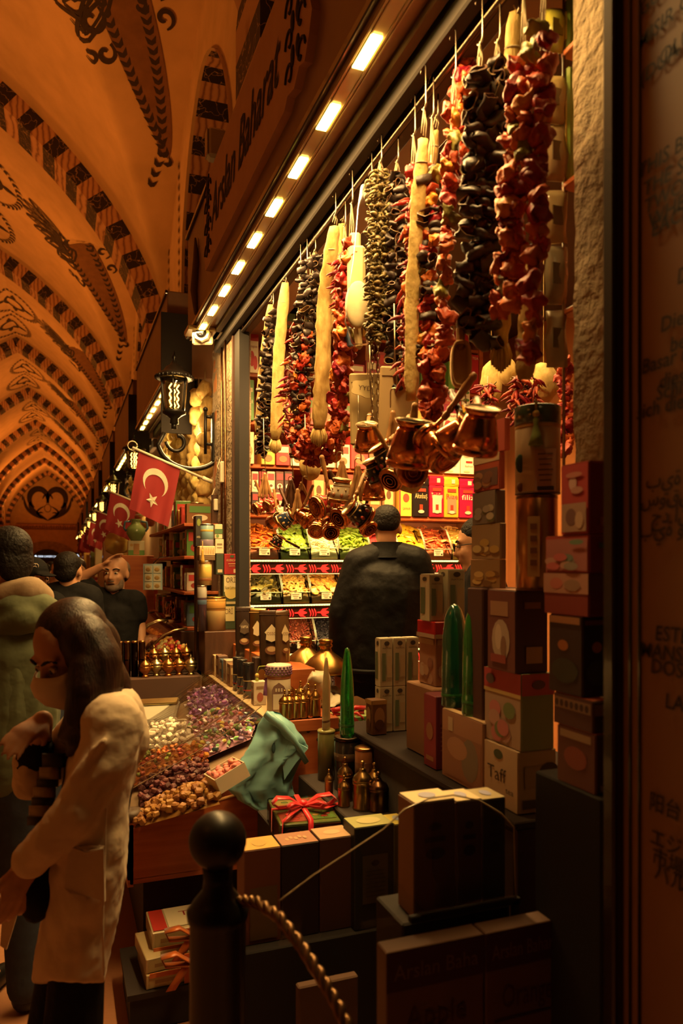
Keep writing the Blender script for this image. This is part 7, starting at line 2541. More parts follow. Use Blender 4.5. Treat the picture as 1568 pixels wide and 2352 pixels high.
for s_ in (-1, 1):
 rib([(0, 0, .084), (s_ * .05, -.01, .118), (s_ * .095, -.02, .125), (s_ * .115, -.025, .108), (s_ * .09, -.02, .090), (0, 0, .086)], [.012, .035, .042, .036, .030, .012])
 rib([(0, -.01, .086), (s_ * .04, -.05, .112), (s_ * .07, -.07, .108), (s_ * .05, -.055, .090), (0, -.005, .086)], [.010, .028, .034, .026, .010])
 rib([(0, 0, .085), (s_ * .06, -.06, .088), (s_ * .115 + .04, -.09 + .1 * (s_ > 0), .085)], [.012, .022, .018], name='bow_tail')
rib([(-.01, -.02, .085), (-.06, -.10, .090), (-.095, -.139, .082), (-.10, -.15, .02), (-.10, -.152, -.01)], [.012, .02, .02, .018, .016], name='bow_tail')
mb = MB()
mb.ball((0, 0, .092), (.018, .016, .013), RR, M=Mx, seg=10, rings=8)
part('knot', mb, RIB, t)
# ---- row of cartons at the very front, shaded faces and lit tops put into the colours
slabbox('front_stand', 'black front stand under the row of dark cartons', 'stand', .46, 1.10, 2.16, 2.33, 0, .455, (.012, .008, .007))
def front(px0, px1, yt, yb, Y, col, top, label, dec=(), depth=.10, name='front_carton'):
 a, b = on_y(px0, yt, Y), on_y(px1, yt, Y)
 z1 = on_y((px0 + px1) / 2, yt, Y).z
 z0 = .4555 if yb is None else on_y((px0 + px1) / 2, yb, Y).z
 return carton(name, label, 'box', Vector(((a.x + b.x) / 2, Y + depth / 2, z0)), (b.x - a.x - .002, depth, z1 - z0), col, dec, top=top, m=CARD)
front(560, 645, 1950, None, 2.2, (.15, .045, .02), (.60, .33, .06), 'front carton with golden lit top, leftmost of the dark row', [('r', 'f', .15, .05, .9, .6, (.12, .07, .03)), ('e', 't', .5, .5, .2, .3, (.45, .3, .06))])
front(646, 733, 1938, None, 2.2, (.02, .010, .010), (.36, .16, .09), 'front carton with lit copper coloured top, second of the dark row', [('e', 't', .3 + .1 * i, .5 + .1 * (i % 2), .06, .15, (.55, .3, .15)) if False else ('e', 't', .25 + .12 * i, .45 + .1 * (i % 2), .05, .12, (.5, .28, .14)) for i in range(5)])
front(734, 812, 1924, None, 2.2, (.09, .035, .022), (.46, .28, .15), 'front carton with lit tan top, third of the dark row', [('e', 't', .5, .5, .25, .2, (.55, .36, .2))])
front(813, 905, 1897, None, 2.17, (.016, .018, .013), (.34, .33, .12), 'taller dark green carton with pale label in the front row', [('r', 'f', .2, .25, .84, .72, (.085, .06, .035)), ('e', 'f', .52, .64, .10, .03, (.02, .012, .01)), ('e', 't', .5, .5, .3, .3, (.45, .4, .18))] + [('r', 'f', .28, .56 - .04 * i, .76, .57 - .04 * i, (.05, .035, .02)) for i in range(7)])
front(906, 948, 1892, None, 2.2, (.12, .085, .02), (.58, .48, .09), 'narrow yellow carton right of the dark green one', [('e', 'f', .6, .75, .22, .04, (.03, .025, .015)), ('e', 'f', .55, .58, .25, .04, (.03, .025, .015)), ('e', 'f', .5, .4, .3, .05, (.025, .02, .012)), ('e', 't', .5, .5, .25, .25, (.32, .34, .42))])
CO = [('e', 'f', .5, .78, .16, .035, (.012, .008, .007)), ('r', 'f', .25, .65, .75, .69, (.015, .010, .008)), ('e', 'f', .5, .55, .24, .05, (.010, .007, .006)), ('e', 't', .5, .5, .2, .25, (.35, .35, .5))]
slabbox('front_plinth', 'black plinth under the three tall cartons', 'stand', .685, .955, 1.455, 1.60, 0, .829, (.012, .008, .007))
for k, (a, b_, yt, lb) in enumerate(((950, 1046, 1846, 'left'), (1047, 1106, 1842, 'middle'), (1107, 1162, 1838, 'right'))):
 Y = 1.462
 pa, pb = on_y(a, yt, Y), on_y(b_, yt, Y)
 carton('tall_front_carton', 'tall dim carton with lit pale top, %s of three behind the clear sheet' % lb, 'box', Vector(((pa.x + pb.x) / 2, Y + .04, .8295)), (pb.x - pa.x - .002, .08, pa.z - .8295), (.085, .045, .03) if k < 2 else (.03, .026, .018), CO, top=(.66, .52, .30) if k < 2 else (.42, .34, .18), side=(.26, .13, .07))  # shaded front, lighter side and lit top are painted into the colours
t = thing('acrylic_sheet', 'clear acrylic sheet with curved pale edge before the front cartons', 'sheet', (.8, 1.43, .8))
CP = [(640, 2070), (720, 2010), (800, 1958), (880, 1905), (930, 1858), (985, 1834), (1040, 1826), (1100, 1838), (1150, 1868), (1180, 1900), (1184, 2080)]
P = [on_y(px, py, 1.43) for px, py in CP]
fine = []
for i in range(len(P) - 1):
 for k in range(4):
  fine.append(P[i].lerp(P[i + 1], k / 4))
fine.append(P[-1])
zb = .845
mb = MB()
n = len(fine)
vs = [tuple(p) for p in fine] + [(p.x, p.y, min(p.z, zb)) for p in fine]
mb.add(vs, [(k, k + 1, n + k + 1, n + k) for k in range(n - 1)])
part('clear_pane', mb, CLEAR, t)
mb = MB()
mb.tube(fine, .0018, 6, (.40, .32, .2))
part('polished_edge', mb, GLOSS, t)
slabbox('front_rail', 'black rail along the foot of the acrylic sheet', 'rail', .40, .96, 1.425, 1.445, .0, .845, (.010, .007, .006)) if False else None
mb = MB()
mb.box((.825, 1.43, .850), (.27, .014, .012), (.010, .007, .006))
mb.box((.95, 1.43, .425), (.014, .014, .85), (.010, .007, .006))
part('foot_rail', mb, MATTE, t)
for k, (x0, x1, fruit, lb) in enumerate(((.605, .828, 'Apple', 'dim carton reading Apple with dark fruit print, low at the front'), (.832, 1.035, 'Orange', 'dim carton reading Orange with fruit print, low at the front right'))):
 fc = (.040, .014, .022)
 dec = [('r', 'f', 0, .82, 1, 1, (.05, .012, .018)), ('x', 'f', 'Arslan Baha' if not k else 'Arslan Baharat', .5, .9, .10, (.15, .085, .06), .86), ('x', 'f', fruit, .5, .68, .16, (.060, .016, .014), .62), ('r', 'f', .1, .575, .9, .585, (.03, .015, .012))]
 dec += [('e', 'f', .3 + .35 * i, .25 + .08 * (i % 2), .2, .15, (.05, .016, .022)) for i in range(2)] + [('e', 'f', .52, .42, .1, .03, (.02, .028, .015)), ('e', 'f', .68, .40, .08, .025, (.02, .028, .015))]
 carton('fruit_tea_carton', lb, 'box', Vector(((x0 + x1) / 2, 1.385, .38)), (x1 - x0, .05, .448), (.135, .070, .045), dec)  # white cartons coloured dark, their shade put into the colour
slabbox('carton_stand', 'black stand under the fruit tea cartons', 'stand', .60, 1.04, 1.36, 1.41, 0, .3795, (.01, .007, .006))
slabbox('pale_board', 'dim brown board leaning low beside the Apple carton', 'board', .62, .80, 1.995, 2.025, 0, .42, (.10, .05, .028))
# ---- bollard with ball top and twisted barrier rope
c = on_z(500, 2100, .0)
d_b = 1.45
bx = EYE + ray(500, 1297) * d_b
t = thing('bollard', 'black iron bollard with round ball top in the foreground', 'bollard', (bx.x, bx.y, 0))
zc = at_d(500, 1930, d_b).z
mb = MB()
mb.ball((bx.x, bx.y, zc), .0555, seg=28, rings=18)
part('ball', mb, IRON, t)
mb = MB()
mb.lathe([(0, 0), (.075, 0), (.075, .05), (.062, .07), (.054, .09), (.054, zc - .155), (.058, zc - .15), (.060, zc - .135), (.046, zc - .115), (.030, zc - .095), (.027, zc - .075), (.03, zc - .05), (0, zc - .045)], 28, (bx.x, bx.y, 0))
part('post', mb, IRON, t)
ROPEM = mat('barrier_rope_metal', .35, .8, col=(.20, .11, .05), noise=(30, .35))
mb = MB()
CPp = [(552, 2068, 1.44), (590, 2072, 1.42), (640, 2105, 1.38), (690, 2170, 1.34), (735, 2240, 1.3), (775, 2310, 1.27), (815, 2400, 1.24), (850, 2480, 1.2)]
P = [at_d(*q) for q in CPp]
fine = []
for i in range(len(P) - 1):
 for k in range(10):
  fine.append(P[i].lerp(P[i + 1], k / 10))
fine.append(P[-1])
for s_ in range(3):
 pts = []
 for i, p in enumerate(fine):
  a = i * .55 + s_ * 2 * pi / 3
  pts.append(p + RGT * (.006 * cos(a)) + Vector((0, 0, .006 * sin(a))))
 mb.tube(pts, .0065, 6)
put('barrier_rope', mb, ROPEM, label='twisted brownish barrier rope running from the bollard down to the right', cat='rope')
# ---- information panel on the wall at the right edge
PANEL = noise_mat('panel_board', 4.0, [(.3, (.235, .125, .06)), (.7, (.275, .15, .075))], .6)
XP = .95
yN = on_x(1427, 1300, XP).y
t = thing('information_panel', 'large tan wall panel with text in several languages', 'panel', (XP, .7, .9))
mb = MB()
mb.box((XP + .012, (yN + .1) / 2 + .0, 1.78), (.02, yN - .1, 2.3))
part('board', mb, PANEL, t)
mb = MB()
mb.box((XP + .004, yN + .012, 1.78), (.05, .03, 2.36), (.02, .012, .008), bev=.004)
for (dy, cl) in ((-.022, (.012, .008, .006)), (-.045, (.012, .008, .006))):
 mb.box((XP - .0005, yN + dy, 1.78), (.004, .004, 2.3), cl)
mb.box((XP + .004, .6, .615), (.05, 1.1, .03), (.02, .012, .008), bev=.004)
part('frame', mb, GLOSS, t)
mb = MB()
def line(s_, px, py):
 p = on_x(px, py, XP - .0015)
 mb.text(s_, .036, frame((XP - .0015, p.y, p.z), (0, -1, 0), (0, 0, 1)), (.018, .011, .008), align='LEFT', bold=.008, shear=.1)
for s_, px, py in [('GÜNEY', 1465, 30), ('MISIR ÇARŞISI', 1462, 105), ('OLUŞAN', 1512, 140), ('(DUA MEYDANI)', 1468, 185), ('THIS BALCONY', 1463, 400), ('THE SPICE BAZAAR', 1475, 440), ('TWO DIFFERENT', 1478, 480), ('WHERE THE', 1487, 512), ('EACH MEET', 1494, 532), ('D', 1553, 640), ('Dieser', 1515, 750), ('befindet', 1537, 795), ('Basar ist mit', 1472, 846), ('dieser Stelle', 1512, 880), ('Schnittstelle', 1505, 906), ('sich die Händler', 1460, 950), ('بية الشرقية', 1482, 1108), ('سوقين اثنين', 1470, 1150), ('جد السوق', 1495, 1188), ('بية وبعد صرف', 1465, 1220), ('ESTE BALCÓN', 1502, 1455), ('MANSIÓN DE', 1468, 1492), ('DOS BAZARES', 1492, 1530), ('LARGO', 1525, 1610), ('阳台（メ', 1488, 1840), ('エジプト', 1490, 1920), ('市場バ', 1495, 1965), ('バル', 1500, 2000)]:
 line(s_, px, py)
part('lettering', mb, MATTE, t)
slabbox('wall_plinth', 'dark wall face under the information panel', 'plinth', XP + .02, XP + .3, .0, yN - .01, 0, .60, (.02, .013, .010)).__setitem__('kind', 'structure')
mb = MB()
mb.box((XP + .19, .48, 2.0), (.30, 1.2, 3.2), (.05, .03, .02))
put('wall_near', mb, MATTE, kind='structure')
# ---- wall rack with sachets at the near jamb
t = thing('sachet_rack', 'narrow wooden rack on the inner edge of the near stone jamb', 'rack', (1.18, 1.5, 1.7))
xr, yr = 1.165, 1.475
mb = MB()
mb.box((xr + .06, yr + .03, 2.25), (.012, .10, 1.7), (.35, .18, .07))
part('back_board', mb, WOOD, t)
for py in (130, 432, 722):
 z = on_x(1300, py, xr).z
 mb = MB()
 mb.box((xr + .02, yr + .015, z), (.07, .085, .014), bev=.002)
 part('shelf', mb, WOOD, t)
mb = MB()
mb.tube([(xr - .012, yr - .02, 1.6), (xr - .012, yr - .02, 3.05)], .004, 6, (.3, .22, .14))
mb.tube([(xr - .012, yr + .05, 1.6), (xr - .012, yr + .05, 3.05)], .004, 6, (.3, .22, .14))
part('wire_rail', mb, METAL, t)
rr = random.Random(9)
zs = [(20, 120, (.40, .36, .05), 'bright yellow green sachet at the top of the wall rack'), (175, 285, (.42, .30, .12), 'golden sachet under the top shelf of the rack'), (290, 415, (.34, .25, .13), 'dull beige sachet above the middle shelf'), (440, 560, (.40, .30, .14), 'tan sachet just under the middle shelf'), (565, 700, (.24, .2, .12), 'grey brown sachet above the lowest shelf'), (715, 845, (.42, .34, .2), 'pale crumpled sachet at the bottom of the rack')]
for k, (y0, y1, col, lb) in enumerate(zs):
 a, b_ = on_x(1277, y0, xr - .03), on_x(1277, y1, xr - .03)
 h = a.z - b_.z
 c = (a + b_) / 2
 rings = []
 for i in range(9):
  f = i / 8
  dp = .012 * sin(pi * min(1, max(.02, f))) + .002
  w = .05
  rings.append([c + Vector((0, 0, (f - .5) * h)) + RGT * (w / 2 * 1.05 * sx) + FWD * (dp * sy) for sx, sy in ((-1, 0), (-.5, -1), (.5, -1), (1, 0), (.5, 1), (-.5, 1))])
 mb = MB()
 mb.loft(rings, col)
 mb.v = [tuple(v) for v in crumple(mb.v, .006, 26, k)]
 mb.box(c + FWD * -.014, (.03, .003, h * .35), [x * .5 for x in col])
 put('hanging_sachet', mb, GLOSS, label=lb, cat='sachet')
for k, (y0, y1, col) in enumerate(((5, 130, (.16, .26, .04)), (160, 420, (.20, .30, .05)))):
 a, b_ = on_x(1309, y0, xr + .01), on_x(1309, y1, xr + .01)
 mb = MB()
 mb.box((a.x + .005, a.y, (a.z + b_.z) / 2), (.045, .03, a.z - b_.z), col, bev=.006)
 mb.box((a.x - .019, a.y, (a.z + b_.z) / 2), (.004, .02, (a.z - b_.z) * .5), (.5, .4, .08))
 put('tea_sachet_box', mb, GLOSS, label=['green and yellow packet at the very top of the rack', 'tall green packet standing on the middle rack shelf'][k], cat='packet')
# ================================================================ PEOPLE
SKIN = mat('skin', .5, col=(.48, .24, .13), noise=(14, .06), bump=(120, .15, .002))
HAIR = mat('dark_hair', .6, col=(.008, .0055, .0045), noise=(30, .3), bump=(70, .9, .008), spec=.2)
HAIRB = noise_mat('brown_hair', 5, [(.3, (.010, .005, .004)), (.7, (.034, .013, .009))], .42, .5, 16, stretch=(14, 14, .6), bdist=.004)
BEARD = mat('grey_stubble', .9, col=(.15, .10, .07), noise=(90, .3))
COAT = mat('white_cotton_coat', .85, col=(.66, .52, .36), noise=(3, .06), bump=(7, .5, .03), sheen=.1)
BLACKC = mat('black_cloth', .8, col=(.007, .0065, .007), noise=(20, .2), bump=(9, .45, .03), spec=.15)
JACK = mat('black_jacket_cloth', .6, col=(.006, .0055, .0055), noise=(20, .2), bump=(7, .5, .03), spec=.15)
OLIVE = mat('olive_hoodie_cloth', .9, col=(.10, .115, .06), noise=(12, .12), bump=(6, .6, .03))
LINING = mat('hood_lining', .9, col=(.30, .21, .13), noise=(12, .1), bump=(8, .4, .03))
DENIM = mat('blue_denim', .9, col=(.022, .028, .045), noise=(20, .25), bump=(9, .4, .02))
MASKM = mat('face_mask_cloth', .85, col=(.74, .64, .54), noise=(6, .06), bump=(30, .2, .01))
EYEW, EYED = mat('eye_white', .2, col=(.6, .5, .4)), mat('eye_dark', .1, col=(.012, .007, .004))
LIP = mat('lips', .5, col=(.28, .08, .06))
def cap(mb, p0, r0, p1, r1, seg=12, col=(.8, .8, .8), sq=1.0, ax=None):
 """tapered round-ended limb; sq flattens it along ax"""
 p0, p1 = Vector(p0), Vector(p1)
 t = p1 - p0
 L_ = t.length
 t = t.normalized() if L_ > 1e-6 else Vector((0, 0, 1))
 u = (Vector(ax) if ax is not None else t.orthogonal())
 u = (u - t * u.dot(t)).normalized()
 w = t.cross(u)
 rings = []
 for (o, r, s_, k) in [(p0, r0, -1, a) for a in (85, 60, 30)] + [(p0, r0, 0, 0)] + [(p1, r1, 0, 0)] + [(p1, r1, 1, a) for a in (30, 60, 85)]:
  c = o + t * (s_ * r * sin(radians(k)))
  rr_ = r * cos(radians(k))
  rings.append([c + u * (rr_ * sq * cos(2 * pi * j / seg)) + w * (rr_ * sin(2 * pi * j / seg)) for j in range(seg)])
 mb.loft(rings, col)
FOLD = bpy.data.textures.new('cloth_folds', 'CLOUDS')
FOLD.noise_scale = .07
FOLD.noise_depth = 2
def folds(o, k):
 m_ = o.modifiers.new('folds', 'DISPLACE')
 m_.texture, m_.strength, m_.mid_level = FOLD, k, .5
 m_.texture_coords = 'LOCAL'
def chain(mb, pts, **kw):
 for (a, ra), (b_, rb) in zip(pts[:-1], pts[1:]):
  cap(mb, a, ra, b_, rb, **kw)
def fuse(o, voxel, it=6):
 m_ = o.modifiers.new('fuse', 'REMESH')
 m_.mode = 'VOXEL'
 m_.voxel_size = voxel
 m_.use_smooth_shade = True
 s_ = o.modifiers.new('soften', 'SMOOTH')
 s_.factor, s_.iterations = .5, it
 return o
def hand(mb, wrist, along, across, ln=.175, curl=.5, spread=.2, s=1.0, flip=1):
 """palm and five bent fingers; along = wrist to knuckles, across = towards the thumb side"""
 along, across = Vector(along).normalized(), Vector(across)
 across = (across - along * across.dot(along)).normalized()
 nrm = along.cross(across) * flip
 palm = ln * .5
 w = Vector(wrist)
 k0 = w + along * palm
 for i in range(4):
  a = w + across * (.012 * (1.5 - i)) * s
  b_ = k0 + across * (.0205 * (1.5 - i)) * s
  cap(mb, a, .014 * s, b_, .0115 * s, 8)
  fl = ln * (.50, .55, .50, .40)[i]
  d = along + across * (spread * (1.5 - i) * .2)
  p = b_
  for j, (f, r) in enumerate(((.45, .0092), (.32, .0082), (.23, .0072))):
   d = (d + nrm * curl * (.35 + .25 * j)).normalized()
   q = p + d * fl * f
   cap(mb, p, r * s, q, r * .93 * s, 8)
   p = q
 a = w + along * palm * .25 + across * .02 * s
 b_ = a + (along * .7 + across * .75 + nrm * .25).normalized() * ln * .24
 c = b_ + (along * .95 + across * .25 + nrm * .35).normalized() * ln * .20
 cap(mb, a, .014 * s, b_, .0105 * s, 8)
 cap(mb, b_, .0105 * s, c, .0085 * s, 8)
def head_frame(c, face, up=(0, 0, 1), roll=0):
 y = Vector(face).normalized()
 z = Vector(up)
 z = (z - y * z.dot(y)).normalized()
 x = y.cross(z)
 return Matrix(((x.x, y.x, z.x, c[0]), (x.y, y.y, z.y, c[1]), (x.z, y.z, z.z, c[2]), (0, 0, 0, 1)))
def head_prims(mb, H, s=1.0):
 def E(c, r):
  mb.ball([v * s for v in c], [v * s for v in r], seg=18, rings=12, M=H)
 E((0, -.012, .03), (.075, .093, .088))
 E((0, .030, -.030), (.058, .060, .080))
 E((0, .020, -.075), (.052, .055, .040))
 E((0, .062, -.098), (.026, .022, .020))
 for sx in (-1, 1):
  E((sx * .033, .060, -.025), (.024, .024, .026))
  E((sx * .077, -.008, -.008), (.010, .020, .032))
  E((sx * .028, .076, .028), (.026, .014, .010))
 cap(mb, H @ Vector((0, .084 * s, .012 * s)), .010 * s, H @ Vector((0, .104 * s, -.028 * s)), .0125 * s, 8)
 for sx in (-1, 1):
  E((sx * .012, .092, -.032), (.009, .010, .008))
 E((0, .084, -.062), (.024, .010, .011))
def face_parts(t, H, s=1.0, brow=HAIR, mouth=True, open_=False):
 for sx in (-1, 1):
  mb = MB()
  mb.ball((sx * .030 * s, .080 * s, .006 * s), (.0135 * s, .0085 * s, .0075 * s), M=H)
  e = part('eye', mb, EYEW, t)
  mb = MB()
  mb.ball((sx * .030 * s, .0870 * s, .005 * s), (.006 * s, .003 * s, .006 * s), M=H, seg=10, rings=6)
  o = bpy.data.objects.new('iris', mesh_of(mb, 'iris', [EYED], W[t.name]))
  COL.objects.link(o)
  o.parent = e
  mb = MB()
  P = [H @ Vector((sx * (.012 + .011 * k) * s, (.091 - .004 * k) * s, (.026 + .006 * sin(k * .8)) * s)) for k in range(5)]
  mb.tube(P, [.003 * s, .0048 * s, .0048 * s, .004 * s, .002 * s], 6)
  part('eyebrow', mb, brow, t)
 if mouth:
  mb = MB()
  mb.tube([H @ Vector((x * s, (.092 - 12 * x * x) * s, -.064 * s)) for x in (-.022, -.011, 0, .011, .022)], [.002 * s, .0045 * s, .005 * s, .0045 * s, .002 * s], 6)
  part('mouth', mb, LIP if not open_ else EYED, t)
def figure(label, d, J, top, legs, voxel=.010, face=(0, 1, 0), tilt_up=(0, 0, 1), hair=HAIR, hs=1.0, sleeve=1.0, bulk=1.0, group=None, hair_prims=None, detail=True, floor=0.0, rad=None, hands=None):
 """J: joints as (px, py, depth offset) in the picture's frame, d metres away"""
 g = lambda q: at_d(q[0], q[1], d + (q[2] if len(q) > 2 else 0))
 P = {k: g(v) for k, v in J.items()}
 base = Vector((P['pelvis'].x, P['pelvis'].y, floor))
 t = thing('person', label, 'person', base, group)
 H = head_frame(P['head'], face, tilt_up)
 pel = P['pelvis']
 sx = (P['shr'] - P['shl'])
 sxn = Vector((sx.x, sx.y, 0)).normalized()
 for s_, k in ((-1, 'l'), (1, 'r')):
  P.setdefault('hip' + k, pel + sxn * (.085 * s_) + Vector((0, 0, -.06)))
  kn = P['hip' + k].lerp(Vector((P['hip' + k].x, P['hip' + k].y, floor + .08)), .5)
  P.setdefault('kn' + k, kn)
  P.setdefault('an' + k, Vector((kn.x, kn.y, floor + .085)) + sxn * (.01 * s_))
 chest = P['chest']
 fw = sxn.cross(Vector((0, 0, 1))) * -1
 mb = MB()
 head_prims(mb, H, hs)
 cap(mb, P['head'] + (H.to_3x3() @ Vector((0, -.02, -.05))) * hs, .052 * hs, P['neck'], .058 * hs)
 cap(mb, P['neck'], .06, chest, .11 * bulk, ax=sxn, sq=1.25)
 cap(mb, chest, .11 * bulk, pel, .105 * bulk, ax=sxn, sq=1.3)
 for k in 'lr':
  chain(mb, [(P['neck'].lerp(P['sh' + k], .3), .055), (P['sh' + k], .052), (P['el' + k], .040), (P['wr' + k], .027)])
  chain(mb, [(pel.lerp(P['hip' + k], .6), .09), (P['hip' + k], .08), (P['kn' + k], .055), (P['an' + k], .038)])
  cap(mb, P['an' + k], .036, P['an' + k] + fw * .13 + Vector((0, 0, -.045)), .030)
  if hands and k in hands:
   al, ac, cu = hands[k][:3]
   V = lambda q: RGT * q[0] + Vector((0, 0, q[1])) + FWD * q[2]
   hand(mb, P['wr' + k], V(al), V(ac), curl=cu, flip=hands[k][3] if len(hands[k]) > 3 else 1, ln=.15 if len(hands[k]) > 3 else .175, s=.88 if len(hands[k]) > 3 else 1)
  else:
   dd = (P['wr' + k] - P['el' + k]).normalized()
   hand(mb, P['wr' + k], dd, sxn.cross(dd) + Vector((.01, .02, .03)), curl=.35)
 b_ = part('body', mb, SKIN, t)
 fuse(b_, voxel, 3)
 mb = MB()
 B = bulk
 n2 = P['neck'] + Vector((0, 0, -.035))
 cap(mb, n2.lerp(chest, .12), .075 * B, chest, .142 * B, ax=sxn, sq=1.32)
 cap(mb, chest, .142 * B, pel.lerp(chest, .35), .140 * B, ax=sxn, sq=1.28)
 cap(mb, pel.lerp(chest, .35), .140 * B, pel + Vector((0, 0, -.03)), .138 * B, ax=sxn, sq=1.28)
 for k in 'lr':
  e1 = P['sh' + k].lerp(P['el' + k], min(1, sleeve * 2))
  chain(mb, [(n2.lerp(P['sh' + k], .35), .078 * B), (P['sh' + k], .078 * B), (e1, .062 * B if sleeve >= .5 else .068 * B)])
  if sleeve > .5:
   e2 = P['el' + k].lerp(P['wr' + k], (sleeve - .5) * 2)
   cap(mb, P['el' + k], .062 * B, e2, .046 * B)
 c_ = part('upper_garment', mb, top, t)
 fuse(c_, voxel * 1.1, 5)
 folds(c_, .010)
 mb = MB()
 cap(mb, pel + Vector((0, 0, .05)), .125 * B, pel + Vector((0, 0, -.06)), .13 * B, ax=sxn, sq=1.25)
 for k in 'lr':
  chain(mb, [(P['hip' + k], .098 * B), (P['kn' + k], .075), (P['an' + k], .062)])
 fuse(part('trousers', mb, legs, t), voxel * 1.3, 4)
 for k in 'lr':
  mb = MB()
  cap(mb, P['an' + k] + Vector((0, 0, -.04)), .046, P['an' + k] + fw * .15 + Vector((0, 0, -.048)), .037)
  part('shoe', mb, IRON, t)
 if hair is not None:
  mb = MB()
  for (c, r) in (hair_prims or [((0, -.026, .044), (.081, .090, .082)), ((0, -.058, .0), (.074, .05, .07))]):
   mb.ball([v * hs for v in c], [v * hs for v in r], seg=18, rings=12, M=H)
  fuse(part('hair', mb, hair, t), voxel * .8, 2)
 return t, P, H
CAMF = -FWD
# ---- the shopkeeper in the black jacket, seen from behind
t, P, H = figure('man in a black jacket seen from behind in front of the dried fruit', 4.1,
                 dict(head=(887, 1214), neck=(888, 1262), chest=(884, 1350), pelvis=(868, 1515), shl=(826, 1296, .0), shr=(952, 1292, .0), ell=(784, 1410, -.02), wrl=(781, 1532, .02), elr=(984, 1392, .02), wrr=(950, 1440, .26),
                      hipl=(845, 1560), hipr=(900, 1560)), JACK, BLACKC, face=FWD + Vector((0, 0, -.12)), floor=.12, bulk=1.2, hs=1.0,
                 hair_prims=[((0, -.028, .050), (.078, .086, .078)), ((0, -.060, .022), (.070, .048, .055))], hands={'l': ((.02, -1, .1), (.6, 0, -.4), .3)})
mb = MB()
rings = []
for (f, r) in ((0, .098), (.3, .088), (.7, .078), (1, .076)):
 c = P['neck'] + Vector((0, 0, -.045 + .085 * f)) + FWD * -.005
 rings.append([c + RGT * (r * 1.12 * cos(2 * pi * k / 20)) + FWD * (r * sin(2 * pi * k / 20)) for k in range(20)])
mb.loft(rings, caps=False)
part('collar', mb, JACK, t)
mb = MB()
pel = P['pelvis']
mb.tube([pel + Vector((0, 0, -.045)) + RGT * (.205 * cos(2 * pi * k / 24)) + FWD * (.165 * sin(2 * pi * k / 24)) for k in range(24)], .012, 8, closed=True)
part('jacket_hem', mb, JACK, t)
mb = MB()
w = P['wrl']
mb.tube([w + Vector((0, 0, -.006)) + RGT * (.031 * cos(2 * pi * k / 14)) + FWD * (.029 * sin(2 * pi * k / 14)) for k in range(14)], .006, 6, (.45, .3, .13), closed=True)
part('watch', mb, METAL, t)
# ---- woman in the white coat, head bent, face mask
d = 1.9
FACE = (RGT * -.50 + FWD * -.70 + Vector((0, 0, -.52)))
Jw = dict(head=(163, 1497, .02), neck=(236, 1612, .0), chest=(238, 1720, 0), pelvis=(196, 1985, .02), shl=(262, 1668, -.12), shr=(205, 1665, .14), ell=(172, 1872, -.15), wrl=(58, 1982, -.12), elr=(72, 1800, .10), wrr=(98, 1655, .02),
          hipl=(190, 2040, -.045), hipr=(175, 2040, .06), knl=(165, 2400, -.05), knr=(120, 2400, .08))
t, P, H = figure('woman in a long white coat with dark hair and face mask looking down', d, Jw, BLACKC, BLACKC, voxel=.0062, face=FACE, hair=None, bulk=.62, sleeve=.93,
                 hands={'r': ((-.22, -.22, -.95), (.93, -.25, -.15), .5, -1), 'l': ((-.25, -1, .0), (-.5, .1, -.6), .6)}, hs=1.0)
face_parts(t, H, brow=HAIR, mouth=False)
g = lambda px, py, o=0: at_d(px, py, d + o)
mb = MB()
for (c, r) in (((0, -.030, .046), (.086, .094, .084)), ((.035, -.03, -.01), (.058, .085, .095)), ((-.045, -.03, -.01), (.046, .085, .09))):
 mb.ball(c, r, seg=20, rings=14, M=H)
chain(mb, [(g(196, 1470, -.03), .066), (g(222, 1520, -.045), .064), (g(215, 1590, -.07), .058)])
chain(mb, [(g(222, 1500, -.03), .058), (g(236, 1560, -.03), .055), (g(214, 1640, -.08), .046), (g(180, 1700, -.09), .030), (g(160, 1730, -.08), .012)])
chain(mb, [(g(200, 1530, -.075), .045), (g(196, 1590, -.10), .045), (g(180, 1650, -.10), .036), (g(150, 1690, -.085), .020)])
chain(mb, [(g(232, 1520, .02), .05), (g(268, 1570, .02), .038), (g(300, 1610, .0), .012)])
fuse(part('long_hair', mb, HAIRB, t), .006, 4)
mb = MB()
rings = []
for (z, w_, y0) in ((-.004, .056, .104), (-.022, .062, .126), (-.05, .064, .130), (-.082, .060, .120), (-.112, .046, .096), (-.124, .030, .068)):
 ring = []
 for k in range(13):
  a = -1.25 + 2.5 * k / 12
  ring.append(H @ Vector((w_ * 1.18 * sin(a), y0 * (.42 + .58 * cos(a)) + .004, z + (.004 * cos(3 * a)))))
 rings.append(ring)
mb.loft(rings, closed=False)
mb.add([], [])
o = part('face_mask', mb, MASKM, t)
s_ = o.modifiers.new('thickness', 'SOLIDIFY')
s_.thickness = .003
mb = MB()
for sx in (-1, 1):
 mb.tube([H @ Vector(p) for p in ((sx * .056, .062, -.03), (sx * .074, .02, -.02), (sx * .08, -.01, .01))], .002, 5)
part('ear_loop', mb, MASKM, t)
mb = MB()
lev = [(1622, 246, 300, .07), (1645, 196, 320, .13), (1690, 168, 327, .15), (1750, 150, 318, .155), (1824, 140, 300, .15), (1900, 126, 294, .15), (1960, 118, 291, .155), (2020, 106, 287, .155), (2080, 98, 279, .155), (2150, 88, 262, .15), (2210, 80, 248, .15), (2257, 75, 239, .15)]
rings = []
for (py, a, b_, th) in lev:
 ring = []
 for k in range(28):
  an = 2 * pi * k / 28
  x = (a + b_) / 2 + (b_ - a) / 2 * math.copysign(abs(cos(an)) ** .8, cos(an))
  ring.append(g(x, py, th * math.copysign(abs(sin(an)) ** .8, sin(an)) + .006 * sin(py * .03 + 5 * an)))
 rings.append(ring)
mb.loft(rings)
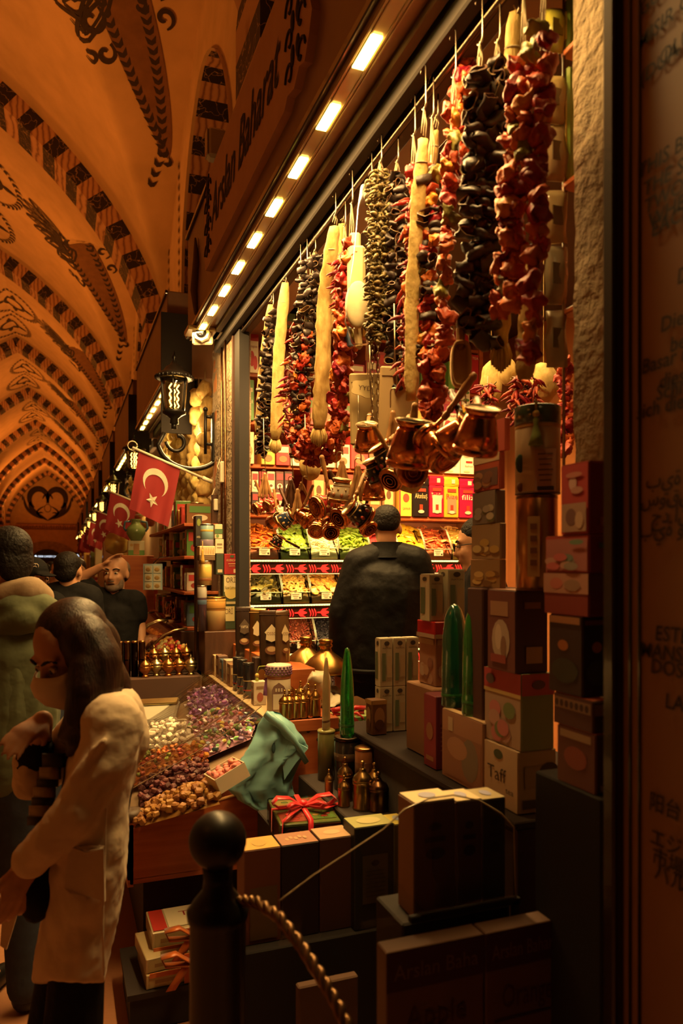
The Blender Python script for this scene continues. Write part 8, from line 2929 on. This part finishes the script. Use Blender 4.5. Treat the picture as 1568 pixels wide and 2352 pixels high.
chain(mb, [(g(246, 1590, .03), .050), (g(280, 1632, .0), .058), (g(294, 1700, .0), .058)])
chain(mb, [(g(244, 1640, -.02), .070), (g(258, 1668, -.105), .078), (g(238, 1750, -.14), .062), (g(176, 1868, -.16), .056), (g(110, 1935, -.15), .049), (g(70, 1972, -.13), .045)])
chain(mb, [(g(225, 1640, .03), .07), (g(205, 1665, .12), .07), (g(120, 1760, .13), .058), (g(74, 1790, .10), .053), (g(72, 1752, .07), .050)])
for (a, b_, r) in (((176, 1858, -.205), (150, 1880, -.205), .012), ((188, 1880, -.20), (150, 1900, -.21), .011), ((150, 1850, -.20), (128, 1905, -.195), .012), ((238, 1700, -.20), (180, 1780, -.205), .010), ((215, 1720, -.20), (160, 1800, -.20), .010)):
 cap(mb, g(*a), r, g(*b_), r * .6)
o = fuse(part('white_coat', mb, COAT, t), .0075, 4)
folds(o, .017)
mb = MB()
Q = [(158, 1942), (238, 1946), (240, 2072), (214, 2062), (160, 2052), (148, 2040)]
vs = [g(x, y, -.158 - .010 * (0 < i < 5)) for i, (x, y) in enumerate(Q)]
mb.add(vs + [v + FWD * .01 for v in vs], [tuple(range(6)), tuple(range(11, 5, -1))] + [(i, (i + 1) % 6, 6 + (i + 1) % 6, 6 + i) for i in range(6)])
mb.tube([g(158, 1944, -.166), g(198, 1958, -.172), g(238, 1948, -.166)], .004, 6)
part('coat_pocket', mb, COAT, t)
mb = MB()
Q = [(44, 1955), (62, 1990), (45, 2080), (14, 2182), (0, 2172), (4, 2120), (20, 2040)]
vs = [g(x, y, .12) for x, y in Q]
n = len(Q)
mb.add(vs + [v + FWD * .008 for v in vs], [tuple(range(n)), tuple(range(2 * n - 1, n - 1, -1))] + [(i, (i + 1) % n, n + (i + 1) % n, n + i) for i in range(n)])
part('far_coat_flap', mb, COAT, t)
mb = MB()
mb.tube([g(x, y, -.162) for x, y in ((252, 1700), (246, 1800), (242, 1900), (240, 2000), (236, 2120), (238, 2240))], .0022, 5)
part('side_seam', mb, COAT, t)
for k, (y0, y1, xa, xb, dark) in enumerate(((1730, 1762, 96, 150, 1), (1762, 1790, 90, 140, 0), (1790, 1808, 84, 134, 1), (1808, 1832, 76, 128, 0), (1832, 1850, 72, 126, 1), (1850, 1876, 66, 124, 0), (1876, 1896, 62, 122, 1))):
 mb = MB()
 rings = [[g((xa + xb) / 2 + (xb - xa) / 2 * cos(2 * pi * j / 16), py, .075 * sin(2 * pi * j / 16) + .0) for j in range(16)] for py in (y0, (y0 + y1) / 2, y1)]
 mb.loft(rings, (.30, .22, .12) if not dark else (.012, .010, .010))
 part('jumper_stripe', mb, FABRIC, t)
mb = MB()
cap(mb, g(72, 1748, .07), .047, g(88, 1722, .05), .040)
part('dark_cuff', mb, BLACKC, t)
mb = MB()
w = P['wrl']
mb.tube([w + RGT * (.030 * cos(2 * pi * k / 14)) + FWD * (.030 * sin(2 * pi * k / 14)) + Vector((0, 0, .012 * cos(2 * pi * k / 14))) for k in range(14)], .004, 6, (.5, .35, .12), closed=True)
part('bracelet', mb, METAL, t)
mb = MB()
mb.ball(g(92, 2030, -.05), (.055, .06, .085), seg=18, rings=12)
mb.v = [tuple(v) for v in crumple(mb.v, .015, 14, 2)]
put('hand_bag', mb, BLACKC, label='small black bag held low against the white coat', cat='bag')
# ---- man in the olive hoodie at the left edge, seen from behind
d = 2.7
t, P, H = figure('man in an olive green hoodie at the left edge, seen from behind', d,
                 dict(head=(14, 1290), neck=(28, 1365), chest=(14, 1490), pelvis=(2, 1735), shl=(-70, 1425, .05), shr=(92, 1432, 0), ell=(-95, 1570, .0), wrl=(-60, 1660, .2), elr=(66, 1560, -.06), wrr=(-20, 1600, .1)), OLIVE, DENIM,
                 face=RGT * -.75 + FWD * .62 + Vector((0, 0, -.1)), voxel=.009, bulk=1.16, hair_prims=[((0, -.026, .048), (.080, .090, .080)), ((0, -.062, .0), (.070, .046, .085))])
face_parts(t, H)
g = lambda px, py, o=0: at_d(px, py, d + o)
mb = MB()
chain(mb, [(g(20, 1372, -.06), .058), (g(70, 1360, -.07), .058), (g(92, 1372, -.03), .050), (g(86, 1390, .04), .045)])
fuse(part('hood_lining', mb, LINING, t), .008, 4)
mb = MB()
chain(mb, [(g(-10, 1410, -.06), .050), (g(40, 1398, -.10), .056), (g(92, 1395, -.08), .054), (g(122, 1402, -.02), .040)])
chain(mb, [(g(0, 1440, -.10), .05), (g(60, 1420, -.12), .055), (g(105, 1420, -.06), .045)])
fuse(part('hood', mb, OLIVE, t), .009, 4)
mb = MB()
rings = [[g((-70 + xr_) / 2 + (xr_ + 70) / 2 * cos(2 * pi * k / 20), py, .155 * sin(2 * pi * k / 20)) for k in range(20)] for py, xr_ in ((1500, 90), (1560, 98), (1640, 96), (1720, 80), (1765, 54))]
mb.loft(rings)
fuse(part('loose_hem', mb, OLIVE, t), .009, 4)
# ---- man with his hand on his head, black T-shirt, facing the viewer
d = 5.3
t, P, H = figure('bearded man in a black T-shirt with one hand on his head', d,
                 dict(head=(266, 1318), neck=(264, 1368), chest=(262, 1420), pelvis=(262, 1560), shr=(214, 1374, 0), shl=(308, 1382, 0), elr=(188, 1326, -.03), wrr=(232, 1302, -.07), ell=(322, 1440, .0), wrl=(326, 1505, -.06)), BLACKC, BLACKC,
                 face=CAMF + RGT * -.06, hs=1.08, sleeve=.27, bulk=1.12, hair_prims=[((0, -.050, .034), (.078, .07, .066)), ((0, -.062, -.005), (.073, .04, .06))], hair=BEARD, voxel=.0085,
                 hands={'r': ((.72, .66, .16), (.2, .1, -1), .5), 'l': ((.0, -1, 0), (-.3, 0, -.6), .3)})
face_parts(t, H, s=1.08, open_=True)
mb = MB()
for (c, r) in (((0, .062, -.096), (.050, .039, .034)), ((-.049, .039, -.071), (.019, .032, .043)), ((.049, .039, -.071), (.019, .032, .043)), ((0, .098, -.051), (.028, .013, .0075))):
 mb.ball(c, r, M=H)
fuse(part('short_beard', mb, BEARD, t), .006, 2)
# ---- man in a black T-shirt seen from behind, in front of him to the left
t, P, H = figure('man in a dark T-shirt seen from behind, left of the bearded man', 4.65,
                 dict(head=(159, 1312), neck=(160, 1350), chest=(160, 1410), pelvis=(158, 1560), shl=(112, 1372), shr=(204, 1374), ell=(100, 1445), wrl=(110, 1510), elr=(216, 1450), wrr=(200, 1500, .1)), BLACKC, BLACKC, face=FWD + RGT * .1, sleeve=.3, bulk=1.15)
# ---- man with a cap further left
t, P, H = figure('man in a black cap and dark jacket behind the hoodie man', 4.4,
                 dict(head=(74, 1326), neck=(80, 1362), chest=(84, 1430), pelvis=(80, 1600), shl=(30, 1385), shr=(124, 1388), ell=(20, 1470), wrl=(30, 1540), elr=(130, 1470), wrr=(120, 1540)), BLACKC, DENIM, face=RGT * .75 + FWD * -.3 + Vector((0, 0, -.15)), hs=.95)
face_parts(t, H)
mb = MB()
mb.ball((0, -.012, .048), (.083, .10, .075), M=H, seg=18, rings=12)
mb.ball((0, .10, .035), (.062, .062, .009), M=H, seg=16, rings=8)
fuse(part('cap', mb, BLACKC, t), .008, 2)
mb = MB()
Mb = H @ Matrix.Translation((.052, .058, .078)) @ Matrix.Rotation(-.7, 4, 'Z') @ Matrix.Rotation(pi / 2 - .5, 4, 'X')
mb.tube([Mb @ Vector((.019 * cos(2 * pi * k / 16), .019 * sin(2 * pi * k / 16), 0)) for k in range(16)], .002, 5, (.6, .5, .4), closed=True)
for a in (90, 210, 330):
 mb.tube([Mb @ Vector((0, 0, 0)), Mb @ Vector((.018 * cos(radians(a)), .018 * sin(radians(a)), 0))], .002, 5, (.6, .5, .4))
part('cap_emblem', mb, PLASTIC, t)
# ---- man with glasses behind the cartons at the right
t, P, H = figure('dark haired man with glasses in profile behind the white cartons', 3.45,
                 dict(head=(1094, 1252), neck=(1105, 1300), chest=(1105, 1370), pelvis=(1105, 1560), shl=(1090, 1330, .2), shr=(1110, 1330, -.18), ell=(1060, 1440, .2), wrl=(1040, 1450, .3), elr=(1090, 1440, -.2), wrr=(1050, 1470, -.1)), BLACKC, BLACKC,
                 face=RGT * -.92 + FWD * .2 + Vector((0, 0, -.15)), floor=.12, bulk=.95, hair_prims=[((0, -.022, .050), (.080, .092, .082)), ((0, -.055, .0), (.074, .05, .08))])
face_parts(t, H)
mb = MB()
for sx in (-1, 1):
 mb.tube([H @ Vector((sx * .032 + .024 * math.copysign(abs(cos(a)) ** .6, cos(a)), .102, .004 + .018 * math.copysign(abs(sin(a)) ** .6, sin(a)))) for a in [2 * pi * k / 18 for k in range(18)]], .0025, 5, closed=True)
 mb.tube([H @ Vector(p) for p in ((sx * .056, .100, .008), (sx * .075, .04, .008), (sx * .080, -.01, .004))], .0022, 5)
part('glasses', mb, IRON, t)
# ---- crowd far down the hall
rr = random.Random(21)
CROWD = [(92, 7.2, 'person with dark hair and dark jacket just right of the cap man'), (104, 9.5, 'distant person in black, third head right of the hoodie man'), (118, 12, 'distant person in a brown top near the archway axis'), (130, 10.5, 'distant person in grey left of the man seen from behind'), (140, 14, 'far person in black under the lit archway sign'), (112, 16, 'far person in beige under the lit archway sign'),
         (176, 7.0, 'person with light hair peeking behind the dark T-shirt man'), (170, 12.5, 'distant person in black right of the dark T-shirt man'), (292, 8.1, 'person half hidden behind the bearded man\'s shoulder'), (60, 13, 'far person in dark clothes at the left of the hall'), (150, 19, 'farthest dark figure before the archway'), (98, 21, 'farthest pale figure before the archway')]
for k, (px, dd, lb) in enumerate(CROWD):
 hd = rr.uniform(-.04, .06)
 y = lambda h: HZ + (CZ - h) * F / dd
 s_ = F / dd
 hh = 1.49 + hd
 figure(lb, dd, dict(head=(px, y(hh)), neck=(px, y(hh - .2)), chest=(px, y(hh - .4)), pelvis=(px, y(hh - .78)), shl=(px - .2 * s_, y(hh - .27)), shr=(px + .2 * s_, y(hh - .27)), ell=(px - .25 * s_, y(hh - .55)), wrl=(px - .24 * s_, y(hh - .80)), elr=(px + .25 * s_, y(hh - .55)), wrr=(px + .24 * s_, y(hh - .80))),
           [BLACKC, LINING, JACK, OLIVE][rr.choice((0, 0, 2, 1)) if 'beige' not in lb and 'pale' not in lb else 1], rr.choice([DENIM, BLACKC]), face=FWD if k % 3 else CAMF, voxel=.02, hair=HAIRB if k == 6 else HAIR)
# ================================================================ GOODS AT THE FAR JAMB AND THE NEXT SHOPS
YJ = 4.42
slabbox('corner_stand', 'dark wooden block at the far end of the ledge under the stacked tins', 'stand', .79, 1.03, 4.40, 4.60, LZ + .001, 1.205, m=DARKWOOD)
def jamb(px0, px1, yt, yb, col, label, dec=(), Y=YJ, depth=.09, z0=None, m=None, name='food_carton', side=None):
 a, b = on_y(px0, yt, Y), on_y(px1, yb, Y)
 z0 = b.z if z0 is None else z0
 return carton(name, label, 'box', Vector(((a.x + b.x) / 2, Y + depth / 2, z0)), (b.x - a.x - .001, depth, a.z - z0), col, dec, m=m, side=side)
def jtin(pxc, w, yt, yb, col, label, bands=(), z0=None, lid=None, Y=YJ, m=GLOSS):
 a, b = on_y(pxc, yt, Y), on_y(pxc, yb, Y)
 d = (b - EYE).dot(FWD)
 z0 = b.z if z0 is None else z0
 return cylinder('food_tin', label, 'tin', Vector((b.x, Y + w * d / F / 2 + .002, z0)), w * d / F / 2, a.z - z0 - .006, col, m=m, bands=bands, lid=lid)
Z0 = 1.2055
t1 = jtin(499, 48, 1372, 1445, (.42, .30, .13), 'wide beige gold tin standing before the lemon cartons', z0=Z0, bands=((.62, .98, (.45, .24, .06)), (.66, .7, (.2, .1, .03)), (.9, .93, (.2, .1, .03))), lid=(.006, (.5, .3, .08), METAL))
t2 = jtin(466, 22, 1345, 1445, (.05, .03, .05), 'dark can with silver top left of the beige gold tin', z0=Z0, bands=((.75, 1, (.4, .38, .34)), (.6, .7, (.06, .1, .16))), lid=(.005, (.5, .45, .4), METAL))
jamb(512, 547, 1392, 1445, (.045, .06, .025), 'dark green carton with pale panel at the bottom right of the corner stack', [('r', 'f', .0, .35, .75, .98, (.62, .5, .25)), ('x', 'f', 'ORİ', .38, .75, .34, (.10, .06, .03), .5)], z0=Z0, Y=4.52)
zz = on_y(530, 1392, 4.52).z + .001
jamb(512, 548, 1320, 1392, (.05, .065, .03), 'dark green lemon carton with cream panel, above the other green one', [('r', 'f', .06, .45, .9, .98, (.66, .56, .32)), ('e', 'f', .5, .42, .4, .2, (.62, .48, .15)), ('x', 'f', 'ORİ', .48, .82, .24, (.10, .06, .03), .6), ('x', 'f', 'New Lemon', .48, .58, .16, (.12, .1, .03), .75), ('r', 'f', .2, .06, .8, .14, (.5, .4, .2))], z0=zz, Y=4.52)
zz = on_y(530, 1320, 4.52).z + .001
jamb(515, 550, 1272, 1320, (.33, .018, .018), 'red carton reading KUŞKONAZ on the lemon cartons', [('x', 'f', 'KUSNOALI', .5, .68, .16, (.62, .40, .2), .7), ('r', 'f', .25, .5, .75, .54, (.55, .3, .15)), ('r', 'f', .3, .4, .7, .43, (.55, .3, .15)), ('r', 'f', .6, .08, .9, .26, (.6, .45, .3)), ('e', 'f', .5, .88, .14, .06, (.06, .12, .06))], z0=zz, Y=4.52).__setitem__('label', 'dark red printed carton on top of the lemon cartons')
jamb(496, 514, 1272, 1320, (.035, .05, .03), 'narrow dark carton left of the red one', [('r', 'f', .2, .1, .8, .25, (.5, .4, .25))], z0=zz, Y=4.53)
zz2 = on_y(505, 1272, 4.53).z + .001
jamb(494, 514, 1238, 1272, (.60, .50, .34), 'white printed carton above the narrow dark one', [('r', 'f', .2, .6, .8, .7, (.2, .14, .08)), ('r', 'f', .2, .4, .8, .44, (.2, .14, .08))], z0=zz2, Y=4.53)
zz3 = on_y(505, 1238, 4.53).z + .001
jamb(493, 511, 1204, 1238, (.58, .48, .3), 'white and green carton at the top right of the corner stack', [('r', 'f', 0, .35, 1, .68, (.06, .13, .05)), ('e', 'f', .35, .2, .2, .12, (.1, .2, .06))], z0=zz3, Y=4.53)
zt2 = on_y(466, 1345, YJ).z + .001
t3 = jtin(474, 30, 1288, 1345, (.62, .50, .22), 'yellow cream baking tin with brown print', z0=zt2, bands=((.9, .98, (.3, .2, .1)), (.35, .8, (.58, .42, .1)), (.18, .3, (.2, .08, .03))), lid=(.005, (.5, .42, .3), METAL))
zt3 = on_y(474, 1288, YJ).z + .002
jamb(458, 494, 1276, 1288, (.12, .07, .03), 'flat brown carton lying on the yellow tin', z0=zt3)
zt4 = on_y(474, 1276, YJ).z + .001
jamb(458, 494, 1254, 1276, (.58, .46, .26), 'cream patterned carton under the pale blue tin', [('e', 'f', .1 + .16 * i, .5, .05, .3, (.45, .3, .14)) for i in range(6)], z0=zt4)
zt5 = on_y(474, 1254, YJ).z + .001
jtin(478, 30, 1203, 1254, (.22, .36, .40), 'pale blue tin with a dark picture at the top of the corner stack', z0=zt5, bands=((.0, .3, (.20, .16, .22)), (.68, .78, (.5, .35, .08))), lid=(.005, (.4, .42, .4), METAL))
jamb(449, 464, 1184, 1254, (.02, .016, .014), 'tall black carton with a green leaf beside the pale blue tin', [('e', 'f', .5, .78, .3, .12, (.16, .2, .03)), ('x', 'f', 'AYDA', .5, .3, .1, (.6, .5, .3), .7)], z0=zt5, Y=4.6).__setitem__('label', 'tall black carton with a round green emblem beside the pale blue tin')
slabbox('wood_block', 'wooden block behind the yellow tin carrying the tall black carton', 'block', on_y(449, 1254, 4.6).x + .004, on_y(464, 1254, 4.6).x - .004, 4.605, 4.68, LZ + .001, zt5 - .001, m=DARKWOOD)
q = on_y(465, 1262, YJ - .03)
mb = MB()
mb.tube([q + Vector((0, 0, .05)), q], .002, 5, (.5, .3, .05))
mb.lathe([(.004, 0), (.007, -.01), (.006, -.02), (.011, -.06), (.013, -.085), (0, -.08)], 10, q, (.45, .26, .04))
put('tassel', mb, FABRIC, label='orange tassel hanging in front of the cream patterned carton', cat='tassel')
# ---- wooden rack of the neighbouring stall, seen edge on
RX0, RX1 = .78, 1.0
t = thing('stall_rack', 'dark wooden rack of the neighbouring stall full of packets', 'rack', (.9, 6.2, 0))
for z in (1.18, 1.42, 1.66, 1.88):
 mb = MB()
 mb.box((.90, 6.1, z - .012), (.26, 2.1, .022), bev=.003)
 part('shelf', mb, WOODH, t)
for y in (5.08, 5.75, 6.45, 7.1):
 mb = MB()
 mb.box((.99, y, 1.2), (.06, .03, 1.75))
 part('upright', mb, DARKWOOD, t)
mb = MB()
mb.box((.90, 6.1, .58), (.30, 2.1, 1.15), bev=.004)
part('base_cabinet', mb, DARKWOOD, t)
mb = MB()
mb.box((1.02, 6.1, 1.5), (.012, 2.1, .9), (.10, .05, .02))
part('back_board', mb, MATTE, t)
rr = random.Random(33)
SHN = {1.18: 'lowest', 1.42: 'second', 1.66: 'third', 1.88: 'top'}
for z in (1.18, 1.42, 1.66, 1.88):
 y = 5.12
 k = 0
 while y < 7.0:
  h = rr.uniform(.11, .2)
  dp = rr.uniform(.09, .15)
  w = rr.uniform(.10, .2)
  col = rr.choice([(.40, .05, .04), (.55, .42, .22), (.10, .22, .06), (.2, .09, .04), (.12, .2, .28), (.5, .3, .06), (.6, .52, .4), (.3, .03, .06), (.45, .2, .08)])
  lb = 'small packet in the neighbouring stall rack, %s shelf' % SHN[z]
  c = Vector((.80 + w / 2, y + dp / 2, z + .0005))
  kind = rr.random()
  if kind < .62:
   carton('rack_packet', lb, 'packet', c, (w, dp * .8, h), col, [('r', 'fl', .1, .55, .9, .88, rr.choice([(.6, .5, .3), (.5, .06, .05), (.1, .2, .06)])), ('e', 'fl', .5, .3, .3, .16, rr.choice([(.45, .25, .08), (.62, .55, .4), (.3, .05, .04)]))], m=GLOSS, group='packets on the stall rack')
  else:
   o = cylinder('rack_tin', lb.replace('packet', 'tin'), 'tin', c, min(w, dp) * .42, h, col, bands=((.3, .7, rr.choice([(.6, .5, .3), (.15, .25, .08), (.5, .1, .04)])),), lid=(.006, (.5, .4, .2), METAL), group='tins on the stall rack', seg=14)
  y += dp + rr.uniform(.01, .05)
  k += 1
p = on_y(351, 1325, 6.0)
t = thing('picture_card', 'pale blue card with six small packs hanging at the stall front', 'card', p)
dd = (p - EYE).dot(FWD) / F
Mx = frame(p, RGT, (0, 0, 1))
mb = MB()
mb.box((0, 0, 0), (44 * dd, 60 * dd, .006), (.30, .40, .42), M=Mx)
part('card_board', mb, CARD, t)
for i in range(2):
 for j in range(3):
  mb = MB()
  mb.box(((i - .5) * 20 * dd, (j - 1) * 19 * dd - 2 * dd, .006), (17 * dd, 17 * dd, .008), (.50, .46, .34), bev=.002, M=Mx)
  mb.ball(((i - .5) * 20 * dd, (j - 1) * 19 * dd - 2 * dd, .010), (6 * dd, 5 * dd, .003), (.35, .22, .08), M=Mx, seg=10, rings=6)
  part('small_pack', mb, GLOSS, t)
mb = MB()
mb.tube([p + Vector((0, 0, 30 * dd)), p + Vector((.05, 0, 45 * dd)), Vector((.98, p.y, p.z + 50 * dd))], .004, 5)
part('hanger', mb, IRON, t)
p = on_y(272, 1248, 8.2)
mb = MB()
mb.ball(p, (.15, .09, .10), (.55, .40, .10), seg=20, rings=14)
mb.v = [tuple(v) for v in crumple(mb.v, .06, 9, 5)]
mb.tube([p + Vector((0, 0, .05)), p + Vector((.1, 0, .3)), Vector((1.30, p.y, p.z + .35))], .006, 5, (.2, .15, .1))
put('wrapped_parcel', mb, GLOSS, label='crinkled yellow parcel hanging under the second flag', cat='parcel')
p = on_y(312, 1218, 7.4)
t = thing('painted_vase', 'round green painted vase with two handles on a box under the flags', 'vase', p - Vector((0, 0, .10)))
mb = MB()
mb.lathe([(0, -.10), (.05, -.10), (.055, -.09), (.09, -.03), (.085, .02), (.045, .06), (.04, .09), (.055, .105), (.05, .105), (0, .08)], 20, p, (.16, .22, .08))
part('vase_body', mb, GLOSS, t)
for s_ in (-1, 1):
 mb = MB()
 mb.tube([p + Vector((s_ * .045, 0, .085)), p + Vector((s_ * .10, 0, .08)), p + Vector((s_ * .11, 0, .02)), p + Vector((s_ * .088, 0, -.01))], .011, 8, (.05, .10, .16))
 part('handle', mb, GLOSS, t)
b = p - Vector((0, 0, .1005))
carton('cookie_box', 'white and green box with a cup picture under the painted vase', 'box', Vector((b.x, b.y, b.z - .14)), (.15, .1, .139), (.56, .5, .32), [('r', 'f', 0, 0, 1, .35, (.12, .28, .06)), ('r', 'f', .32, .05, .68, .8, (.4, .2, .06)), ('e', 'f', .2, .7, .1, .1, (.5, .3, .08))])
slabbox('pedestal', 'wooden pedestal of the next stall under the white green box', 'pedestal', b.x - .14, b.x + .16, b.y - .08, b.y + .12, 0, b.z - .141, m=WOOD)
rr = random.Random(41)
for k in range(9):
 y = 5.55 + .27 * k
 t = thing('hanging_sponges', 'string of knobbly yellow loofahs hanging in the next shop front', 'loofah', (1.0, y, 3.0), 'loofah strings of the next shop')
 mb = MB()
 n = 9
 z = 2.95
 L_ = rr.uniform(.95, 1.3)
 for i in range(n):
  q = Vector((1.0 + rr.uniform(-.02, .02), y + rr.uniform(-.02, .02), z - L_ * (i + .5) / n))
  mb.ball(q, (.055, .055, .075), seg=10, rings=8)
 mb.v = [tuple(v) for v in crumple(mb.v, .03, 22, k)]
 part('loofahs', mb, LOOFW if k % 3 else LOOF, t)
 mb = MB()
 mb.tube([(1.0, y, 3.05), (1.0, y, z - L_)], .004, 5)
 part('cord', mb, ROPE, t)
for k in range(3):
 strand(['aubergine'], (449 - 9 * k, 880), (446 - 9 * k, 1010), 14, 'dark aubergine string in the next shop front', X=1.03, seed=60 + k, group='aubergine strings of the next shop', hook=False)
# ---- second sweets counter further on, curved glass, jars on the tray's far end
t = thing('far_counter', 'second wooden sweets counter beyond the first, under curved glass', 'counter', (.58, 5.9, 0))
mb = MB()
mb.box((.64, 5.75, .42), (.22, 1.8, .84), bev=.004)
part('base', mb, WOODH, t)
mb = MB()
mb.add([(.52, 4.85, .90), (.76, 4.85, 1.05), (.76, 6.7, 1.05), (.52, 6.7, .90)], [(0, 1, 2, 3)], (.35, .06, .02))
part('tray', mb, MATTE, t)
mb = MB()
prof = [(.51, .90), (.52, 1.0), (.55, 1.09), (.61, 1.15), (.68, 1.18), (.76, 1.19)]
for (y0, y1) in ((4.86, 5.7), (5.78, 6.65)):
 mb.loft([[(x, y, z) for x, z in prof] for y in (y0, y1)], closed=False)
part('curved_glass', mb, GLASS, t)
for y in (4.86, 5.7, 5.78, 6.65):
 mb = MB()
 mb.tube([(x, y, z) for x, z in prof], .008, 6, (.42, .32, .16))
 part('glass_rim', mb, METAL, t)
rr = random.Random(8)
for k in range(2):
 mb = MB()
 for i in range(150):
  x, y = rr.uniform(.54, .75), (4.9 if k == 0 else 5.82) + rr.uniform(0, .75)
  z = .90 + (x - .52) * .62 + .025
  mb.ball((x, y, z), rr.uniform(.014, .022), rr.choice([(.55, .05, .03), (.6, .3, .05), (.62, .5, .2), (.4, .03, .03)] if k == 0 else [(.5, .06, .03), (.55, .2, .05)]), seg=7, rings=5)
 put('heap_of_sweets', mb, SWEET, label='heap of red and yellow sweets under the %s curved glass' % ['nearer', 'farther'][k], cat='sweets', kind='stuff')
slabbox('jar_stand', 'dark stepped stand at the far end of the tray under the glittering bowls', 'stand', .25, .78, 4.42, 4.76, .60, .945, (.06, .025, .012))
for k, px in enumerate((275, 292, 309, 326)):
 p = on_y(px, 1545, 4.52)
 p.z = .9455
 cylinder('patterned_canister', 'tall dark copper patterned canister by the curved glass, %s of four' % HPOS[k], 'canister', p, .019, .20, (.10, .045, .02) if k in (0, 1, 3) else (.02, .012, .01), m=METAL, lid=(.006, (.4, .2, .07), METAL), bands=((.48, .52, (.02, .012, .01)),))
slabbox('jar_step', 'low dark step carrying the back row of glittering bowls', 'step', .43, .78, 4.59, 4.70, .946, .995, (.06, .025, .012))
JR = [(352, 1500), (372, 1492), (392, 1500), (410, 1512), (360, 1530), (384, 1534), (405, 1545), (425, 1535), (372, 1562), (398, 1572)]
for k, (px, py) in enumerate(JR):
 p = Vector((.46 + .066 * (k % 5), 4.49 + .14 * (k // 5) + .02 * (k % 2), .9455 if k < 5 else .9955))
 gold = k % 3 != 1
 t = thing('sugar_bowl', '%s lidded sugar bowl in the glittering cluster, %s' % ('copper gold' if gold else 'cut glass', (HPOS + ['ninth', 'tenth'])[k] + ' from the back left'), 'bowl', p)
 mb = MB()
 mb.lathe([(0, 0), (.024, 0), (.020, .008), (.012, .016), (.03, .03), (.038, .045), (.040, .06), (.036, .062)], 14, p, (.52, .22, .07) if gold else (.5, .42, .2))
 part('bowl', mb, METAL, t)
 mb = MB()
 mb.lathe([(.040, .062), (.032, .078), (.018, .09), (.006, .096), (.008, .104), (.004, .112), (0, .122)], 14, p, (.56, .28, .08) if gold else (.6, .5, .28))
 part('lid', mb, METAL, t)
for k, (px, py) in enumerate(((386, 1420), (402, 1424), (394, 1412))):
 p = on_x(px, py, .78)
 t = thing('copper_shaker', 'small copper domed shaker on the rack edge, %s of three' % HPOS[k], 'shaker', p)
 mb = MB()
 mb.lathe([(0, 0), (.022, 0), (.024, .02), (.018, .05), (.02, .055)], 12, p, (.5, .2, .06))
 part('cup', mb, COPPER, t)
 mb = MB()
 mb.lathe([(.02, .055), (.018, .075), (.006, .092), (.004, .10), (.006, .106), (0, .118)], 12, p, (.55, .22, .07))
 part('dome', mb, COPPER, t)
 mb = MB()
 mb.box((p.x, p.y, p.z - .006), (.10, .07, .011), (.2, .08, .03))
 part('foot_tray', mb, MATTE, t)
for k, (px, py) in enumerate(((438, 1535), (452, 1548), (432, 1556))):
 p = on_tray(px, py, .05)
 mb = MB()
 mb.ball(p, (.045, .05, .075), (.40, .24, .08), seg=14, rings=10)
 mb.v = [tuple(v) for v in crumple(mb.v, .025, 18, k)]
 put('wrapped_pack', mb, GLOSS, label='cellophane pack of nuts leaning at the ledge, %s of three' % HPOS[k], cat='pack')
q = on_x(432, 1445, .86)
t = bullet_bottle(Vector((q.x, q.y, q.z)), .24, .03, 'dark green bottle at the near end of the stall rack', GREEND, flat=.9)
slabbox('bottle_shelf', 'small wooden shelf under the dark green bottle', 'shelf', q.x - .06, q.x + .10, q.y - .05, q.y + .05, .96, q.z - .001, m=WOOD)
rr = random.Random(77)
for s_, (y0, y1) in enumerate(((8.9, 11.8), (12.6, 16), (16.6, 20.2), (21, 26), (27, 34), (35, 44))):
 t = thing('distant_stall', 'stall full of goods under the %s awning down the hall' % ['third', 'fourth', 'fifth', 'sixth', 'seventh', 'last'][s_], 'stall', (.9, (y0 + y1) / 2, 0))
 mb = MB()
 mb.box((.72, (y0 + y1) / 2, .45), (.6, y1 - y0, .9), bev=.005)
 part('counter', mb, WOODH, t)
 for k in range(16 if s_ < 3 else 10):
  y = y0 + (y1 - y0) * (k + .5) / (16 if s_ < 3 else 10)
  mb = MB()
  h = rr.uniform(.25, 1.05)
  mb.box((.80 + rr.uniform(-.2, .12), y, .9 + h / 2), (rr.uniform(.18, .34), .22, h), rr.choice([(.5, .3, .08), (.4, .05, .04), (.16, .2, .06), (.6, .5, .3), (.25, .1, .04), (.5, .38, .16)]), bev=.01)
  part('goods_stack', mb, GLOSS, t)
 for k in range(6):
  mb = MB()
  y = y0 + (y1 - y0) * (k + .5) / 6
  for i in range(6):
   mb.ball((1.0, y, 2.84 - .14 * i), (.06, .07, .09), rr.choice([(.4, .25, .08), (.25, .04, .02), (.5, .36, .14)]), seg=8, rings=6)
  part('hanging_string', mb, FOOD, t)
